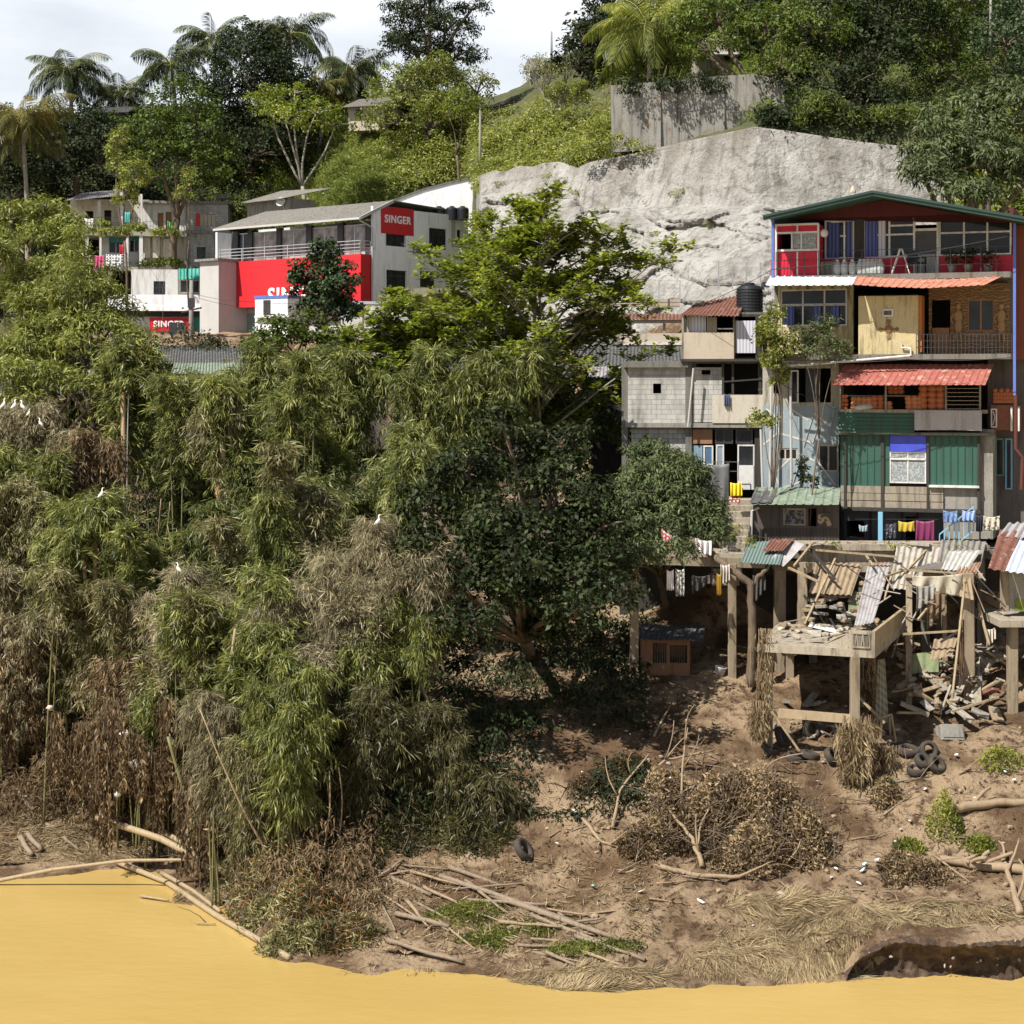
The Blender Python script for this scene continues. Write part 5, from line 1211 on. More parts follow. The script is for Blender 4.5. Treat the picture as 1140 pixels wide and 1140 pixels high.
mb = MB(); p1 = [T.at(1003, 381, -1.2), T.at(1004, 387, -1.2), T.at(1014, 388, -1.2), T.at(1014, 396, -1.2)]; mb.tube([(a[0], -1.2, a[1]) for a in p1], .04); mb.build('white_pipe', WHITE, T)
mb = MB(); p1 = [T.at(858, 408, -1.4), T.at(900, 406, -1.4), T.at(1013, 396, -1.4)]; mb.tube([(a[0], -1.4, a[1]) for a in p1], .045); mb.build('white_pipe', WHITE, T)
# carved ochre wall
def carved():
    m, n, b = base_mat('carved_ochre_wall'); v = coords(n)
    w = n.nodes.new('ShaderNodeTexWave'); w.wave_type = 'RINGS'; w.inputs['Scale'].default_value = 2.6; w.inputs['Distortion'].default_value = 14; w.inputs['Detail'].default_value = 3; n.links.new(v, w.inputs['Vector'])
    col = mixc(n, ramp(n, w.outputs['Fac'], .4, .6), (.24, .145, .07), (.14, .075, .035)); n.links.new(col, b.inputs['Base Color']); b.inputs['Roughness'].default_value = .8; bump(n, b, w.outputs['Fac'], .8, .04); return m
CARV = carved()
wallp(T, 'carved_wall', 1034, 1124, 316, 394, .0, .2, CARV, [(1037, 1058, 334, 393), (1077, 1107, 333, 369)])
pn(T, 'door', 1038, 1057, 365, 393, .1, .05, BROWN); win(T, 1077, 1107, 333, 369, .06, 2, 1, BROWN, GLASS)
for px in (1067, 1115):   # two plain standing figures in relief
    mb = MB(); 
    def rp(dx, dz): a = T.at(px, 364, 0); return (a[0] + dx, -.04, a[1] + dz)
    mb.blob(rp(0, .78), (.10, .05, .13), 2, .1); mb.blob(rp(0, .42), (.17, .06, .26), 2, .1); mb.blob(rp(0, .02), (.15, .05, .3), 2, .1)
    mb.tube([rp(-.16, .55), rp(-.28, .3), rp(-.2, .12)], [.05, .04, .035], 6); mb.tube([rp(.16, .55), rp(.27, .35), rp(.22, .6)], [.05, .04, .035], 6)
    for s_ in (-1, 1): mb.tube([rp(s_ * .08, -.2), rp(s_ * .1, -.6)], [.07, .05], 6)
    mb.build('relief_figure', stained('relief_ochre', (.30, .19, .09), (.1, .05, .02), .5), T, True)
rl(T, 1020, 1126, 394, -1.1, .75, DARKM, 3, .14, .012)
# third storey: pottery shelves under a red awning
zs3 = T.at(1010, 458, 0)[1]
bodyp(T, 934, 1105, 398, 480, .4, 6.4, stained('dark_brown_wall', (.09, .07, .055), None, .4), 'rear_walls')  # walls behind the shelves are a very dark brown
awn(T, 'awning', 925, 1097, 429, 406, 942, 1106, -1.9, -.6, ORANGE if 0 else stained('red_roof_sheet', (.34, .11, .085), (.15, .06, .045), .7, sc=1.4, spots=(.42, .25, .21)), pitch=.15, label='red corrugated awning over the pottery shelves')
for px in (934, 985, 1052, 1090): pn(T, 'post', px, px + 2, 424, 458, -.5, .08, WOOD)
a0 = T.rect(935, 1098, 456, 460, -.6); MB().box(a0[0], a0[1], -.6, .4, a0[2], a0[3]).build('shelf', WOOD, T)
a1 = T.rect(940, 1052, 440, 441.5, .1); MB().box(a1[0], a1[1], .0, .4, a1[2], a1[3]).build('shelf', WOOD, T)
mb = MB()
for k in range(7): a = T.at(1054, 428 + k * 4.5, -.45); b_ = T.at(1090, 428 + k * 4.5, -.45); mb.beam((a[0], -.45, a[1]), (b_[0], -.45, b_[1]), .025)
mb.build('window_bars', WOOD, T)
POT = stained('terracotta', (.42, .14, .06), (.2, .07, .04), .3)
POT_L = stained('pale_terracotta', (.50, .21, .10), (.25, .1, .05), .3)
def pot(px, py, y, s, label, mat, parent=None, grp='clay pots stacked on the pottery shelves'):
    a = W_(TN, px, py, y); mb = MB(); mb.lathe([(.5 * s, 0), (.8 * s, .25 * s), (1.0 * s, .7 * s), (.85 * s, 1.15 * s), (.6 * s, 1.3 * s), (.72 * s, 1.42 * s), (.5 * s, 1.44 * s)], n=12)
    o = mb.build('clay_pot', mat, None, True); o.location = a; tag(o, label, 'pot', grp)
rows_ = [([938, 941.5], [457, 452.5, 448, 443.5], .10, 'small clay pot at the shelves left end', POT),
 ([951, 956.5, 962, 967.5], [456.5, 452, 447.5], .14, 'flat clay pot behind the white sack', POT_L),
 ([974, 981], [456.5, 451.5, 446.5], .15, 'clay pot left of the middle post', POT),
 ([990], [456.5, 452], .13, 'clay pot just right of the middle post', POT_L),
 ([992, 998, 1003], [439, 434.5], .14, 'clay pot on the upper shelf', POT),
 ([1012, 1018.5, 1025], [456.5, 451.5, 447], .16, 'dusty clay pot right of centre', POT_L),
 ([1028, 1038, 1047], [456, 449.5, 443, 436.5], .20, 'large clay pot beside the window bars', POT)]
ORD = ['first', 'second', 'third', 'fourth', 'fifth', 'sixth', 'seventh']; LEV = ['lowest', 'second lowest', 'third lowest', 'topmost']
for xs_, ys_, s_, l_, m_ in rows_:
    for i_, x_ in enumerate(xs_):
        for j_, y_ in enumerate(ys_): pot(x_ + rnd.uniform(-.5, .5), y_, -.3 if y_ > 440 or s_ > .15 else .2, s_, l_ + (', %s stack, %s' % (ORD[i_], LEV[j_]) if len(xs_) > 1 else ', ' + LEV[j_]), m_)
mb = MB(); a = W_(T, 962, 457, -.45); mb.blob((0, 0, .12), (.4, .15, .15), 2, .3); o = mb.build('sack', plain('sack_white', (.45, .43, .38)), None, True); o.location = a; tag(o, 'white sack lying on the pottery shelf', 'sack')
# fourth storey: green sheets
x0, x1, z0, z1 = T.rect(933, 1018, 459, 482, -.62); mb = MB(); mb.corr((x0, -.62, z0), (x0, -.62, z1), (x1, -.62, z0), (x1, -.62, z1), .15, .02); mb.build('green_sheeting', GREEN, T)
x0, x1, z0, z1 = T.rect(1018, 1093, 457, 479, -.7); mb = MB(); mb.corr((x0, -.7, z0), (x1, -.7, z0), (x0, -.7, z1), (x1, -.7, z1), .5, .012); mb.build('grey_sheeting', GREY_S, T)
MB().box(T.at(933, 480, 0)[0], T.at(1106, 480, 0)[0], -.5, 6.4, T.at(1000, 484, 0)[1], T.at(1000, 481, 0)[1]).build('lower_floor_slab', CONC_D, T)
for a in ((936, 941, 484, 541), (942, 981, 484, 541), (984, 990.5, 484, 541), (1034, 1090, 481, 542)):
    x0, x1, z0, z1 = T.rect(*a, -.25); MB().corr((x0, -.25, z0), (x1, -.25, z0), (x0, -.25, z1), (x1, -.25, z1), .27, .025, rib=True).build('green_sheeting', GREEN, T)
pn(T, 'post', 980.5, 984, 482, 566, -.36, .12, DARK); pn(T, 'post', 939.5, 942, 459, 600, -.36, .08, DARK); pn(T, 'post', 1031.5, 1034, 482, 566, -.36, .1, DARK); pn(T, 'post', 1088, 1090.5, 479, 572, -.36, .07, DARK)
pn(T, 'blue_tarpaulin', 991, 1031, 483.5, 503, -.33, .04, TARP)
o = win(T, 990.5, 1031, 503, 538, -.3, 2, 1, WHITE, FROST, fw=.05); pn(T, 'window_bar', 991, 1030, 510, 512, -.33, .03, WHITE)
bodyp(T, 935, 1104, 484, 566, .1, 6.2, CONC_D, 'rear_walls'); pn(T, 'inner_wall', 935, 1104, 484, 566, .0, .1, DARK)
for k in range(3): pn(T, 'floor_boards', 936, 1050, 541.5 + k * 8.3, 549.2 + k * 8.3, -.3 - .02 * (k % 2), .1, WOOD)
pn(T, 'concrete_wall', 1050.5, 1090, 542.5, 600, -.2, .2, CONC)
pn(T, 'white_ledge', 1034, 1090, 540.5, 543, -.45, .25, WHITE)
pn(T, 'side_wall', 1090.5, 1105.5, 478, 600, -.1, 6, CONC)
pn(T, 'beam', 936, 1092, 566, 570, -.45, .3, DARK)
# right-hand annexe in shade with balcony box
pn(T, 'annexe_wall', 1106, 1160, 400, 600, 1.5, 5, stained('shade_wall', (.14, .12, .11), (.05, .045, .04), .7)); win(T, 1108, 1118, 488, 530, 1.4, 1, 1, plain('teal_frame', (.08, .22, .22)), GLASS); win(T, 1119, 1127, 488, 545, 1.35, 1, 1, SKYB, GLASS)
pn(T, 'annexe_balcony', 1103, 1135, 451, 479, .2, 1.3, stained('red_brown_panel', (.20, .08, .05), None, .5))
q = T.rect(1103, 1110, 455, 476, .1); mb = MB(); mb.wall(q[0], q[1], q[2], q[3], .1, .18, [(q[0] + .05, q[1] - .05, q[2] + .05, q[3] - .05)]); mb.tube([(q[0] + .08, .14, q[2] + .1), (q[1] - .08, .14, q[2] + .4), (q[0] + .08, .14, q[3] - .1)], .02, 5); mb.build('ornate_grille', WHITE, T)
pn(T, 'white_trim', 1125, 1127, 453, 480, .1, .1, WHITE); pn(T, 'white_trim', 1133, 1135, 453, 480, .1, .1, WHITE)
wallp(T, 'annexe_upper', 1128, 1165, 250, 400, .8, 4, stained('red_panel_side', (.22, .07, .04), (.1, .04, .03), .5))
for k in range(7):
    for j in range(4 - (k % 2)): pot(1108 + k * 3.4, 449 - j * 4, .3, .11, 'clay pot on the annexe balcony, %s heap from left, %s' % (ORD[k], LEV[j]), POT, grp='clay pots heaped on the annexe balcony')
# ground storey, laundry area
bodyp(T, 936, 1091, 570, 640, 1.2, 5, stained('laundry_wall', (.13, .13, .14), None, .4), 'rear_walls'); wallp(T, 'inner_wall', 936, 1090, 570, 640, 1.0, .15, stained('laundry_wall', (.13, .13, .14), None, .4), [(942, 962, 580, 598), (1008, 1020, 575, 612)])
for px in (938, 968, 1003, 1020): pn(T, 'post', px, px + 2, 570, 612, .9, .1, DARK)
pn(T, 'light_blue_post', 977.5, 982.5, 570, 612, -.9, .14, SKYB)
line_y = -.7
for l_, a, m_, sd in [('black speckled shirt on the line right of the light blue post', (984, 998, 582, 600), spotted('black_speckled', (.03, .03, .04), (.4, .4, .42), 14, .58), 1), ('mustard yellow cloth on the line', (1000, 1018, 580, 592), plain('mustard_cloth', (.45, .33, .04)), 2),
  ('large maroon sheet on the line', (1019.5, 1040, 579, 603), plain('maroon_cloth', (.17, .02, .08)), 3), ('blue jeans hanging under the timber beam', (1050, 1066, 568, 582), spotted('denim', (.10, .17, .33), (.2, .3, .5), 5), 4),
  ('pale blue shorts beside the jeans', (1071, 1086, 568, 580), plain('pale_blue_cloth', (.25, .35, .6)), 5), ('black trousers at the corner of the concrete wall', (1086.5, 1094, 573, 592), plain('black_cloth', (.02, .02, .03)), 6),
  ('cream patterned cloth on the annexe line', (1095, 1113, 574, 591), spotted('cream_pattern', (.5, .46, .36), (.08, .08, .07), 9, .52), 7), ('small blue white garment at the left end of the line', (956, 966, 584, 592), plain('pale_cloth', (.3, .36, .4)), 8)]:
    hang(T, l_, *a, line_y - (0.6 if a[0] > 1045 else 0), m_, sd)
for n_, (a, b_) in enumerate((((937, 578), (1045, 578)), ((1046, 567.5), (1092, 571)))):
    p = T.at(*a, line_y - (.6 if n_ else 0)); q = T.at(*b_, line_y - (.6 if n_ else 0)); MB().beam((p[0], line_y - (.6 if n_ else 0), p[1]), (q[0], line_y - (.6 if n_ else 0), q[1]), .015).build('clothes_line', DARKM, T)
# blue stair
S_ = Thing('blue_stair', 'light blue metal stair railing beside the laundry', 'railing', W_(T, 1046, 610, -1.0), R(-20))
a = S_.loc(W_(T, 1046, 608, -1.0)); b_ = S_.loc(W_(T, 1084, 577, -1.0)); mb = MB(); 
for o_ in (0, .9): mb.beam(a + Vector((0, 0, o_ - .45)), b_ + Vector((0, 0, o_ - .45)), .05)
for k in range(8): p = a.lerp(b_, k / 7); mb.beam(p + Vector((0, 0, -.45)), p + Vector((0, 0, .45)), .035)
mb.build('railing', SKYB, S_)
# timber shack with green roof
T = Thing('timber_shack', 'dark timber shack with mossy green corrugated roof beside the steps', 'shack', P(890, 612, 68.8), R(-10))
wallp(T, 'board_wall', 838, 934, 560, 640, .0, .1, stained('black_boards', (.085, .07, .06), (.03, .025, .022), .6), [(872, 897, 566, 585), (900, 909, 566, 586)]); bodyp(T, 838, 934, 560, 640, .1, 2.3, DARK, 'rear_walls')
win(T, 872, 897, 566, 585, .03, 1, 1, WOOD, spotted('grille_pattern', (.04, .04, .04), (.16, .16, .17), 9)); pn(T, 'window_screen', 910.5, 926, 571, 585.5, -.05, .05, spotted('lace_screen', (.35, .24, .16), (.06, .05, .04), 6, .45))
mb = MB()
for k in range(24): a = T.at(846 + k * 3.7, 588, -.03); b_ = T.at(846 + k * 3.7, 612, -.03); mb.beam((a[0], -.02, a[1]), (b_[0], -.02, b_[1]), .03)
mb.build('battens', DARK, T)
awn(T, 'roof', 834, 934, 562, 543, 842, 936, -.8, 1.4, GREEN_R, pitch=.2, jag=.06)
awn(T, 'roof_patch', 835, 858, 561.5, 545, 843, 868, -.78, 1.38, ASB_D, pitch=.2).location.z = .05
MB().tube([(T.at(845, 565, -.5)[0], -.5, T.at(845, 565, -.5)[1]), (T.at(837, 568, -.5)[0], -.5, T.at(837, 569, -.5)[1]), (T.at(836, 608, -.5)[0], -.5, T.at(836, 608, -.5)[1])], .05).build('downpipe', GREYC, T)
# ---------------------------------------------------------------- steps, wrecked decks and stilts
GRN = lambda px, py: ghit(px, py)
RAW = stained('raw_concrete_pillar', (.29, .235, .165), (.09, .07, .045), .8, sc=1.5)
MUDDY = stained('muddy_board', (.30, .23, .15), (.12, .08, .05), .6, sc=1.5)
GREYW = stained('grey_board', (.38, .35, .30), (.15, .13, .10), .6, sc=1.5)
TYRE = stained('tyre_rubber', (.04, .037, .034), (.17, .12, .08), .9, streak=False, sc=3)
DRIFT = stained('driftwood', (.30, .225, .145), (.18, .12, .07), .6, sc=2)
# steps up beside the shack
st = Thing('stone_steps', 'steep worn stone steps climbing between the mango tree and the timber shack', 'steps', P(812, 640, 66.5))
a0 = P(808, 640, 66.5); a1 = P(826, 556, 69.5)
for k in range(13):
    t = k / 12; c = a0.lerp(a1, t) - Vector(st.o.location)
    MB().box(c.x - .5, c.x + .5, c.y, c.y + .9 + .0 * k, c.z - .4, c.z).build('step', CONC_L, st, bevel=.02)
# yellow cloth bundle with red stripes on the steps
c = P(819, 549, 68.6); t_ = Thing('cloth_bundle', 'bright yellow cloth with a red striped hem draped at the head of the steps', 'cloth', c)
cloth(None, P(813, 537, 68.6), P(826, 536, 68.6), .55, plain('bright_yellow_cloth', (.75, .58, .02)), name='yellow_cloth', seed=3, parent=None, fold=.07)
o = bpy.data.objects['yellow_cloth']; o.parent = t_.o; o.matrix_parent_inverse = t_.I
o = cloth(None, P(812, 552, 68.55), P(824, 554, 68.55), .22, stripes('red_white_stripes', (.55, .04, .06), (.6, .5, .5), 4, 'DIAGONAL'), name='striped_hem', seed=5, fold=.04); o.parent = t_.o; o.matrix_parent_inverse = t_.I
# retaining wall under the tenement
T = Thing('retaining_wall', 'cracked concrete retaining wall under the laundry and timber shack', 'wall', P(990, 640, 67.2), R(-2))
wallp(T, 'wall', 892, 1096, 612, 637, 0, .3, CONC_L); pn(T, 'coping', 888, 1100, 606, 613, -.25, 1.6, CONC_L)
x0, x1, z0, z1 = T.rect(800, 1180, 613, 622, .3); MB().box(x0, x1, .3, 5.5, z0, z1).build('terrace_slab', CONC_D, T)
x0, x1, z0, z1 = T.rect(690, 1180, 620, 760, 3.9); MB().box(x0, x1, 3.9, 4.2, z0 - 1, z1 + .3).build('undercroft_shade_wall', DARK, T)  # dark wall put in to stand for the deep shade under the terrace
for px in (905, 960, 1030, 1092):
    x, z = T.at(px, 637, .4); MB().box(x - .15, x + .15, .32, .62, z - 5, z + .4).build('undercroft_column', CONC_D, T)
ZD = 8.25
fl_, fr2, br_, bl_ = onz(843, 717, ZD), onz(974, 724, ZD), onz(1012, 691, ZD), onz(868, 692, ZD)
T = Thing('concrete_deck', 'broken concrete deck on tall square stilts with an ornate corner parapet', 'deck', (fl_.x, fl_.y, 4.0))
L0 = Vector(T.o.location)
def loc(p): return Vector(p) - L0
MB().prism([loc(p) for p in (fl_, fr2, br_, bl_)], (0, 0, -.26)).build('deck_slab', CONC_L, T)
def stilt(T, L0, px, py, Ztop, w, label=None, name='stilt', mat=None, X=None):
    g = ghit(px, py); MB().beam(g - L0 - Vector((0, 0, .4)), Vector((g.x, g.y, Ztop)) - L0, w, w, w2=w * .92).build(name, mat or RAW, T, bevel=.015)
    return g
for px, pyf in ((851.5, 832), (951.5, 812), (1009, 792), (876, 790)): 
    c = {851.5: fl_ + Vector((.4, .25, 0)), 951.5: fr2 + Vector((-.6, .35, 0)), 1009: br_ + Vector((-.1, -.3, 0)), 876: bl_ + Vector((.3, -.4, 0))}[px]
    gz_ = gz(c.x, c.y); MB().beam(loc((c.x, c.y, gz_ - .4)), loc((c.x, c.y, ZD - .25)), .30, .30).build('stilt', RAW, T, bevel=.015)
e = (fr2 - fl_).normalized(); s_ = (br_ - fr2).normalized()
pA = fr2 - e * .88; hh = .62
mb = MB(); mb.prism([loc(pA), loc(fr2), loc(fr2) + Vector((0, 0, hh)), loc(pA) + Vector((0, 0, hh))], (s_ * .14)); mb.build('parapet', CONC_L, T)
mb = MB(); mb.prism([loc(fr2) + s_ * .145, loc(br_), loc(br_) + Vector((0, 0, hh * .95)), loc(fr2) + s_ * .145 + Vector((0, 0, hh))], (-e * .12)); mb.build('parapet', stained('stained_parapet', (.38, .30, .18), (.16, .11, .06), .8, sc=2), T)
og = MB(); c0 = loc(pA) + e * .42 + Vector((0, -.03, hh * .5)); n_out = Vector((0, -1, 0))
for k in range(5): og.beam(c0 + e * (-.2 + .1 * k) - Vector((0, 0, .2)), c0 + e * (-.2 + .1 * k + .05 * (-1) ** k) + Vector((0, 0, .2)), .035)
for z in (-.23, .23): og.beam(c0 - e * .28 + Vector((0, 0, z)), c0 + e * .28 + Vector((0, 0, z)), .05)
for x in (-.28, .28): og.beam(c0 + e * x - Vector((0, 0, .25)), c0 + e * x + Vector((0, 0, .25)), .05)
og.build('ornate_block', CONC_L, T); MB().prism([c0 + Vector((0, .015, 0)) - e * .27 - Vector((0, 0, .22)), c0 + Vector((0, .015, 0)) + e * .27 - Vector((0, 0, .22)), c0 + Vector((0, .015, 0)) + e * .27 + Vector((0, 0, .22)), c0 + Vector((0, .015, 0)) - e * .27 + Vector((0, 0, .22))], (0, .01, 0)).build('recess_shade_sheet', CONC_D, T)  # dark sheet behind the ornament paints the shade of a recess
gA = fl_ + Vector((.4, .25, -2.35)); gB = fr2 + Vector((-.6, .35, -2.35)); MB().beam(loc(gA), loc(gB), .2, .28).build('tie_beam', WOOD_L, T)
mb = MB(); mb.prism([loc(fl_) + e * 2.2 + Vector((0, .3, .0)), loc(pA) + Vector((0, .08, 0)), loc(pA) + Vector((0, .08, hh * .8)), loc(pA) - e * .3 + Vector((0, .1, hh * .6))], (0, .15, 0)); mb.build('broken_wall', CONC_L, T)
def zone(u, v=None):
    s_ = ['at the left end', 'left of the middle', 'in the middle', 'right of the middle', 'at the right end'][min(4, max(0, int(u * 5)))]
    return s_ + ('' if v is None else [', at the back', ', halfway back', ', at the front'][min(2, max(0, int(v * 3)))])
MW = lambda m: {'muddy_board': 'mud brown', 'grey_board': 'grey', 'pale_concrete': 'pale', 'weathered_concrete': 'dull grey', 'grey_boards': 'dark weathered', 'rusty_red_roof': 'rusty red', 'plywood_panel': 'buff', 'raw_concrete_pillar': 'brownish'}.get(m.name, 'grey')
# rubble on the deck
def chunk(name, label, cat, pos, size, mat, group, rz=None, tilt=.25, blobby=False, parent=None):
    mb = MB()
    if blobby: mb.blob((0, 0, size[2] * .5), (size[0] / 2, size[1] / 2, size[2] / 2), 1, .5, 1.3, rnd.random() * 9)
    else: mb.box(-size[0] / 2, size[0] / 2, -size[1] / 2, size[1] / 2, 0, size[2])
    o = mb.build(name, mat, None); o.location = pos; o.rotation_euler = (rnd.uniform(-tilt, tilt), rnd.uniform(-tilt, tilt), rz if rz is not None else rnd.uniform(0, 3.1)); tag(o, label, cat, group); return o
for k in range(48):
    u = rnd.random(); v_ = rnd.random() ** .8; p = fl_.lerp(fr2, .03 + .72 * u).lerp(bl_.lerp(br_, .05 + .8 * u), .05 + .9 * v_)
    flat = k % 3 != 0; mt_ = rnd.choice([GREYW, CONC_L, PLY, MUDDY])
    chunk('broken_slab' if flat else 'rubble_stone', MW(mt_) + (' flat board' if flat else ' lump of rubble') + ' on the stilted deck, ' + zone(u, 1 - v_), 'rubble', p + Vector((0, 0, .02 + .1 * rnd.random())), (rnd.uniform(.25, .8), rnd.uniform(.12, .35), rnd.uniform(.03, .09)) if flat else (rnd.uniform(.15, .4),) * 2 + (rnd.uniform(.1, .2),), mt_, 'boards lying on the deck' if flat else 'rubble lying on the deck', blobby=not flat, tilt=.2)
# collapsed roof sheets and leaning sheet
def sheet(label, pts, mat, pitch=.12, amp=.02, sag=0, cat='roof sheet', name='corrugated_sheet', group=None):
    a, b_, c, d = [P(*p) for p in pts]; o = MB(); L = a.copy(); o.corr(a - L, b_ - L, c - L, d - L, pitch, amp, sag=sag, jag=.04); o = o.build(name, mat); o.location = L; tag(o, label, cat, group); return o
sheet('long buckled corrugated sheet leaning from the deck up to the retaining wall', [(951, 697, 63.5), (972, 693, 63.4), (966, 630, 66.6), (992, 628, 66.6)], GREY_S)
sheet('short rusty end sheet capping the long leaning sheet', [(965, 640, 66.2), (985, 638, 66.2), (968, 627, 66.8), (991, 626, 66.8)], stained('rust_brown_sheet', (.33, .20, .13), None, .6))
sheet('grey corrugated sheet hanging at the right end of the left collapsed roof', [(872, 631, 65.2), (896, 606, 66.5), (858, 622, 65.4), (880, 601, 67)][0:4], GREY_S)
sheet('teal corrugated sheet on the collapsed roof below the steps', [(824, 626, 65.0), (868, 629, 65.0), (833, 604, 67), (878, 601, 67)], stained('teal_sheet', (.15, .21, .195), (.14, .16, .14), .6))
sheet('bright red sheet lying on the teal collapsed roof', [(849, 613.5, 65.7), (872, 613, 65.7), (858, 600.5, 66.8), (884, 600, 66.8)], RUST)
sheet('white crumpled sheet on the wrecked roof right of the leaning sheet', [(1048, 634, 64.8), (1076, 636, 64.8), (1056, 614, 66.4), (1092, 613, 66.4)], stained('white_sheet', (.46, .45, .42), None, .6), .16)
sheet('brown corrugated sheet at the right end of the wrecked roof', [(1064, 638, 64.4), (1086, 640, 64.4), (1072, 627, 65.6), (1093, 626, 65.6)], stained('rust_brown_sheet', (.33, .20, .13), None, .6))
sheet('dull grey sheet hanging behind the white crumpled one', [(1016, 634, 65.2), (1052, 634, 65.2), (1030, 628, 66.4), (1066, 622, 66.4)], ASB)
sheet('red corrugated roof sheet at the right edge below the annexe', [(1100, 633, 63), (1118, 636, 63), (1113, 590, 66), (1138, 592, 66)], RUST, .3, .03)
sheet('pale blue corrugated roof sheet beside the red one at the right edge', [(1119, 636, 63), (1165, 641, 63), (1136, 595, 66), (1180, 598, 66)], BLUEW, .25, .03)
sheet('crumpled grey sheeting heaped above the red roof sheet', [(1110, 598, 65.5), (1150, 600, 65.5), (1122, 583, 66.5), (1160, 580, 66.5)], GREY_S, .3, .05)
sheet('striped corrugated sheet standing under the deck corner', [(973, 802, 62.4), (989, 804, 62.4), (977, 735, 62.9), (985, 733, 62.9)], stripes('ochre_teal_stripes', (.42, .34, .20), (.22, .25, .22), 2.0, 'DIAGONAL'), .15, .02)
sheet('white curled sheet among the rubble on the deck', [(898, 697, 64.5), (905, 694, 65), (930, 704, 63), (936, 701, 63.4)], WHITE, .4, .02)
# timbers
def timber(label, a, b_, w=.09, h=None, mat=None, name='timber', cat='timber', group='loose timbers of the wrecked roofs'):
    a = P(*a); b_ = P(*b_); o = MB().beam((0, 0, 0), b_ - a, w, h or w).build(name, mat or WOOD_L); o.location = a; tag(o, label, cat, group); return o
for l, a, b_ in [('pale pole slanting down to the right from the left collapsed roof', (878, 632, 65), (912, 648, 62.5)), ('pale pole rising from the left collapsed roof sheet', (884, 630, 65), (905, 604, 66.6)), ('dark pole crossing behind the left collapsed roof', (898, 606, 66.6), (930, 645, 65.5)),
  ('thin pole running down from the wall to the deck litter', (930, 622, 66.6), (896, 695, 64)), ('pole leaning right of the long corrugated sheet', (1000, 617, 66.8), (984, 668, 65)), ('short pole left of the long corrugated sheet', (964, 618, 66.9), (972, 630, 66)),
  ('pole propped across towards the right wreck', (985, 642, 65.5), (1028, 628, 66.5)), ('thin pole sloping to the top of the right wreck', (1008, 637, 65.5), (1032, 612, 66.8)), ('long level batten along the retaining wall', (905, 612, 66.6), (1000, 620, 66.2)),
  ('horizontal batten hanging under the right wreck', (1000, 634, 65.2), (1085, 639, 64.6)), ('splintered board under the right wreck', (1022, 690, 63.5), (1040, 668, 64.5)), ('board leaning on the big right stilt', (1074, 650, 63.4), (1060, 778, 62.2)),
  ('crooked board leaning outward right of the big stilt', (1089, 672, 64.4), (1101, 718, 63.5)), ('broken rafter across the rubble right of the deck', (1005, 706, 63.4), (1072, 702, 63)), ('dark board wedged beside the deck corner', (1047, 715, 63), (1072, 700, 63)),
  ('pole lying on the slope under the right wreck', (1060, 792, 61.7), (1112, 776, 62)), ('thin white rod dangling from the deck left stilt', (858, 790, 60.6), (890, 836, 60.4)), ('long pale stick poking up from the debris at the deck foot', (955, 775, 61), (985, 805, 60.5))]:
    timber(l, a, b_, .07, mat=WOOD_L if 'dark' not in l else DARK)
# wrecked right structure
g = ghit(1078, 786); T = Thing('wrecked_frame', 'tall leaning concrete stilt with the remains of a lean-to roof right of the deck', 'ruin', g)
L1 = Vector(T.o.location); MB().beam(Vector((0, 0, -.3)), P(1077, 638, g.y + .2) - L1, .42, .36, w2=.40).build('stilt', RAW, T, bevel=.02)
MB().beam(P(1005, 636, g.y + 2.4) - L1, P(1095, 641, g.y + .4) - L1, .14, .18).build('roof_beam', MUDDY, T)
MB().beam(P(1012, 790, 64) - L1, P(1012, 640, 65.5) - L1, .22, .22).build('stilt', RAW, T); MB().beam(P(1052, 740, 65.4) - L1, P(1050, 640, 65.6) - L1, .16, .16).build('stilt', RAW, T)
o = cloth('dirty torn cloth sagging under the right wrecked roof', P(1016, 641, 64.2), P(1072, 638, 64), .35, stained('dirty_cloth', (.42, .38, .30), None, .5), None, 'torn cloth', 'torn_cloth', h2=.9, seed=8, fold=.12)
sheet('greenish board fixed between the deck stilts', [(1015, 748, 64.6), (1045, 748, 64.4), (1015, 728, 64.8), (1045, 725, 64.6)], stained('green_board', (.22, .26, .14), None, .6), 1, .0, cat='board', name='board')
sheet('green panel standing in the litter left of the leaning sheet', [(944, 690, 65.4), (960, 690, 65.4), (945, 662, 65.8), (961, 662, 65.8)], stained('green_board', (.22, .26, .14), None, .6), 1, .0, cat='board', name='board')
# upright column of the deck's back-left and left platform
g = ghit(868, 745); T = Thing('concrete_column', 'thick split concrete column standing behind the deck at left', 'column', g); L1 = Vector(T.o.location); MB().beam(Vector((0, 0, -.3)), P(868, 622, g.y) - L1, .42, .36).build('column', RAW, T, bevel=.02)
MB().beam(P(893, 720, 65.5) - L1, P(893, 632, 65.8) - L1, .32, .3).build('rear_column', RAW, T); MB().beam(P(862, 628, g.y) - L1, P(902, 632, 65.9) - L1, .3, .35).build('beam', RAW, T)
T = Thing('stilt_platform', 'shaded concrete platform on posts under the mango tree', 'platform', ghit(706, 748)); L1 = Vector(T.o.location)
g1 = ghit(706, 748); g2 = ghit(815, 752)
zt_ = P(706, 622, g1.y).z; a = Vector((g1.x, g1.y, zt_)); b_ = Vector((g2.x, g2.y, zt_ - .15))
MB().beam(g1 - L1 - Vector((0, 0, .4)), P(706, 602, g1.y) - L1, .32, .32).build('post', RAW, T, bevel=.02); MB().beam(g2 - L1 - Vector((0, 0, .4)), b_ - L1, .30, .30).build('post', RAW, T, bevel=.02)
MB().beam(a - L1 + Vector((-.2, -.02, 0)), b_ - L1 + Vector((1.2, -.02, 0)), .3, .34).build('front_beam', RAW, T)
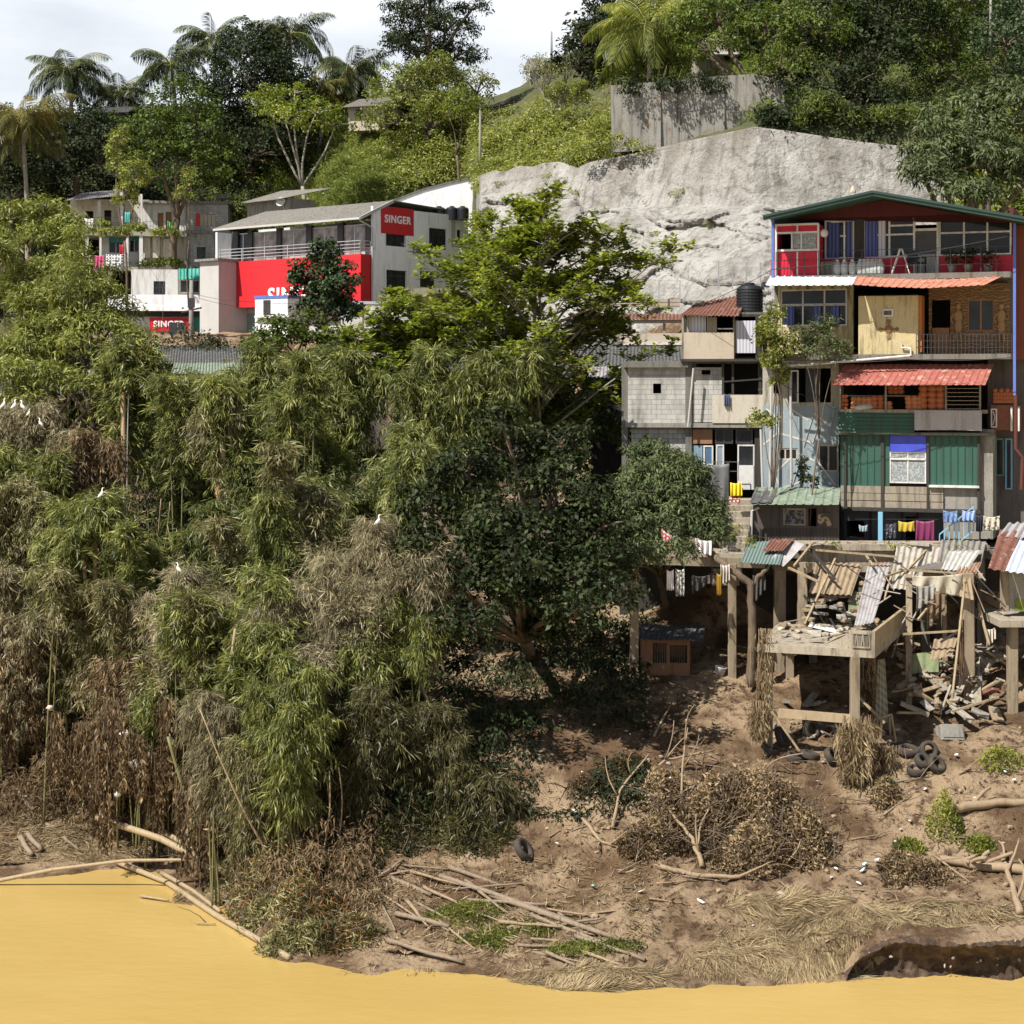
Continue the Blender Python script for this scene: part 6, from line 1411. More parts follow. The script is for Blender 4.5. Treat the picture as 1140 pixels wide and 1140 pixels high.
MB().prism([a - L1 + Vector((-.2, .15, .17)), b_ - L1 + Vector((1.0, .15, .17)), b_ - L1 + Vector((1.0, 6.8, .17)), a - L1 + Vector((-.2, 6.8, .17))], (0, 0, .14)).build('slab', CONC_L, T)
for k in range(26): 
    t = rnd.random(); jj = rnd.random(); p = a.lerp(b_, t) + Vector((0, .3 + jj * 1.6, .32)); chunk('junk_piece', 'piece of junk on the shaded platform ' + zone(t, 1 - jj), 'junk', p, (rnd.uniform(.1, .5), rnd.uniform(.1, .25), rnd.uniform(.05, .22)), rnd.choice([CONC_L, GREYW, WOOD, PLY, MUDDY]), 'junk on the shaded platform', blobby=k % 2 == 0)
cloth('red and white cloth fluttering above the platform left end', P(737, 588, 65.5), P(748, 596, 65.4), .45, stripes('red_white_stripes', (.55, .04, .06), (.6, .5, .5), 4, 'DIAGONAL'), 'cloths caught on the platform', 'cloth', 'caught_cloth', seed=4)
cloth('white rag hanging from the platform front beam', P(742, 634, 65), P(750, 634, 65), .75, plain('white_cloth', (.75, .7, .7)), 'cloths caught on the platform', 'cloth', 'caught_cloth', seed=6)
cloth('speckled white rag beside the plain one under the platform', P(752, 633, 65), P(762, 633, 65), 1.0, spotted('grey_rag', (.5, .5, .48), (.15, .14, .12), 8), 'cloths caught on the platform', 'cloth', 'caught_cloth', seed=7)
cloth('ochre cloth strip hanging left of the middle post', P(798, 638, 64.9), P(803, 638, 64.9), .8, plain('ochre_cloth', (.45, .25, .03)), 'cloths caught on the platform', 'cloth', 'caught_cloth', seed=9)
cloth('bright white sheet bundled on the platform by the steps', P(774, 598, 66), P(792, 602, 66), .55, plain('white_cloth', (.75, .7, .7)), 'cloths caught on the platform', 'cloth', 'caught_cloth', seed=10, fold=.12)
# right platform
g = ghit(1127, 792); T = Thing('stilt_platform', 'pale concrete ledge on a single stilt at the right picture edge', 'platform', g); L1 = Vector(T.o.location)
MB().beam(Vector((0, 0, -.4)), P(1127, 694, g.y) - L1, .34, .34).build('stilt', RAW, T, bevel=.02)
q = P(1113, 690, g.y - .6) - L1; MB().box(q.x, q.x + 5, q.y, q.y + 3.4, q.z - .28, q.z).build('slab', CONC_L, T, bevel=.02)
q = P(1122, 680, g.y + .3) - L1; MB().box(q.x, q.x + 5, q.y, q.y + .2, q.z, q.z + 1.65).build('wall', CONC, T); MB().box(q.x - .2, q.x + .02, q.y - .05, q.y + .3, q.z - .02, q.z + 1.75).build('pillar', RAW, T)
MB().box(q.x + .25, q.x + 4, q.y - .02, q.y, q.z - .02, q.z + .4).build('moss_patch', plain('moss', (.14, .17, .03), .9, var=.4), T)
# hut
g = ghit(742, 752); T = Thing('wooden_hut', 'small reddish wooden coop with dark mesh openings under the platform', 'hut', g, R(-8)); 
HUT = stained('red_brown_boards', (.20, .11, .065), (.08, .05, .03), .5, sc=2)
wallp(T, 'front_wall', 713, 768, 712, 752, 0, .06, HUT, [(727, 742, 716, 738), (745, 765, 718, 738)])
x0, x1, z0, z1 = T.rect(713, 768, 712, 752, 0); MB().box(x1 - .06, x1, .06, 1.4, z0, z1).box(x0, x0 + .06, .06, 1.4, z0, z1).box(x0, x1, 1.4, 1.46, z0, z1).build('side_walls', HUT, T)
MB().corr((x0 - .2, -.3, z1 + .02), (x1 + .5, -.3, z1 + .02), (x0 - .2, 1.7, z1 + .32), (x1 + .5, 1.7, z1 + .32), .2, .02).build('roof', ASB_D, T)
mb = MB(); [mb.beam((x0 + .45 + k * .09, .03, z0 + .4), (x0 + .45 + k * .09, .03, z1 - .1), .012) for k in range(14)]; mb.build('mesh_bars', WOOD, T)
g = ghit(801, 752); mb = MB(); mb.lathe([(.15, 0), (.2, .3), (.22, .34), (.19, .34), (.14, .05)], n=16); o = mb.build('bucket', plain('bucket_white', (.42, .43, .42)), None, True); o.location = g; o.rotation_euler = (.1, .2, 0); tag(o, 'dirty white bucket on the ground beside the coop', 'bucket')
# tyres
def tyre(px, py, label, rx=0, ry=0, r=.32, lift=.03):
    g = ghit(px, py); mb = MB(); pr = []
    N = 20; vs = []; 
    prof = [(r * .58, .09), (r * .7, .12), (r * .92, .11), (r, .07), (r, -.07), (r * .92, -.11), (r * .7, -.12), (r * .58, -.09)]
    m = len(prof)
    for k in range(N): a = 2 * math.pi * k / N; vs += [(q * math.cos(a), q * math.sin(a), z) for q, z in prof]
    mb.add(vs, [(k * m + j, ((k + 1) % N) * m + j, ((k + 1) % N) * m + (j + 1) % m, k * m + (j + 1) % m) for k in range(N) for j in range(m)])
    o = mb.build('tyre', TYRE, None, True); o.location = g + Vector((0, 0, lift + abs(math.sin(rx)) * r * .6)); o.rotation_euler = (rx, ry, rnd.random()); tag(o, label, 'tyre', 'old tyres on the bank')
for a in [(1011, 838, 'largest old tyre lying flat right of the hay clump', .25, .1, .40), (1043, 857, 'old tyre half buried at the right end of the pair below the chair', .9, 0), (1028, 852, 'old tyre leaning on its neighbour below the largest tyre', .6, .3), (1020, 860, 'old tyre lowest in the pile below the largest tyre', .2, 0), (1034, 842, 'upright old tyre against the pile', 1.2, .2),
  (902, 843, 'old tyre flat in front of the deck between the two stilts', .2, .2), (885, 846, 'old tyre left of the one in front of the deck', .3, 0), (857, 838, 'old tyre partly buried by the left stilt foot', .5, .3), (926, 848, 'old tyre right of the one in front of the deck', .9, .3), (903, 820, 'upright old tyre in the shadow under the deck', 1.3, .1, .36), (870, 828, 'dim old tyre deep under the deck left end', 1.2, .4, .36), (583, 953, 'old tyre half sunk in the slope above the logs', .9, .3, .40)]: tyre(*a)
# chair frame and dumped cabinet
g = ghit(988, 830); T = Thing('wooden_chair', 'overturned bare wooden chair beside the hay clump', 'chair', g, R(25)); mb = MB
for i, (a, b_) in enumerate([((-.3, 0, 0), (-.25, 0, 1.0)), ((.35, 0, .1), (.15, 0, 1.05)), ((-.1, .5, 0), (-.1, .45, .9)), ((.5, .5, .1), (.4, .45, .9))]): MB().beam(a, b_, .06).build('leg', WOOD_L, T)
mb = MB(); mb.beam((-.25, 0, 1.0), (.15, 0, 1.05), .06); mb.beam((-.1, .45, .9), (.4, .45, .9), .06); mb.beam((-.25, 0, 1.0), (-.1, .45, .9), .06); mb.beam((.15, 0, 1.05), (.4, .45, .9), .06); mb.build('seat_frame', WOOD_L, T); MB().beam((-.3, 0, .1), (.35, 0, .1), .05).build('stretcher', WOOD_L, T)
g = ghit(1062, 824); T = Thing('dumped_cabinet', 'dented grey cabinet dumped at the foot of the big stilt', 'cabinet', g, R(10)); MB().box(-.42, .42, 0, .5, 0, .55).build('body', CONC, T, bevel=.02).rotation_euler = (-.35, 0.05, 0)
MB().box(-.36, .36, -.03, 0, .1, .42).build('door', CONC, T).rotation_euler = (-.35, .05, 0)
for l, c, s_, m_ in [('grey plastic chair shell face down above the dumped cabinet', (1058, 795), (.9, .7, .08), CONC_D), ('flat brown door lying on the rubble right of the deck', (1036, 730), (1.2, .8, .05), BROWN), ('pale plank leaning at the slope near the right stilt', (1108, 800), (1.1, .4, .05), MUDDY), ('narrow upright pale board under the wreck', (1046, 800), (.35, .06, 1.1), GREYW)]:
    chunk('dumped_board', l, 'board', ghit(*c) + Vector((0, 0, .15)), s_, m_, None, tilt=.4)
# rubble fields: under deck and under right wreck
for grp, n, box, names in [('rubble under the right wreck', 110, (1000, 1112, 690, 790), ('broken_board', 'board in the right wreck heap', 'rubble_lump', 'lump in the right wreck heap')),
                    ('rubble under the deck', 34, (860, 1000, 780, 830), ('broken_board', 'board under the stilted deck', 'rubble_lump', 'lump under the stilted deck')),
                    ('rubble behind the deck', 44, (898, 960, 650, 694), ('stacked_stone', 'stone stacked behind the deck', 'broken_board', 'board behind the deck'))]:
    for k in range(n):
        px = rnd.uniform(box[0], box[1]); py = rnd.uniform(box[2], box[3])
        if 'behind' in grp: pos = P(px, py, 66.4 - (py - 650) * .03); sz = (rnd.uniform(.3, .6), .3, .09); tl = .12
        elif 'wreck' in grp:
            pos = P(px, py, 66.2 - (py - 700) * .045); h = gz(pos.x, pos.y); pos.z = max(pos.z - .2, h); pos = Vector((pos.x, pos.y, h + max(0, min(pos.z - h, .9)))); sz = (rnd.uniform(.3, 1.3), rnd.uniform(.1, .35), rnd.uniform(.03, .12)); tl = .6
        else: pos = ghit(px, py); sz = (rnd.uniform(.3, 1.1), rnd.uniform(.1, .3), rnd.uniform(.03, .12)); tl = .4
        bl = k % 3 == 0; mt_ = rnd.choice([MUDDY, GREYW, CONC, MUDDY, WOOD, RUST if k % 7 == 0 else CONC_L]); u_ = (px - box[0]) / (box[1] - box[0]); v_ = (py - box[2]) / (box[3] - box[2])
        chunk(names[2] if bl and 'behind' not in grp else names[0], MW(mt_) + ' ' + (names[3] if bl and 'behind' not in grp else names[1]) + ', ' + zone(u_, v_), 'rubble', pos, (sz[0] * .5, sz[1], sz[2] * 2.2) if bl else sz, mt_, grp, tilt=tl, blobby=bl)
# ---------------------------------------------------------------- cut bank, far right waterline
m, n, b = base_mat('cut_soil'); v = coords(n); c1 = mixc(n, ramp(n, noi(n, v, 3, 7, .7), .45, .6), (.045, .028, .018), (.11, .07, .045)); c1 = mixc(n, ramp(n, noi(n, v, 9, 6, .8), .62, .70), c1, (.17, .14, .11)); n.links.new(c1, b.inputs['Base Color']); b.inputs['Roughness'].default_value = .95; bump(n, b, noi(n, v, 6, 6), .9, .1)
V = []; F = []; cols_ = list(range(938, 1300, 2)); pr = [(1.3, 1.02), (.7, 1.2), (.1, 1.2), (-.5, 1.14), (-.62, 1.02), (-.35, .8), (-.12, .5), (-.2, .2), (-.45, -.3)]
for px in cols_:
    e_ = grid_pt(px, 3)[0]; fade = min(1, (px - 938) / 40) ** .6
    for j, (dy, z) in enumerate(pr):
        X = (px - HX) / FP * e_; w_ = noise.fractal(Vector((X * .7, 3.3, j * .15)), 1, 2, 4); Y = e_ + dy + w_ * .5; zz = z * fade + (.13 if j else 0) * noise.fractal(Vector((X * 1.1, j * .9, 2)), .7, 2.1, 5); Y += .12 * noise.fractal(Vector((X * 1.7, j * 1.3, 6)), .7, 2, 4)
        V.append(((px - HX) / FP * e_, Y, zz))
k = len(pr); F = [(i * k + j, i * k + j + 1, (i + 1) * k + j + 1, (i + 1) * k + j) for i in range(len(cols_) - 1) for j in range(k - 1)]
o = MB().add(V, F).build('river_bank', m, None); o.data.materials.append(MUD); tag(o, kind='structure')
for p in o.data.polygons:
    if p.index % (k - 1) < 3: p.material_index = 1
for i in range(12):
    px = rnd.uniform(955, 1140); e_ = grid_pt(px, 3)[0]; z = rnd.uniform(.05, 1.1); c_ = rnd.random(); m_ = plain('litter_dull', (.34, .32, .29)) if c_ < .2 else plain('litter_pink', (.4, .2, .2)) if c_ < .3 else CONC
    chunk('litter', 'scrap of litter sticking out of the dark cut bank ' + zone((px - 955) / 185), 'litter', ((px - HX) / FP * e_, e_ - .35 - .25 * z, z), (rnd.uniform(.05, .16), .05, rnd.uniform(.04, .14)), m_, 'litter in the cut bank', tilt=.7, blobby=True)
# litter on the slope
LIT = [(746, 897, 'white polystyrene box on the dead bush'), (751, 899, None), (1086, 889, 'white carton lying on the slope under the right log'), (697, 815, 'white paper scrap in the shadow at left of the slope'), (701, 819, None), (750, 818, 'white scrap in the shadow above the dead bush'), (960, 970, 'pale blue can near the small debris heap'), (962, 963, 'white cup above the pale blue can'), (976, 959, None), (955, 985, None), (1002, 924, 'white bag scrap right of the dead bush'), (996, 938, None), (780, 1005, 'white cup on the bare slope below the dead bush'), (838, 1032, 'pale lid on the dead grass'), (660, 988, 'green tinted plastic near the old tyre'), (713, 994, None), (1064, 842, 'white bag at the foot of the cabinet'), (930, 968, 'flat white tray right of the dead bush'), (925, 978, 'second flat tray below the first'), (1118, 860, 'white rag heap at the right edge'), (1128, 870, None), (795, 873, 'crumpled white paper above the dead bush'), (910, 871, 'pale tin near the right end of the dead bush'), (664, 883, None), (648, 862, None), (620, 940, None), (640, 905, None), (133, 885, 'white shred caught low in the left debris'), (1012, 915, None), (1030, 880, None)]
for i, (px, py, l) in enumerate(LIT):
    g = ghit(px, py); up_ = .9 if 'bush' in (l or '') and 'on the dead' in (l or '') else .05
    chunk('litter', l or 'small pale scrap of litter on the muddy slope', 'litter', g + Vector((0, -.1, up_)), (rnd.uniform(.10, .30), rnd.uniform(.08, .18), rnd.uniform(.03, .08)), plain('litter_blue_pale', (.45, .55, .65)) if 'blue' in (l or '') else plain('litter_green', (.2, .4, .33)) if 'green' in (l or '') else plain('litter_white', (.7, .7, .68)), 'litter on the slope', tilt=.5, blobby=True)
for i in range(90):
    px = rnd.uniform(600, 1140); py = rnd.uniform(800, 1030); g = ghit(px, py)
    chunk('stone', 'small earthy clod on the muddy slope ' + zone((px - 600) / 540, (py - 800) / 230), 'stone', g - Vector((0, 0, .03)), (rnd.uniform(.08, .3),) * 2 + (rnd.uniform(.06, .16),), MUDDY if i % 4 else CONC_L, 'clods on the slope', blobby=True)
# ---------------------------------------------------------------- driftwood, logs and poles
def log(label, pts, r0, r1, mat=None, name='driftwood_branch', cat='branch', group='driftwood on the bank', lift=0.05, forks=0, seg=8):
    """pts (px,py) on the ground, or (px,py,Y), or (px,py,None,height above ground)"""
    W = []
    for p in pts:
        if len(p) == 2: w = ghit(*p) + Vector((0, 0, lift + r0 * .6))
        elif len(p) == 3: w = P(*p)
        else: w = ghit(p[0], p[1]) + Vector((0, -.2, p[3]))
        W.append(w)
    o0 = W[0].copy(); W = [w - o0 for w in W]; P2 = []
    for a, b_ in zip(W[:-1], W[1:]):
        for k in range(5): P2.append(a.lerp(b_, k / 5) + Vector((rnd.uniform(-1, 1), rnd.uniform(-1, 1), rnd.uniform(-.6, .6))) * r0 * (.35 if 'pole' not in name else .05))
    P2.append(W[-1]); n = len(P2); mb = MB(); mb.tube(P2, [r0 + (r1 - r0) * k / (n - 1) for k in range(n)], seg)
    for f in range(forks):
        k = rnd.randrange(n // 4, n - 1); d = (P2[k] - P2[k - 1]).normalized(); q = d * rnd.uniform(.4, 1.1) + Vector((rnd.uniform(-.6, .6), rnd.uniform(-.5, .2), rnd.uniform(.2, .8)))
        limb(mb, P2[k], P2[k] + q, r0 * .5, r1 * .4, .15, 5, 6)
    o = mb.build(name, mat or DRIFT, None, True); o.location = o0; tag(o, label, cat, group); return o
for a in [
 ('forked pale branch left of the dead bush', [(648, 913), (668, 940), (700, 948)], .07, .04, 3), ('twisted pale branch rising left of the dead bush', [(682, 925), (690, 895, None, .5), (722, 868, None, .9)], .06, .025, 2),
 ('long pale branch lying along the foot of the dead bush', [(735, 968), (775, 978), (822, 980), (842, 972)], .09, .05, 3), ('short pale branch ending the dead bush at right', [(848, 978), (878, 965)], .07, .04, 1),
 ('upright forked branch in the left part of the dead bush', [(757, 905), (760, 880, None, 1.1), (765, 862, None, 1.6)], .05, .02, 2), ('split pale stump in the middle of the dead bush', [(782, 968), (770, 945, None, .4), (745, 925, None, .7)], .09, .04, 2),
 ('pale curved branch reaching up above the dead bush', [(700, 880), (740, 862, None, .5), (795, 850, None, .5)], .06, .03, 2), ('level pale branch at the top edge of the dead bush', [(800, 868), (850, 862), (870, 866)], .08, .05, 1),
 ('thick pale log reaching in from the right picture edge', [(1060, 906), (1100, 900), (1150, 897)], .17, .12, 1), ('long log with roots lying at the right edge above the cut bank', [(1045, 960), (1090, 968), (1150, 974)], .13, .16, 5),
 ('thin stick lying across the right log heap', [(1040, 955), (1080, 985)], .04, .02, 0), ('forked root standing at the right edge', [(1135, 1020), (1128, 990), (1115, 955)], .12, .06, 3),
 ('stick on the slope left of the deck', [(728, 822), (748, 785)], .05, .03, 0), ('long bare stick lying across the shaded slope', [(505, 790), (540, 880), (560, 922)], .07, .04, 0), ('pale root crossing the shaded hollow', [(455, 912), (470, 935)], .06, .04, 2),
]: log(a[0], a[1], a[2], a[3], forks=a[4])
MWL = ['grey', 'pale', 'brownish', 'muddy']
LOGM = stained('weathered_log', (.25, .195, .14), (.13, .09, .06), .6, sc=2)
for a in [
 ('thick grey log nearest the hay mat at the waterline', [(545, 1000), (690, 1050)], 0.101, 0.072), ('second log beside the thick grey one', [(490, 978), (640, 1030)], 0.086, 0.065), ('pale straight log pointing down to the water', [(590, 1022), (718, 1072)], 0.072, 0.058),
 ('short log crossing the lower left of the log jam', [(440, 1020), (500, 1035)], 0.079, 0.072), ('upper thin log of the log jam', [(500, 968), (560, 990)], 0.072, 0.058), ('log at the back of the jam under the olive scrub', [(390, 960), (480, 1000)], 0.086, 0.065),
 ('broken log end on the green weed', [(520, 1005), (610, 1010)], 0.058, 0.050), ('pale log lying at the waterline below the scrub', [(430, 1050), (515, 1075)], 0.072, 0.050), ('dark log at the right end of the jam', [(640, 1045), (700, 1065)], 0.065, 0.043), ('log in the shade left of the jam', [(350, 1010), (430, 1040)], 0.072, 0.058),
 ('thin stick in front of the jam on the mud', [(560, 1055), (700, 1085)], 0.036, 0.022)]:
    log(a[0], a[1], a[2], a[3], LOGM, 'log', 'log', 'logs jammed at the waterline')
for a in [
 ('thickest tan bamboo pole slanting from the hanging debris down to the water', [(108, 910, 62.8), (180, 934, 61.6), (252, 972, 60.2)], .13, .11), ('thin bamboo pole arching over the water at the left edge', [(-10, 982, 61.2), (60, 968, 61.0), (140, 958, 60.8), (216, 957, 60.4)], .075, .05),
 ('bamboo pole just above the thickest one', [(180, 925, 62.6), (215, 945, 61.6), (256, 975, 60.4)], .10, .08), ('short bamboo pole stub between the two slanting ones', [(206, 925, 62.4), (250, 960, 61)], .09, .08), ('pale bamboo pole lying along the waterline', [(130, 963), (185, 985), (240, 1022), (322, 1070)], .09, .10),
 ('second waterline bamboo pole behind the pale one', [(180, 975), (215, 995), (245, 1018)], .08, .07), ('broken bamboo pole by the end of the arching pole', [(208, 965), (238, 980)], .09, .09), ('floating stick in front of the waterline poles', [(156, 1000), (188, 1005)], .05, .03), ('tiny floating stick further right', [(218, 1030), (240, 1031)], .03, .02)]:
    log(a[0], a[1], a[2], a[3], CULM_D, 'bamboo_pole', 'pole', 'bamboo poles at the waterline')
for a in [('pale log on the left mud spit', [(14, 878), (38, 905)], .10, .08), ('short cut log on the left mud spit', [(22, 935), (36, 955)], .10, .09), ('second short cut log beside it', [(30, 930), (46, 950)], .10, .08), ('grey log behind the left mud spit', [(25, 893), (60, 892)], .12, .08), ('thin log across the left mud spit', [(50, 920), (86, 930)], .06, .05), ('small branch at the back of the left mud spit', [(70, 935), (90, 950)], .07, .04)]:
    log(a[0], a[1], a[2], a[3], LOGM, 'log', 'log', 'logs on the left mud spit')
for k in range(26):
    px = rnd.uniform(395, 690); py = 965 + (px - 395) * .28 + rnd.uniform(-18, 42); a_ = rnd.gauss(.35, .35); L_ = rnd.uniform(25, 80)
    log(MWL[k % 4] + ' ' + ('thin stick' if k % 2 else 'broken pole') + ' in the jam, ' + zone((px - 395) / 295, (py - 950) / 130), [(px, py), (px + L_ * math.cos(a_), min(1078, py + L_ * math.sin(a_)))], rnd.uniform(.025, .07), .03, LOGM if k % 2 else DRIFT, 'log', 'log', 'broken sticks in the log jam')
for k in range(34):
    px = rnd.uniform(600, 1130); py = rnd.uniform(830, 1010); a_ = rnd.uniform(-1, 1); L_ = rnd.uniform(15, 55)
    log(MWL[k % 4] + ' stick on the open slope ' + zone((px - 600) / 530, (py - 830) / 180), [(px, py), (px + L_ * math.cos(a_), py + L_ * math.sin(a_) * .6)], rnd.uniform(.015, .04), .012, LOGM if k % 2 else DRIFT, 'stick', 'stick', 'sticks on the open slope', forks=k % 3, seg=5)
# ---------------------------------------------------------------- hanging and heaped dead stuff
def hanging(label, spots, kind='brown', n=500, L=.22, wd=.04, name='hanging_debris', cat='flood debris', group='flood debris caught in branches', core=True, tint=(0, 1), strands=40):
    """spots: (px,py_top,py_bottom,Y,width_px)"""
    p0 = P(spots[0][0], spots[0][2], spots[0][3]); T = Thing(name, label, cat, p0, 0, group); lv = Leaves(); mb = MB()
    for px, y0, y1, Y, w in spots:
        s = Y / FP; a = P(px, y0, Y); b_ = P(px, y1, Y); m = n
        for k in range(strands):
            x = rnd.gauss(0, .4) * w * s * .5; y = rnd.gauss(0, .4) * w * s * .4; q = a + Vector((x, y, 0)); Ls = (a.z - b_.z) * rnd.uniform(.35, 1.05); q2 = q + Vector((rnd.uniform(-.1, .1), rnd.uniform(-.1, .1), -Ls)); mb.tube([q - p0, (q + q2) / 2 - p0 + Vector((rnd.uniform(-.08, .08), 0, 0)), q2 - p0], [.014, .011, .006], 3, False)
        t = RG.random(m) ** .8; x = RG.normal(size=m) * w * s * .22 * (1 - .35 * t); y = RG.normal(size=m) * w * s * .2
        pos = np.stack([a.x + x, a.y + y, a.z + (b_.z - a.z) * t], 1); d = unit(RG.normal(size=(m, 3)) * .45 + np.array([0, 0, -1.0])); wv = unit(np.cross(d, RG.normal(size=(m, 3)) * .5 + np.array([0, 1, 0])))
        sz = RG.uniform(.5, 1.6, m); tn = tint[0] + (tint[1] - tint[0]) * np.clip(RG.random(m) * .6 + .4 * np.sin(x * 9), 0, 1); lv.add(pos, d, wv, L * sz, wd * sz, tn, .05)
    mb.build('strands', DRIFT, T); lv.build('dead_leaves', lm(kind), T, p0); return T
def heap(label, cat, name, spots, kind, n, L, wd, group=None, flat=.5, hgt=.5, dirx=(0, 0, 0), tint=(0, 1), stems=0):
    """low heap of dead leaves or straw lying on the ground; spots (px,py,rx_m,ry_m,h_m)"""
    g0 = ghit(spots[0][0], spots[0][1]); T = Thing(name, label, cat, g0, 0, group); lv = Leaves(); mb = MB()
    for px, py, rx, ry, h in spots:
        g = ghit(px, py); m = n; a = RG.uniform(0, 2 * math.pi, m); r = RG.random(m) ** .6
        x = g.x + np.cos(a) * r * rx; y = g.y + np.sin(a) * r * ry
        gzv = np.array([gz(x[i], y[i]) for i in range(0, m, 12)]); gzv = np.interp(np.arange(m), np.arange(0, m, 12), gzv) if False else None
        # local ground plane
        e1 = gz(g.x + rx * .7, g.y); e2 = gz(g.x - rx * .7, g.y); e3 = gz(g.x, g.y + ry * .7); e4 = gz(g.x, g.y - ry * .7)
        zz = g.z + (x - g.x) * (e1 - e2) / (1.4 * rx) + (y - g.y) * (e3 - e4) / (1.4 * ry)
        bumpy = np.array([noise.noise(Vector((x[i] * 1.2, y[i] * 1.2, 2))) for i in range(m)])
        top = h * (1 - r ** 2) * (.8 + .9 * bumpy); z = zz + np.maximum(top, .02) * RG.random(m) ** hgt
        d = unit(RG.normal(size=(m, 3)) * np.array([1, 1, flat]) + np.array(dirx)); wv = unit(np.cross(d, RG.normal(size=(m, 3))))
        sz = RG.uniform(.5, 1.5, m); tn = tint[0] + (tint[1] - tint[0]) * np.clip(.5 + bumpy * .8 + RG.normal(size=m) * .25, 0, 1)
        lv.add(np.stack([x, y, z], 1), d, wv, L * sz, wd * sz, tn, .08)
        for k in range(stems):
            q = Vector((g.x + rnd.gauss(0, .4) * rx, g.y + rnd.gauss(0, .4) * ry, 0)); q.z = gz(q.x, q.y); limb(mb, q - g0, q - g0 + Vector((rnd.gauss(0, .6), rnd.gauss(0, .4), rnd.uniform(.3, .95) * h)), .024, .008, .2, 5, 5)
    if stems: mb.build('twigs', BARK, T)
    lv.build('dead_leaves' if kind in ('brown', 'straw') else 'foliage', lm(kind), T, g0); return T
heap('big tangled heap of dead brown bush on the open slope', 'dead bush', 'dead_bush', [(770, 925, 1.3, .9, 1.5), (815, 900, 1.3, .9, 1.7), (862, 920, 1.4, 1.0, 2.0), (895, 945, .9, .8, 1.6), (740, 895, 1.0, .8, 1.1), (840, 955, 1.2, .6, .9), (720, 940, 1.0, .6, .8), (800, 950, 1.1, .6, .8)], 'brown', 3600, .15, .05, stems=60, flat=1, tint=(.25, 1))
heap('small heap of dead brush right of the big dead bush', 'dead bush', 'dead_bush', [(1022, 978, 1.1, .6, .8), (1000, 968, .7, .5, .6), (985, 892, .5, .4, .7)], 'brown', 1800, .15, .04, stems=12, flat=1)
heap('dead twiggy bush standing in front of the left stilt', 'dead bush', 'dead_bush', [(700, 862, .9, .6, .7), (655, 880, .8, .5, .5)], 'brown', 1500, .14, .04, stems=12, flat=1, tint=(0, .6))
heap('green weeds sprouting beside the right log', 'weed', 'green_weed', [(1052, 925, .6, .5, 1.2), (1090, 945, .6, .3, .35), (1012, 945, .5, .3, .25)], 'hill', 900, .16, .05, flat=1.2, dirx=(0, 0, .8))
heap('tufts of grass on the right edge slope', 'weed', 'green_weed', [(1115, 850, .8, .5, .4), (985, 878, .4, .3, .4), (955, 870, .3, .3, .5)], 'hill', 700, .18, .04, flat=1.2, dirx=(0, 0, .8))
heap('low green weed mat on the logs at the waterline', 'weed', 'green_weed', [(600, 1040, 2.0, .6, .2), (660, 1055, 1.5, .5, .18), (520, 1020, 1.4, .7, .3), (540, 1050, 1.4, .5, .2)], 'hill', 2300, .12, .03, flat=.6, dirx=(0, 0, .4), tint=(0, .7))
def straw(label, spots, n, L, flow, kind='straw', name='dead_grass'):
    lv = Leaves()
    for px, py, rx, ry, fl_ in spots:
        g = ghit(px, py); m = n; a = RG.uniform(0, 6.283, m); r = RG.random(m) ** .5; x = g.x + np.cos(a) * r * rx; y = g.y + np.sin(a) * r * ry
        z = np.array([gz(x[i], y[i]) for i in range(m)]); z = np.maximum(z, 0) + .03 + RG.random(m) * .16 * (1 - r)
        wob = np.array([noise.noise(Vector((x[i] * .9, y[i] * .9, 7))) for i in range(m)]) * 1.6
        an = fl_ + wob * 1.3 + RG.normal(size=m) * .5; slope = np.array([(gz(x[i] + math.cos(an[i]) * .4, y[i] + math.sin(an[i]) * .4) - gz(x[i], y[i])) / .4 for i in range(m)])
        d = unit(np.stack([np.cos(an), np.sin(an), np.clip(slope, -2, 1) + RG.normal(size=m) * .06], 1)); wv = unit(np.cross(d, np.array([0, 0, 1.0]) + RG.normal(size=(m, 3)) * .3)); sz = RG.uniform(.5, 1.4, m)
        lv.add(np.stack([x, y, z], 1), d, wv, L * sz, .022 * sz, np.clip(RG.random(m) * .7 + .3 * (wob + .5), 0, 1), .02)
    o = lv.build(name, lm(kind)); tag(o, label, 'dead grass', kind='stuff'); return o
straw('flattened mat of dead straw combed towards the water', [(880, 1045, 2.2, 1.1, -1.2), (830, 1065, 1.8, .8, -1.0), (930, 1030, 1.6, .9, -1.5), (905, 1072, 1.5, .5, -1.3), (960, 1015, 1.3, .7, -1.4), (870, 1010, 1.8, .6, -.6), (790, 1075, 1.0, .4, -.5)], 4200, .5, 0)
straw('thin dead straw hanging over the cut bank', [(1060, 1035, 1.6, .5, -.9), (985, 1035, .8, .5, -1.5), (1125, 1040, 1.2, .4, -1.2), (1000, 1022, 1.4, .5, -.8), (1080, 1020, 1.4, .5, -1.0), (1030, 1005, 1.3, .4, -.3)], 1300, .45, 0)
straw('straw mat floating at the waterline in front of the logs', [(625, 1090, 1.6, .5, -.1), (700, 1085, 1.0, .3, -.2), (660, 1100, 1.4, .35, -.1)], 2200, .45, 0)
straw('dead reeds and chips strewn over the left mud spit', [(30, 930, 2.6, 1.4, .2), (90, 945, 2.0, .9, .1), (60, 905, 2.2, 1.0, .4), (230, 1000, 1.2, .8, -.6)], 2600, .3, 0)
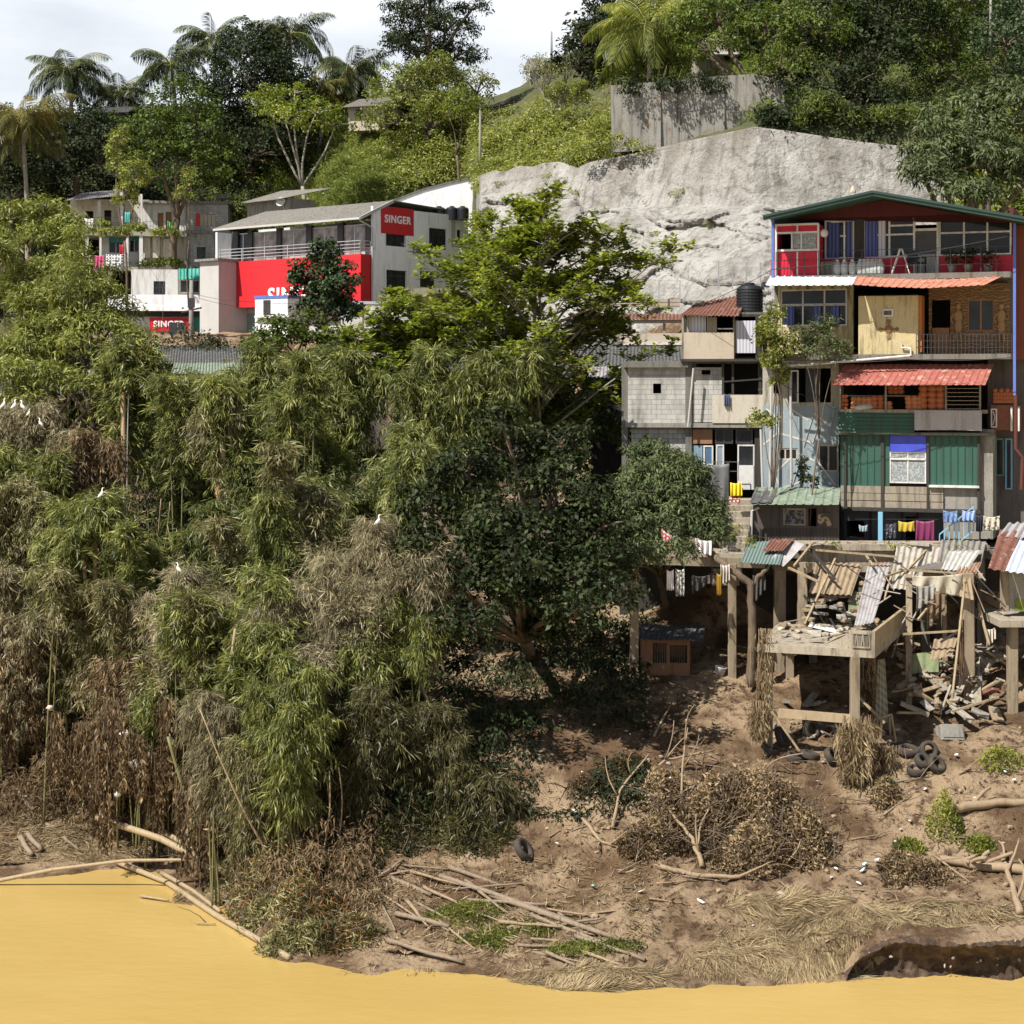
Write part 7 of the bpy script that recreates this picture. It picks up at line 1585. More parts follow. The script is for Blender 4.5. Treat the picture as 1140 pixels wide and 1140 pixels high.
def litterfield(name, label, n, region, L, wd, kind, tint):
    lv = Leaves(); px = RG.uniform(region[0], region[1], n); py = RG.uniform(region[2], region[3], n); pts = []
    for i in range(n):
        if noise.noise(Vector((px[i] * .02, py[i] * .035, 3))) + rnd.uniform(-.25, .35) > 0: pts.append(tuple(ghit(px[i], py[i])))
    pts = np.array(pts); m = len(pts); d = unit(RG.normal(size=(m, 3)) * np.array([1, .8, .35])); wv = unit(np.cross(d, RG.normal(size=(m, 3)) * .4 + np.array([0, 0, 1.0]))); sz = RG.uniform(.4, 1.6, m)
    lv.add(pts + np.array([0, -.02, .03]), d, wv, L * sz, wd * sz, tint[0] + (tint[1] - tint[0]) * RG.random(m), .03); o = lv.build(name, lm(kind)); tag(o, label, 'flood litter', kind='stuff'); return o
litterfield('twig_litter', 'twigs and shreds strewn over the muddy slope', 9000, (430, 1160, 760, 1070), .28, .02, 'straw', (0, .8))
litterfield('leaf_litter', 'dead leaves and dark shreds strewn over the slope', 9000, (420, 1160, 720, 1060), .13, .05, 'brown', (0, .9))
litterfield('jam_litter', 'matted twigs between the jammed logs', 7000, (380, 720, 960, 1085), .30, .022, 'straw', (0, 1))
hanging('thick hay like clump hanging off the deck right stilt', [(957, 796, 858, 59.9, 44), (948, 805, 862, 59.8, 36)], 'straw', 2600, .32, .03, 'hay_clump', 'hay clump', None)
hanging('tangle of roots and rags on the deck left stilt', [(850, 700, 790, 61.0, 22), (845, 780, 820, 60.7, 26)], 'straw', 700, .22, .03)
hanging('dry grass clump at the foot of the striped sheet', [(985, 830, 866, 60.3, 30)], 'straw', 700, .22, .03)
hanging('dark strands hanging under the deck beside the striped sheet', [(970, 732, 800, 62.0, 16)], 'brown', 500, .22, .03)
def ragged(x0, x1, y0, y1, Y, n): return [(rnd.uniform(x0, x1), rnd.uniform(y0, y0 + (y1 - y0) * .55), 0, Y + rnd.uniform(-.8, .8), rnd.uniform(14, 34)) for _ in range(n)]
for l, x0, x1, y0, y1, Y, n in [('widest mass of brown flood debris at lower left', 105, 215, 775, 950, 62.4, 20), ('brown debris hanging above the left mud spit', 50, 110, 790, 880, 64.5, 8), ('debris hanging at the left edge', -15, 60, 690, 850, 66.5, 12), ('brown strands hanging between the olive bamboo stems', 195, 265, 830, 985, 60.8, 12)]:
    sp = [(a, b, min(y1, b + rnd.uniform(40, 110)), Y_, w) for a, b, _, Y_, w in ragged(x0, x1, y0, y1, Y, n)]
    hanging(l, sp, 'brown', 420, .2, .05, tint=(.1, 1), strands=9)
for l, px, py, Y, rx in [('pale round sack caught in the widest debris curtain', 151, 852, 62.0, .28), ('white rag caught high in the widest debris curtain', 138, 818, 62.2, .16), ('white plastic shred low in the widest debris curtain', 131, 884, 62.0, .13), ('grey rag caught left of the debris curtain', 56, 788, 64, .13)]:
    c = P(px, py, Y); o = MB().blob((0, 0, 0), (rx, .12, rx * .75), 2, .5, 1.2, px).build('caught_rag', plain('rag_cream', (.5, .44, .36)) if 'white' not in l else plain('litter_white', (.7, .7, .68)), None, True); o.location = c; tag(o, l, 'rag', 'rags caught in the debris')

# ---------------------------------------------------------------- trees in the middle distance
# almond tree: tiers of level branches with upturned leaf rosettes
def almond(label, base, top, tiers, L=.33, wd=.17):
    X = (base[0] - HX) / FP * base[1]; b = Vector((X, base[1], gz(X, base[1]) - .3)); e = P(*top); T = Thing('almond_tree', label, 'tree', b); mb = MB(); lv = Leaves()
    limb(mb, Vector((0, 0, 0)), e - b, .26, .04, .03, 12, 9); C = []; 
    for py, reach, n in tiers:
        for k in range(n):
            z = P(top[0], py + rnd.uniform(-22, 26), base[1]).z; t = min(1, (z - b.z) / (e.z - b.z)); c = (e - b) * t; m = reach * base[1] / FP
            az_ = rnd.uniform(0, 6.28); ln = m * rnd.choice([.5, .75, .9, 1.0, 1.15]); d = Vector((math.cos(az_), math.sin(az_) * .8, rnd.uniform(.05, .75))); end = c + d * ln
            pts = limb(mb, c - Vector((0, 0, ln * .15)), end, .07, .015, .12, 7, 6)
            for q in range(3, 8):
                for _ in range(3):
                    s_ = Vector((rnd.uniform(-1, 1), rnd.uniform(-1, 1), rnd.uniform(-.35, .6))) * (.22 * ln + .3) * (.6 if q > 5 else .9); tip = pts[q] + s_; mb.tube([pts[q], pts[q].lerp(tip, .5) + Vector((0, 0, .06)), tip], [.02, .014, .008], 4, False)
                    for f in (.5, .8, 1): C.append(tuple(b + pts[q].lerp(tip, f) + Vector((rnd.uniform(-.1, .1), rnd.uniform(-.1, .1), rnd.uniform(-.1, .15)))))
    C = np.array(C); n = len(C); k = 10; idx = np.repeat(np.arange(n), k); m = len(idx); ang = np.tile(np.arange(k) * 2.399, n) + RG.normal(size=m) * .3; elv = RG.uniform(.1, .9, m)
    d = unit(np.stack([np.cos(ang) * np.cos(elv), np.sin(ang) * np.cos(elv), np.sin(elv)], 1)); w = unit(np.cross(d, np.array([0, 0, 1.0]) + RG.normal(size=(m, 3)) * .25))
    tb = RG.random(n); sz = RG.uniform(.7, 1.2, m); lv.add(C[idx] + RG.normal(size=(m, 3)) * .09, d, w, L * sz, wd * sz, np.clip(tb[idx] * .5 + RG.random(m) * .5, 0, 1), .2)
    mb.build('trunk', BARK_G, T, True); lv.build('crown', lm('lime'), T, b); return T
almond('tall almond tree with tiered bright green branches in front of the rock face', (600, 76), (600, 238, 76), [(262, 50, 4), (288, 85, 9), (318, 100, 11), (348, 115, 12), (378, 145, 14), (410, 135, 13), (445, 125, 12), (480, 100, 9)])
almond('second almond tree with yellow green leaves left of the tall one', (480, 80), (470, 345, 80), [(375, 50, 8), (395, 75, 11), (420, 80, 11)])
T_('ficus_tree', 'upright dark glossy leaved tree in front of the red fascia', 'tree', (355, 118), [(362, 282, 118, 16, 17), (350, 305, 118, 24, 16), (378, 312, 117.6, 20, 20), (362, 335, 118, 30, 20), (386, 345, 118, 16, 14), (338, 322, 118, 16, 10)], 'gloss', .30, .18, 2.4, 30, .42, .2, tint=(0, .9))
T_('ficus_bush', 'dark leafy bush at the foot of the glossy tree', 'bush', (320, 116), [(315, 372, 116, 34, 20), (345, 358, 116, 20, 12), (295, 385, 115, 24, 14), (372, 378, 116, 24, 16)], 'broad', .26, .16, 2.2, 28, .42, .15, tint=(0, .5))
T_('mango_tree', 'rounded grey green mango tree in front of the block house', 'tree', (742, 71), [(735, 520, 70.5, 42, 28), (698, 560, 69.5, 32, 36), (765, 555, 69, 38, 38), (735, 580, 68.5, 56, 32), (720, 508, 71, 26, 18), (790, 585, 68, 24, 24), (690, 600, 68.5, 30, 22), (720, 615, 65.2, 26, 14), (755, 612, 65.4, 22, 12), (690, 635, 64.6, 20, 16), (740, 545, 69, 44, 36)], 'mango', .21, .06, 5.0, 36, .32, .14, droop=.5)
log('crooked bare trunk of the mango tree bending under the platform', [(836, 765, 65.3), (838, 700, 65.3), (835, 648, 65.3), (810, 632, 65.4), (785, 610, 66.5), (760, 595, 68)], .17, .10, BARK, 'leaning_trunk', 'tree trunk', None)
log('side limb of the crooked trunk', [(838, 650, 65.3), (850, 636, 65.1), (862, 625, 65.4)], .10, .05, BARK, 'leaning_trunk', 'tree trunk', None)
T_('broadleaf_tree', 'dense dark tree filling the shade below the tall almond tree', 'tree', (590, 68.5),
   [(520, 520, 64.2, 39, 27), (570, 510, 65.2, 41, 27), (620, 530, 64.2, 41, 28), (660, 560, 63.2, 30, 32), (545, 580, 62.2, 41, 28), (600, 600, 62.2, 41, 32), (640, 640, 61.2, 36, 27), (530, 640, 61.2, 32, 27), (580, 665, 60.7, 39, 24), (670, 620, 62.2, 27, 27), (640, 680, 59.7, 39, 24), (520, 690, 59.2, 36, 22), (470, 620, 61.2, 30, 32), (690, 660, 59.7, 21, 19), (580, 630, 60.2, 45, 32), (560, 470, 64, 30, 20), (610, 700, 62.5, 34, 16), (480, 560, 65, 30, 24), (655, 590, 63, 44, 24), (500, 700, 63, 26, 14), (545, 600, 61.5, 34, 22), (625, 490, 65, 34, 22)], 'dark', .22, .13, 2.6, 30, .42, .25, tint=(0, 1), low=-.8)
T_('broadleaf_tree', 'mid green tree standing behind the almond tree trunk', 'tree', (560, 80), [(520, 455, 80, 46, 30), (570, 440, 81, 40, 34), (640, 450, 80, 40, 34), (610, 480, 79, 50, 30), (675, 480, 80, 26, 24)], 'broad', .24, .14, 2.0, 28, .45, .25, tint=(0, .6))
T_('climbing_plant', 'leafy climber covering the corner between the block house and the yellow storey', 'climbing plant', (862, 68.9), [(862, 350, 69.5, 11, 12), (856, 375, 69, 15, 17), (872, 385, 69, 14, 14), (860, 400, 69, 12, 18), (868, 420, 69.3, 9, 16), (850, 468, 69.5, 15, 10)], 'hill', .13, .08, 9, 26, .2, .05, tint=(0, .8), limbs=2)
T_('climbing_plant', 'flowering pot plants massed along the ledge under the yellow storey windows', 'plants', (905, 69.2), [(890, 378, 69.2, 14, 14), (915, 372, 69.2, 12, 18), (905, 390, 69, 16, 10), (935, 390, 69, 14, 10), (925, 360, 69.3, 8, 10)], 'mango', .13, .06, 9, 24, .2, .04, limbs=2)
T_('climbing_plant', 'small creeper on the lower mural wall', 'climbing plant', (896, 69.4), [(895, 518, 70.3, 6, 12), (900, 535, 70.2, 10, 8), (893, 530, 70.3, 6, 10)], 'dark', .12, .07, 9, 22, .15, .03, limbs=1)
for i, (px, l) in enumerate([(1060, 'leftmost'), (1078, 'middle'), (1100, 'right hand')]):
    c = W_(TN, px, 305 if 0 else 306, -.8); c.z = (TN.M @ Vector((0, 0, zfl))).z; T = Thing('potted_plant', '%s dark potted plant on the top balcony floor' % l, 'pot plant', c, 0, 'potted plants on the top balcony'); MB().lathe([(.12, 0), (.18, .3), (.19, .32), (.1, .3)], n=12).build('pot', CONC, T, True)
    lv = Leaves(); C = np.array([[0, 0, .6]] * 8) + RG.normal(size=(8, 3)) * .15; clumps(lv, C, rvec(8), .2, 16, .2, .06); lv.build('leaves', lm('dark'), T)
heap('weeds growing over the middle veranda ledge of the terraced houses', 'weed', 'ledge_weeds', [(180, 400, .1, .1, .1)], 'hill', 10, .1, .05) if False else None
T_('ledge_weeds', 'yellowish weeds growing along the ledge of the terraced houses', 'weeds', (180, 129), [(165, 294, 129.6, 10, 3), (185, 292, 129.6, 16, 4), (195, 294, 129.6, 8, 3)], 'grass', .3, .08, 9, 16, .22, .02, limbs=0)
T_('ledge_weeds', 'weeds spilling over the upper veranda slab of the terraced houses', 'weeds', (150, 128), [(115, 248, 128.4, 7, 4), (150, 254, 128.4, 14, 4), (185, 258, 128.6, 16, 4), (125, 258, 128.2, 20, 3)], 'hill', .25, .1, 7, 16, .22, .02, limbs=0)

# ---------------------------------------------------------------- bamboo jungle on the left bank
BB = bamboo
# rounded yellow-green trees, back row
for l, b_, lob in [
 ('broad yellow green tree at the upper left edge', (30, 85), [(10, 240, 84, 34, 16), (48, 232, 84, 28, 12), (78, 252, 83, 26, 14), (30, 265, 83, 40, 16), (-15, 265, 84, 30, 20), (85, 280, 82.5, 18, 12)]),
 ('yellow green tree below the hanging towels', (75, 82), [(40, 300, 82, 36, 14), (80, 305, 81.5, 32, 13), (110, 322, 81, 28, 12), (60, 330, 81, 44, 16), (135, 345, 80.5, 24, 12), (15, 325, 82, 32, 18), (125, 300, 82, 12, 7)]),
 ('yellow green tree reaching towards the red parade sign', (120, 79), [(110, 362, 79, 38, 14), (60, 360, 79.5, 36, 14), (150, 372, 78.5, 20, 9), (85, 385, 78.5, 40, 14), (140, 395, 78, 22, 12), (30, 385, 79, 34, 16)]),
 ('darker yellow green tree above the egrets at the left edge', (20, 77), [(10, 415, 77, 38, 18), (55, 415, 77, 30, 14), (90, 425, 76.5, 28, 12), (30, 440, 76.5, 30, 10), (120, 420, 76.5, 18, 12)])]:
    T_('feathery_tree', l, 'tree', b_, lob, 'bamboo_y', .27, .06, 5.0, 26, .42, .2, droop=.35, up=.3, tint=(0, 1))
# feathery crowns, back row
for l, b_, tips, kd, f, rad in [
 ('pale feathery crown between the slender stems and the dark roof', (140, 75), [(138, 385, 75), (160, 395, 75), (122, 410, 75)], 'bamboo', 300, 1.0),
]: BB(l, b_, tips, kd, f, rad, .5, .34, .05, 8, .5)
BB('lone slender bamboo with brown sheathed stem', (131, 74), [(132, 392, 74)], 'bamboo', 160, .8, .86, .3, .04, 8, .6, CULM_D, .06, sheath=(.35, .7))
BB('lone slender bamboo with pale straight stem', (148, 73.5), [(147, 420, 73.5)], 'bamboo', 120, .7, .9, .3, .04, 8, .6, STEEL, .05)
# brown and mixed masses
for l, b_, tips, kd, f, rad, st_ in [
 ('dry tan crown under the row of egrets', (20, 72), [(10, 460, 72), (45, 458, 71.5), (-20, 470, 72), (80, 490, 71)], 'tan', 420, 1.3, .6),
 ('withered bronze crown right of the egret crown', (95, 71), [(95, 485, 71), (125, 500, 71), (75, 510, 70.5)], 'brown', 260, 1.1, .6),
 ('olive crown sagging at the left edge', (5, 69), [(15, 545, 69), (-15, 555, 69), (45, 560, 69)], 'olive', 560, 1.4, .45),
 ('dusty olive crown below the green umbrella crown', (70, 67.5), [(60, 640, 67.5), (100, 655, 67), (30, 650, 67.5)], 'olive', 600, 1.3, .3),
 ('tangled straw coloured crown low at the left edge', (10, 66.8), [(5, 640, 66.8), (35, 690, 66.5), (-20, 700, 66.8)], 'tan', 380, 1.2, .35),
 ('mixed brown and olive crown left of the birds umbrella', (140, 66), [(140, 660, 66), (160, 690, 65.6), (110, 700, 66)], 'olive', 460, 1.2, .3),
 ('drab hanging crown above the debris curtain', (150, 64.6), [(150, 730, 64.6), (120, 740, 64.6), (185, 735, 64.2)], 'brown', 420, 1.1, .35),
 ('shaded grey olive crown in the middle of the jungle', (220, 66), [(225, 660, 66), (250, 680, 65.5)], 'olive', 420, 1.2, .3),
]: BB(l, b_, tips, kd, f, rad, st_, .28, .034, 8, .9)
BB('green umbrella shaped crown with an egret on top', (118, 67), [(60, 600, 67), (160, 612, 66.8), (112, 560, 67), (185, 640, 66.8), (80, 575, 67.2)], 'bamboo', 300, 1.35, .80, .34, .035, 8, .8, cr=.05, sheath=(.4, .7))
BB('dry tan umbrella crown with an egret, left centre', (208, 64.5), [(165, 672, 64.5), (240, 670, 64.3), (200, 640, 64.5), (222, 690, 64), (178, 700, 64.5)], 'tan', 260, 1.15, .80, .3, .022, 8, .85)
BB('tall bamboo with a drooping dry top and peeling brown sheaths', (268, 70), [(235, 428, 71), (248, 440, 70.6), (222, 470, 71)], 'olive', 380, .95, .72, .32, .035, 8, 1.0, cr=.07, sheath=(.45, .8))
BB('green crown in front of the broad dark roof', (300, 76), [(290, 395, 76), (330, 408, 75.5), (265, 420, 76), (350, 430, 76)], 'bamboo', 460, 1.3, .6, .36, .04, 8, .8)
BB('bright green crown drooping before the brick pillar', (395, 74), [(390, 398, 74), (420, 420, 74), (365, 425, 74), (350, 450, 73.5)], 'bamboo', 460, 1.2, .6, .36, .04, 8, .9)
BB('feathery green crown left of the almond trunk', (500, 72), [(480, 395, 72.5), (540, 400, 72), (575, 415, 72), (450, 425, 72), (515, 430, 72), (600, 395, 72)], 'bamboo', 420, 1.2, .66, .36, .038, 8, .9, sheath=(.5, .7))
BB('pale green leaning bamboo crossing in front of the almond shade', (428, 66), [(452, 480, 68), (470, 500, 67)], 'bamboo', 300, 1.0, .6, .34, .036, 8, .8, cr=.05)
BB('orange leaved patch beside the peeling bamboo', (300, 73), [(285, 500, 73), (310, 520, 72.6), (270, 540, 73), (300, 560, 72.5)], 'orange', 200, .9, .6, .28, .05, 7, .9)
for l, b_, tips, kd, f, rad, st_ in [
 ('thick green crown right of the peeling bamboo', (300, 70.5), [(300, 470, 71), (270, 510, 70.5), (340, 500, 70.5)], 'bamboo', 460, 1.3, .4),
 ('green crown in the heart of the jungle', (350, 69), [(350, 540, 69), (320, 560, 68.6), (385, 555, 69)], 'bamboo', 520, 1.3, .35),
 ('green crown under the orange leaves', (250, 68), [(240, 570, 68), (275, 590, 67.6), (215, 600, 68)], 'bamboo', 520, 1.2, .35),
 ('dim green crown between the two tan umbrellas', (300, 66), [(290, 620, 66), (330, 640, 65.6)], 'bamboo', 420, 1.1, .35),
 ('dark green crown at the left of the dense dark tree', (440, 70), [(430, 520, 70), (460, 540, 69.6), (410, 560, 70)], 'bamboo', 440, 1.2, .35),
]: BB(l, b_, tips, kd, f, rad, st_, .32, .04, 8, .8, tint=(0, .8))
BB('large dry tan umbrella crown with an egret on top, centre', (415, 61), [(360, 625, 61.4), (475, 620, 61), (420, 588, 61.2), (445, 640, 60.8), (395, 650, 61), (480, 650, 61)], 'tan', 290, 1.3, .80, .3, .020, 8, .85)
BB('lower drooping tan crown left of the large umbrella', (330, 60.5), [(285, 690, 60.8), (330, 655, 60.8), (370, 680, 60.6), (305, 670, 60.6), (385, 700, 60.5)], 'tan', 280, 1.2, .74, .3, .020, 8, 1.0)
BB('yellow green tuft under the large tan umbrella', (450, 60.4), [(440, 670, 60.6), (465, 690, 60.4), (415, 690, 60.6), (395, 715, 60.2)], 'bamboo', 300, .8, .6, .3, .032, 8, 1.0)
BB('brightest green clump hanging over the lower jungle', (320, 57.2), [(315, 735, 58), (350, 750, 57.6), (285, 770, 57.8), (330, 790, 57.2), (360, 800, 57.4), (300, 820, 57)], 'bamboo', 330, .8, .45, .32, .034, 9, 1.1)
BB('grey dusty clump left of the brightest green one', (250, 58.6), [(235, 775, 58.8), (255, 790, 58.6), (215, 790, 59), (240, 830, 58.6)], 'tan', 300, .75, .5, .3, .028, 8, 1.3, tint=(.0, .7))
BB('greyish hanging clump in front of the bright green one', (270, 57.6), [(262, 830, 57.8), (285, 850, 57.4), (275, 880, 57.4)], 'olive', 300, .7, .4, .28, .03, 8, 1.3)
for l, spots_, kd, n_, tn in [
 ('dark olive scrub covering the bank right of the bright clump', [(430, 845, 1.5, 1.2, 2.0), (490, 880, 1.6, 1.2, 1.8), (400, 900, 1.4, 1.0, 2.0), (450, 930, 1.6, .9, 1.4), (530, 930, 1.2, .9, 1.0), (390, 960, 1.3, .8, 1.2), (510, 840, 1.0, 1, .8)], 'olive', 3800, (0, .55)),
 ('reddish green scrub tumbling into the water at lower left', [(300, 985, 1.4, 1.0, 1.7), (345, 1020, 1.4, .9, 1.3), (270, 960, 1.0, .9, 1.6), (385, 1045, 1.3, .7, .8), (330, 1050, 1.2, .6, .7), (290, 1020, 1.0, .6, .8)], 'olive', 2600, (.1, 1)),
 ('orange brown dead leaves mixed into the waterside scrub', [(300, 985, 1.4, 1.0, 1.9), (350, 1020, 1.4, .9, 1.5), (270, 955, 1.0, .9, 1.8), (385, 1045, 1.2, .7, .9)], 'orange', 600, (0, .8)),
 ('brown leaf litter heaped at the jungle foot', [(240, 960, 1.4, .9, .8), (180, 935, 1.6, 1.0, .9), (110, 900, 1.8, 1.2, .9), (60, 860, 2.2, 1.2, .8), (0, 850, 2, 1.2, .9)], 'brown', 2400, (0, .7)),
 ]: heap(l, 'scrub', 'river_scrub', spots_, kd, n_, .24, .035, 'scrub along the waterline', flat=1.1, tint=tn, dirx=(0, 0, -.1), stems=10)
for l, b_, tips, f, rad, st_ in [
 ('dark olive clump drooping right of the brightest green one', (405, 58.6), [(395, 790, 58.8), (420, 770, 58.6), (440, 800, 58.4)], 420, 1.0, .2),
 ('dark olive clump in the middle of the shaded scrub', (470, 59.5), [(460, 800, 59.6), (490, 790, 59.4), (510, 820, 59.2)], 420, 1.0, .2),
 ('last dark olive clump before the open muddy slope', (530, 59), [(520, 850, 59), (545, 870, 58.8), (500, 860, 59)], 380, .9, .2),
 ('dim green clump behind the dark olive ones', (430, 64), [(420, 740, 64), (455, 750, 63.8), (390, 745, 64)], 420, 1.1, .25)]:
    BB(l, b_, tips, 'olive', f, rad, st_, .28, .032, 8, .9, tint=(0, .55))
for l, b_, tips, kd, f, rad in [
 ('green crown left of the brick pillar', (345, 80), [(330, 400, 80), (370, 395, 80), (300, 425, 80)], 'bamboo', 420, 1.5),
 ('shaded crown under the torn greenish roof', (210, 78), [(200, 455, 78), (235, 460, 78), (175, 470, 78)], 'bamboo', 380, 1.3),
 ('crown hiding the foot of the dark roofed shack', (70, 80), [(50, 440, 80), (90, 445, 80), (20, 430, 80)], 'bamboo', 420, 1.4),
 ('green crown between almond trunk and pale leaning bamboo', (520, 76), [(500, 440, 76), (545, 450, 76), (575, 460, 75), (470, 455, 76)], 'bamboo', 380, 1.3)]:
    BB(l, b_, tips, kd, f, rad, .35, .34, .042, 8, .8, tint=(0, .8))
KW = {'bamboo': 'green', 'bamboo_y': 'yellow green', 'tan': 'straw coloured', 'olive': 'olive', 'brown': 'withered brown', 'orange': 'rust tinged'}
for k in range(84):
    row = k % 4; px = rnd.uniform(-10, [250, 440, 400, 330][row]); pt = rnd.uniform([225, 385, 500, 640][row], [400, 520, 660, 790][row]); Y = [80, 72, 66.5, 61.5][row] + rnd.uniform(-2.5, 2)
    if row == 0: pt = max(pt, 215 + max(0, px - 60) * .75)
    if row == 3: px = rnd.uniform(150, 430)
    if row < 2 and 95 < px < 275: pt = max(pt, 425)
    if row == 3: Y = max(60 + rnd.uniform(-1.5, 2.5), grid_pt(px, 3)[0] + 1.2)
    for bx_, by_ in ((4, 456), (18, 456), (45, 476), (113, 556), (199, 640), (421, 587)):
        if row and abs(px - bx_) < 42 and by_ - 190 < pt < by_ + 34: pt = by_ + 36
    kd = rnd.choice([['bamboo_y', 'bamboo_y', 'bamboo'], ['bamboo', 'bamboo', 'bamboo', 'tan' if px < 110 else 'bamboo_y'], ['bamboo', 'olive', 'bamboo', 'tan' if px < 200 else 'olive'], ['olive', 'tan', 'bamboo', 'bamboo']][row])
    n_t = 1 + k % 2; tips = [(px + rnd.uniform(-16, 16), pt + rnd.uniform(-14, 22) * j_, Y) for j_ in range(n_t)]
    BB('%s %s spray with a %s top, %s of %s tier' % (['lone', 'forked'][k % 2], KW[kd], 'high' if pt < [310, 450, 580, 715][row] else 'low', zone(px / 440), ['the topmost', 'the upper', 'the middle', 'the lowest'][row]), (px + rnd.uniform(-25, 25), Y + .3), tips, kd, int(rnd.uniform(90, 190)), rnd.uniform(.6, 1.25), rnd.uniform(.45, .75), .34, .036, 8, rnd.uniform(.25, .9), cr=rnd.uniform(.025, .05), name='bamboo_spray', group='single feathery bamboos in the jungle')
def under(name, label, region, n, kind, L, wd, k, r, h, tint):
    pts = []; nr = []
    while len(pts) < n:
        px = rnd.uniform(region[0], region[1]); rr = rnd.uniform(region[2], region[3]); X, Y, z = terr(px, rr)
        hh = (.45 + noise.noise(Vector((X * .3, Y * .3, 9)))) * h
        if hh < .1: continue
        pts.append((X, Y, z + rnd.random() * hh)); nr.append((0, -.7, .5))
    return scatter_stuff(name, label, 'undergrowth', pts, nr, kind, L, wd, k, r, tint=tint, droop=.6)
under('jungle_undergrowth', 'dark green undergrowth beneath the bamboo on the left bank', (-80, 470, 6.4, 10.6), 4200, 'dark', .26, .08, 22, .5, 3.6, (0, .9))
under('jungle_litter', 'dead brown leaves and vines under the bamboo', (-80, 420, 5.4, 9.0), 3400, 'brown', .26, .04, 20, .5, 3.4, (0, .6))
under('terrace_undergrowth', 'dark shrubs filling the ground between the sheds and the bamboo', (-60, 700, 9.0, 10.9), 3600, 'dark', .3, .13, 18, .6, 2.4, (0, 1))
T_('shade_bush', 'added black green bush darkening the bank left of the dark tree foot', 'bush', (470, 64), [(450, 700, 64, 30, 26), (490, 720, 63.6, 28, 20), (430, 760, 63, 26, 24), (520, 740, 63.2, 22, 12)], 'dark', .2, .09, 4, 26, .35, .08)  # dark bush added to deepen the shade on the bank
under('shade_weeds', 'dim weeds added to darken the shaded slope below the dark tree', (420, 720, 6.5, 9.6), 1500, 'dark', .2, .07, 18, .4, 1.4, (0, .7))  # near-black weeds added where the slope should look shaded
# bare stems and vines lending structure to the lower jungle
for k in range(46):
    px = rnd.uniform(-10, 400); r = rnd.uniform(5.8, 7.6); X, Y, z = terr(px, r); h = rnd.uniform(2.5, 6.5); b0 = Vector((X, Y, z - .1))
    tp = Vector((rnd.gauss(0, .9), rnd.gauss(-.3, .6), h)); mb = MB(); pts = limb(mb, Vector((0, 0, 0)), tp, rnd.uniform(.03, .055), .02, .06, 8, 6)
    o = mb.build('bare_bamboo', CULM_D if k % 3 else CULM, None, True); o.location = b0; tag(o, ('short' if h < 4 else 'tall') + (' dry' if k % 3 else ' green') + ' stem ' + zone(px / 400, (7.6 - r) / 1.8) + ' of the left jungle', 'bamboo', 'bare stems in the jungle')
log('straight pale bamboo stem leaning through the lower jungle', [(262, 700, 59), (240, 860, 60), (222, 945, 60.8)], .05, .06, CULM_D, 'bamboo_pole', 'pole', None)
log('pale stem leaning right beside the bright green clump', [(187, 820, 60.4), (207, 890, 60.3), (218, 930, 60.3)], .06, .06, CULM, 'bamboo_pole', 'pole', None)
log('long grey fallen stem sloping down from the jungle to the slope', [(462, 745, 62), (500, 840, 61.5), (560, 925, 60)], .07, .05, BARK_G, 'fallen_stem', 'branch', None)
# egrets
def egret(label, px, py, Y, h=.5, face=1):
    c = P(px, py, Y); T = Thing('egret', label, 'bird', c, 0, 'white egrets perched on the bamboo'); mb = MB(); s = h
    bm = bmesh.new(); body = [(0, 0, .0), (.05 * face, 0, .2), (.10 * face, 0, .34), (.06 * face, 0, .48), (.12 * face, 0, .60), (.20 * face, 0, .66)]
    mb.tube([Vector((-.22 * face, 0, .12)) * s * 1.6, Vector((-.1 * face, 0, .2)) * s * 1.6, Vector((.02 * face, 0, .32)) * s * 1.6, Vector((.06 * face, 0, .42)) * s * 1.6, Vector((.03 * face, 0, .52)) * s * 1.6, Vector((.06 * face, 0, .62)) * s * 1.6, Vector((.12 * face, 0, .645)) * s * 1.6], [.02 * s, .12 * s, .16 * s, .09 * s, .05 * s, .06 * s, .03 * s], 10)
    mb.build('body', plain('egret_white', (.85, .84, .80), .8, var=.03), T, True)
    MB().tube([Vector((.11 * face, 0, .645)) * s * 1.6, Vector((.21 * face, 0, .63)) * s * 1.6], [.018 * s, .004 * s], 6).build('beak', plain('beak_yellow', (.6, .38, .05)), T)
    for q in (-.03, .03): MB().tube([Vector((0, q, .2)) * s * 1.6, Vector((.01, q, 0)) * s * 1.6], .008 * s * 1.6, 5).build('leg', DARKM, T)
for a in [('egret at the left picture edge', 4, 456, 70.4, .42), ('second egret from the left edge', 16, 457, 70.4, .42), ('third egret in the left edge row', 25, 458, 70.4, .42, -1), ('small egret at the right end of the left edge row', 32, 464, 70.4, .30), ('lone egret lower on the dry tan crown', 45, 476, 70, .36, -1), ('egret on top of the green umbrella crown', 113, 556, 66.4, .42), ('egret on the dry umbrella crown, left centre', 199, 640, 63.8, .42, -1), ('egret on the large tan umbrella crown, centre', 421, 587, 60.6, .42)]: egret(*a)
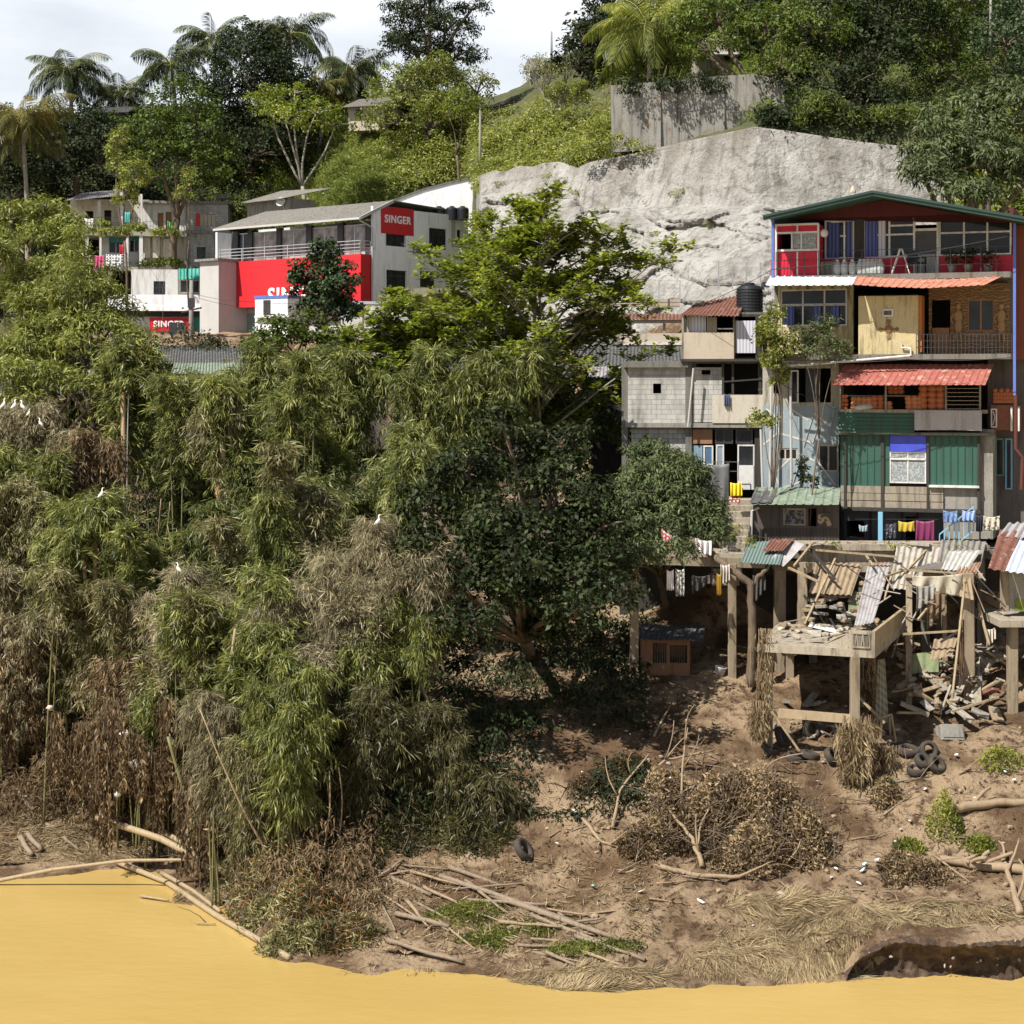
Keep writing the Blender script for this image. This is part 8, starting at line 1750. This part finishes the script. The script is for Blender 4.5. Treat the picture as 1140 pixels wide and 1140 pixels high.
# ---------------------------------------------------------------- more wreckage detail
for i, (l, a, b_, h, h2, mt) in enumerate([
 ('grey sacking draped over the deck parapet beam', P(1020, 652, 64), P(1040, 650, 64), .9, .5, 'rag_grey'), ('brown torn blanket hanging right of the leaning sheet', P(1032, 660, 65), P(1052, 655, 65), 1.4, .7, 'rag_brown'),
 ('dirty cloth hanging from the big stilt', P(1068, 690, 63.2), P(1074, 688, 63.1), 2.4, 1.8, 'rag_brown'), ('pale torn cloth in the heap at the right', P(1098, 700, 64), P(1108, 698, 64), .7, .4, 'rag_pale'),
 ('dark rag hanging under the collapsed left roof', P(838, 640, 65.2), P(852, 640, 65.2), 1.1, .5, 'rag_dark'), ('faded rag hanging at the steps foot', P(802, 628, 65.2), P(812, 628, 65.2), .8, .6, 'rag_pale'),
 ('ragged sacking hanging between the platform posts', P(770, 640, 65.4), P(790, 640, 65.4), .7, .3, 'rag_dark')]):
    c_ = {'rag_grey': (.25, .24, .22), 'rag_brown': (.20, .14, .09), 'rag_pale': (.48, .44, .38), 'rag_dark': (.06, .055, .05)}[mt]
    cloth(l, a, b_, h, plain(mt, c_, .9, var=.35), 'rags hanging in the wreckage', 'rag', 'hanging_rag', h2=h2, seed=i * 3 + 1, fold=.11)
for i in range(34):   # splintered laths and rods in the wrecked roofs
    side = i % 2; x0 = rnd.uniform(1000, 1095) if side else rnd.uniform(880, 1000); y0 = rnd.uniform(625, 700) if side else rnd.uniform(612, 690); an = rnd.uniform(-1.4, 1.4) + (math.pi / 2 if i % 3 == 0 else 0); L_ = rnd.uniform(18, 60); Y_ = rnd.uniform(63.5, 66.3)
    timber('%s lath in the %s wreck, %s' % (['grey', 'brown', 'dark'][i % 3], 'right' if side else 'left', zone((x0 - (1000 if side else 880)) / 110, (y0 - 612) / 90)), (x0, y0, Y_), (x0 + L_ * math.cos(an), y0 + abs(L_ * math.sin(an)), Y_ - rnd.uniform(0, .8)), rnd.uniform(.03, .07), .03, [GREYW, MUDDY, DARK][i % 3], 'lath', 'timber', 'splintered laths in the wrecked roofs')
for l, pts in [('crumpled sheet hanging at the front edge of the right wreck', [(1058, 660, 64), (1084, 668, 63.8), (1052, 640, 64.4), (1080, 642, 64.3)]), ('bent brown sheet lying on the heap right of the deck', [(1035, 735, 63.2), (1060, 730, 63.0), (1040, 712, 64), (1066, 710, 64)])]:
    sheet(l, pts, MUDDY, .2, .03)
for k in range(40):   # broken bits along the coping of the retaining wall
    u_ = rnd.random(); p = P(895 + 200 * u_, 607, 66.9 + rnd.random() * .9); mt_ = rnd.choice([MUDDY, GREYW, CONC_L, WOOD, RUST])
    chunk('coping_debris', MW(mt_) + ' piece lying on the retaining wall coping ' + zone(u_), 'rubble', p, (rnd.uniform(.15, .9), rnd.uniform(.1, .3), rnd.uniform(.03, .12)), mt_, 'pieces lying on the retaining wall', blobby=k % 3 == 0, rz=rnd.uniform(-.5, .5))
for k, (a, b_) in enumerate([((900, 640), (960, 660)), ((990, 622), (1060, 655)), ((1040, 615), (1098, 650))]):
    sheet('%s torn sheet hanging off the retaining wall %s' % (['brown', 'pale', 'dark grey'][k], zone(k / 2.2)), [(a[0], b_[1], 65.6), (b_[0] - 12, b_[1] + 3, 65.4), (a[0] + 8, a[1] - 14, 66.9), (b_[0], a[1] - 12, 66.9)], [MUDDY, GREYW, ASB][k], .2, .03)
T_('climbing_plant', 'weeds growing along the retaining wall coping above the deck', 'weeds', (985, 67), [(925, 606, 67, 10, 3), (1000, 607, 67, 14, 3), (1060, 606, 67, 10, 4), (835, 605, 66.8, 10, 6), (820, 590, 67, 6, 8)], 'hill', .13, .05, 8, 18, .16, .02, limbs=0)
T_('shrub', 'green shrub spilling over the left end of the rock face beside the shop', 'bush', (535, 123), [(533, 255, 123, 12, 20), (528, 280, 122, 12, 16), (545, 240, 123, 10, 7), (540, 300, 121, 10, 14)], 'hill', .2, .1, 4, 24, .35, .06, limbs=1)
for k, (px, py) in enumerate([(560, 205), (590, 232), (612, 196), (645, 215), (668, 238), (720, 262), (760, 215), (800, 250), (735, 300), (575, 265)]):
    d = (Vector(((px - HX) / FP, 1, -(py - HY) / FP))).normalized(); h_ = B3.ray_cast(Vector((0, 0, CZ)), d)
    if h_[0] is None: continue
    T = Thing('rock_tuft', 'small tuft of weeds rooted in the rock face ' + zone((px - 540) / 300, (py - 190) / 120), 'weed', h_[0], 0, 'weed tufts on the rock face'); lv = Leaves(); C = np.array([tuple(h_[0])] * 6) + RG.normal(size=(6, 3)) * np.array([.45, .1, .15]); clumps(lv, C, np.array([[0, -1, .5]] * 6), .25, 18, .22, .06); lv.build('leaves', lm('hill'), T, h_[0])
wire('slack wire from the tenement blue post to the block house roof', [(1128, 262, 66.5), (860, 300, 69), (765, 345, 72.5)], .012)
wire('cable looping under the yellow storey', [(862, 402, 68.6), (1010, 400, 67.5), (1126, 398, 66.5)], .014)
wire('cable running down from the big black tank to the mural house', [(842, 350, 73.5), (856, 420, 70.5), (930, 455, 69.5)], .014)
# creepers hanging over the old retaining wall
T_('climbing_plant', 'dark creepers hanging over the top of the old retaining wall', 'climbing plant', (760, 121.5), [(705, 98, 120.6, 14, 8), (745, 96, 120.6, 18, 10), (775, 92, 120.6, 16, 14), (800, 96, 120.4, 12, 12)], 'dark', .22, .09, 3.5, 24, .35, .05, droop=.9, limbs=0)
T_('shrub', 'olive shrub straddling the rock top at the foot of the retaining wall', 'bush', (700, 121), [(690, 158, 120.3, 16, 8), (660, 165, 121, 20, 9), (715, 165, 120, 12, 5)], 'hill', .22, .1, 3, 22, .35, .05, limbs=0)

for o in COL.objects:
    if o.parent is None and 'label' in o and 'kind' not in o: o['kind'] = 'thing'
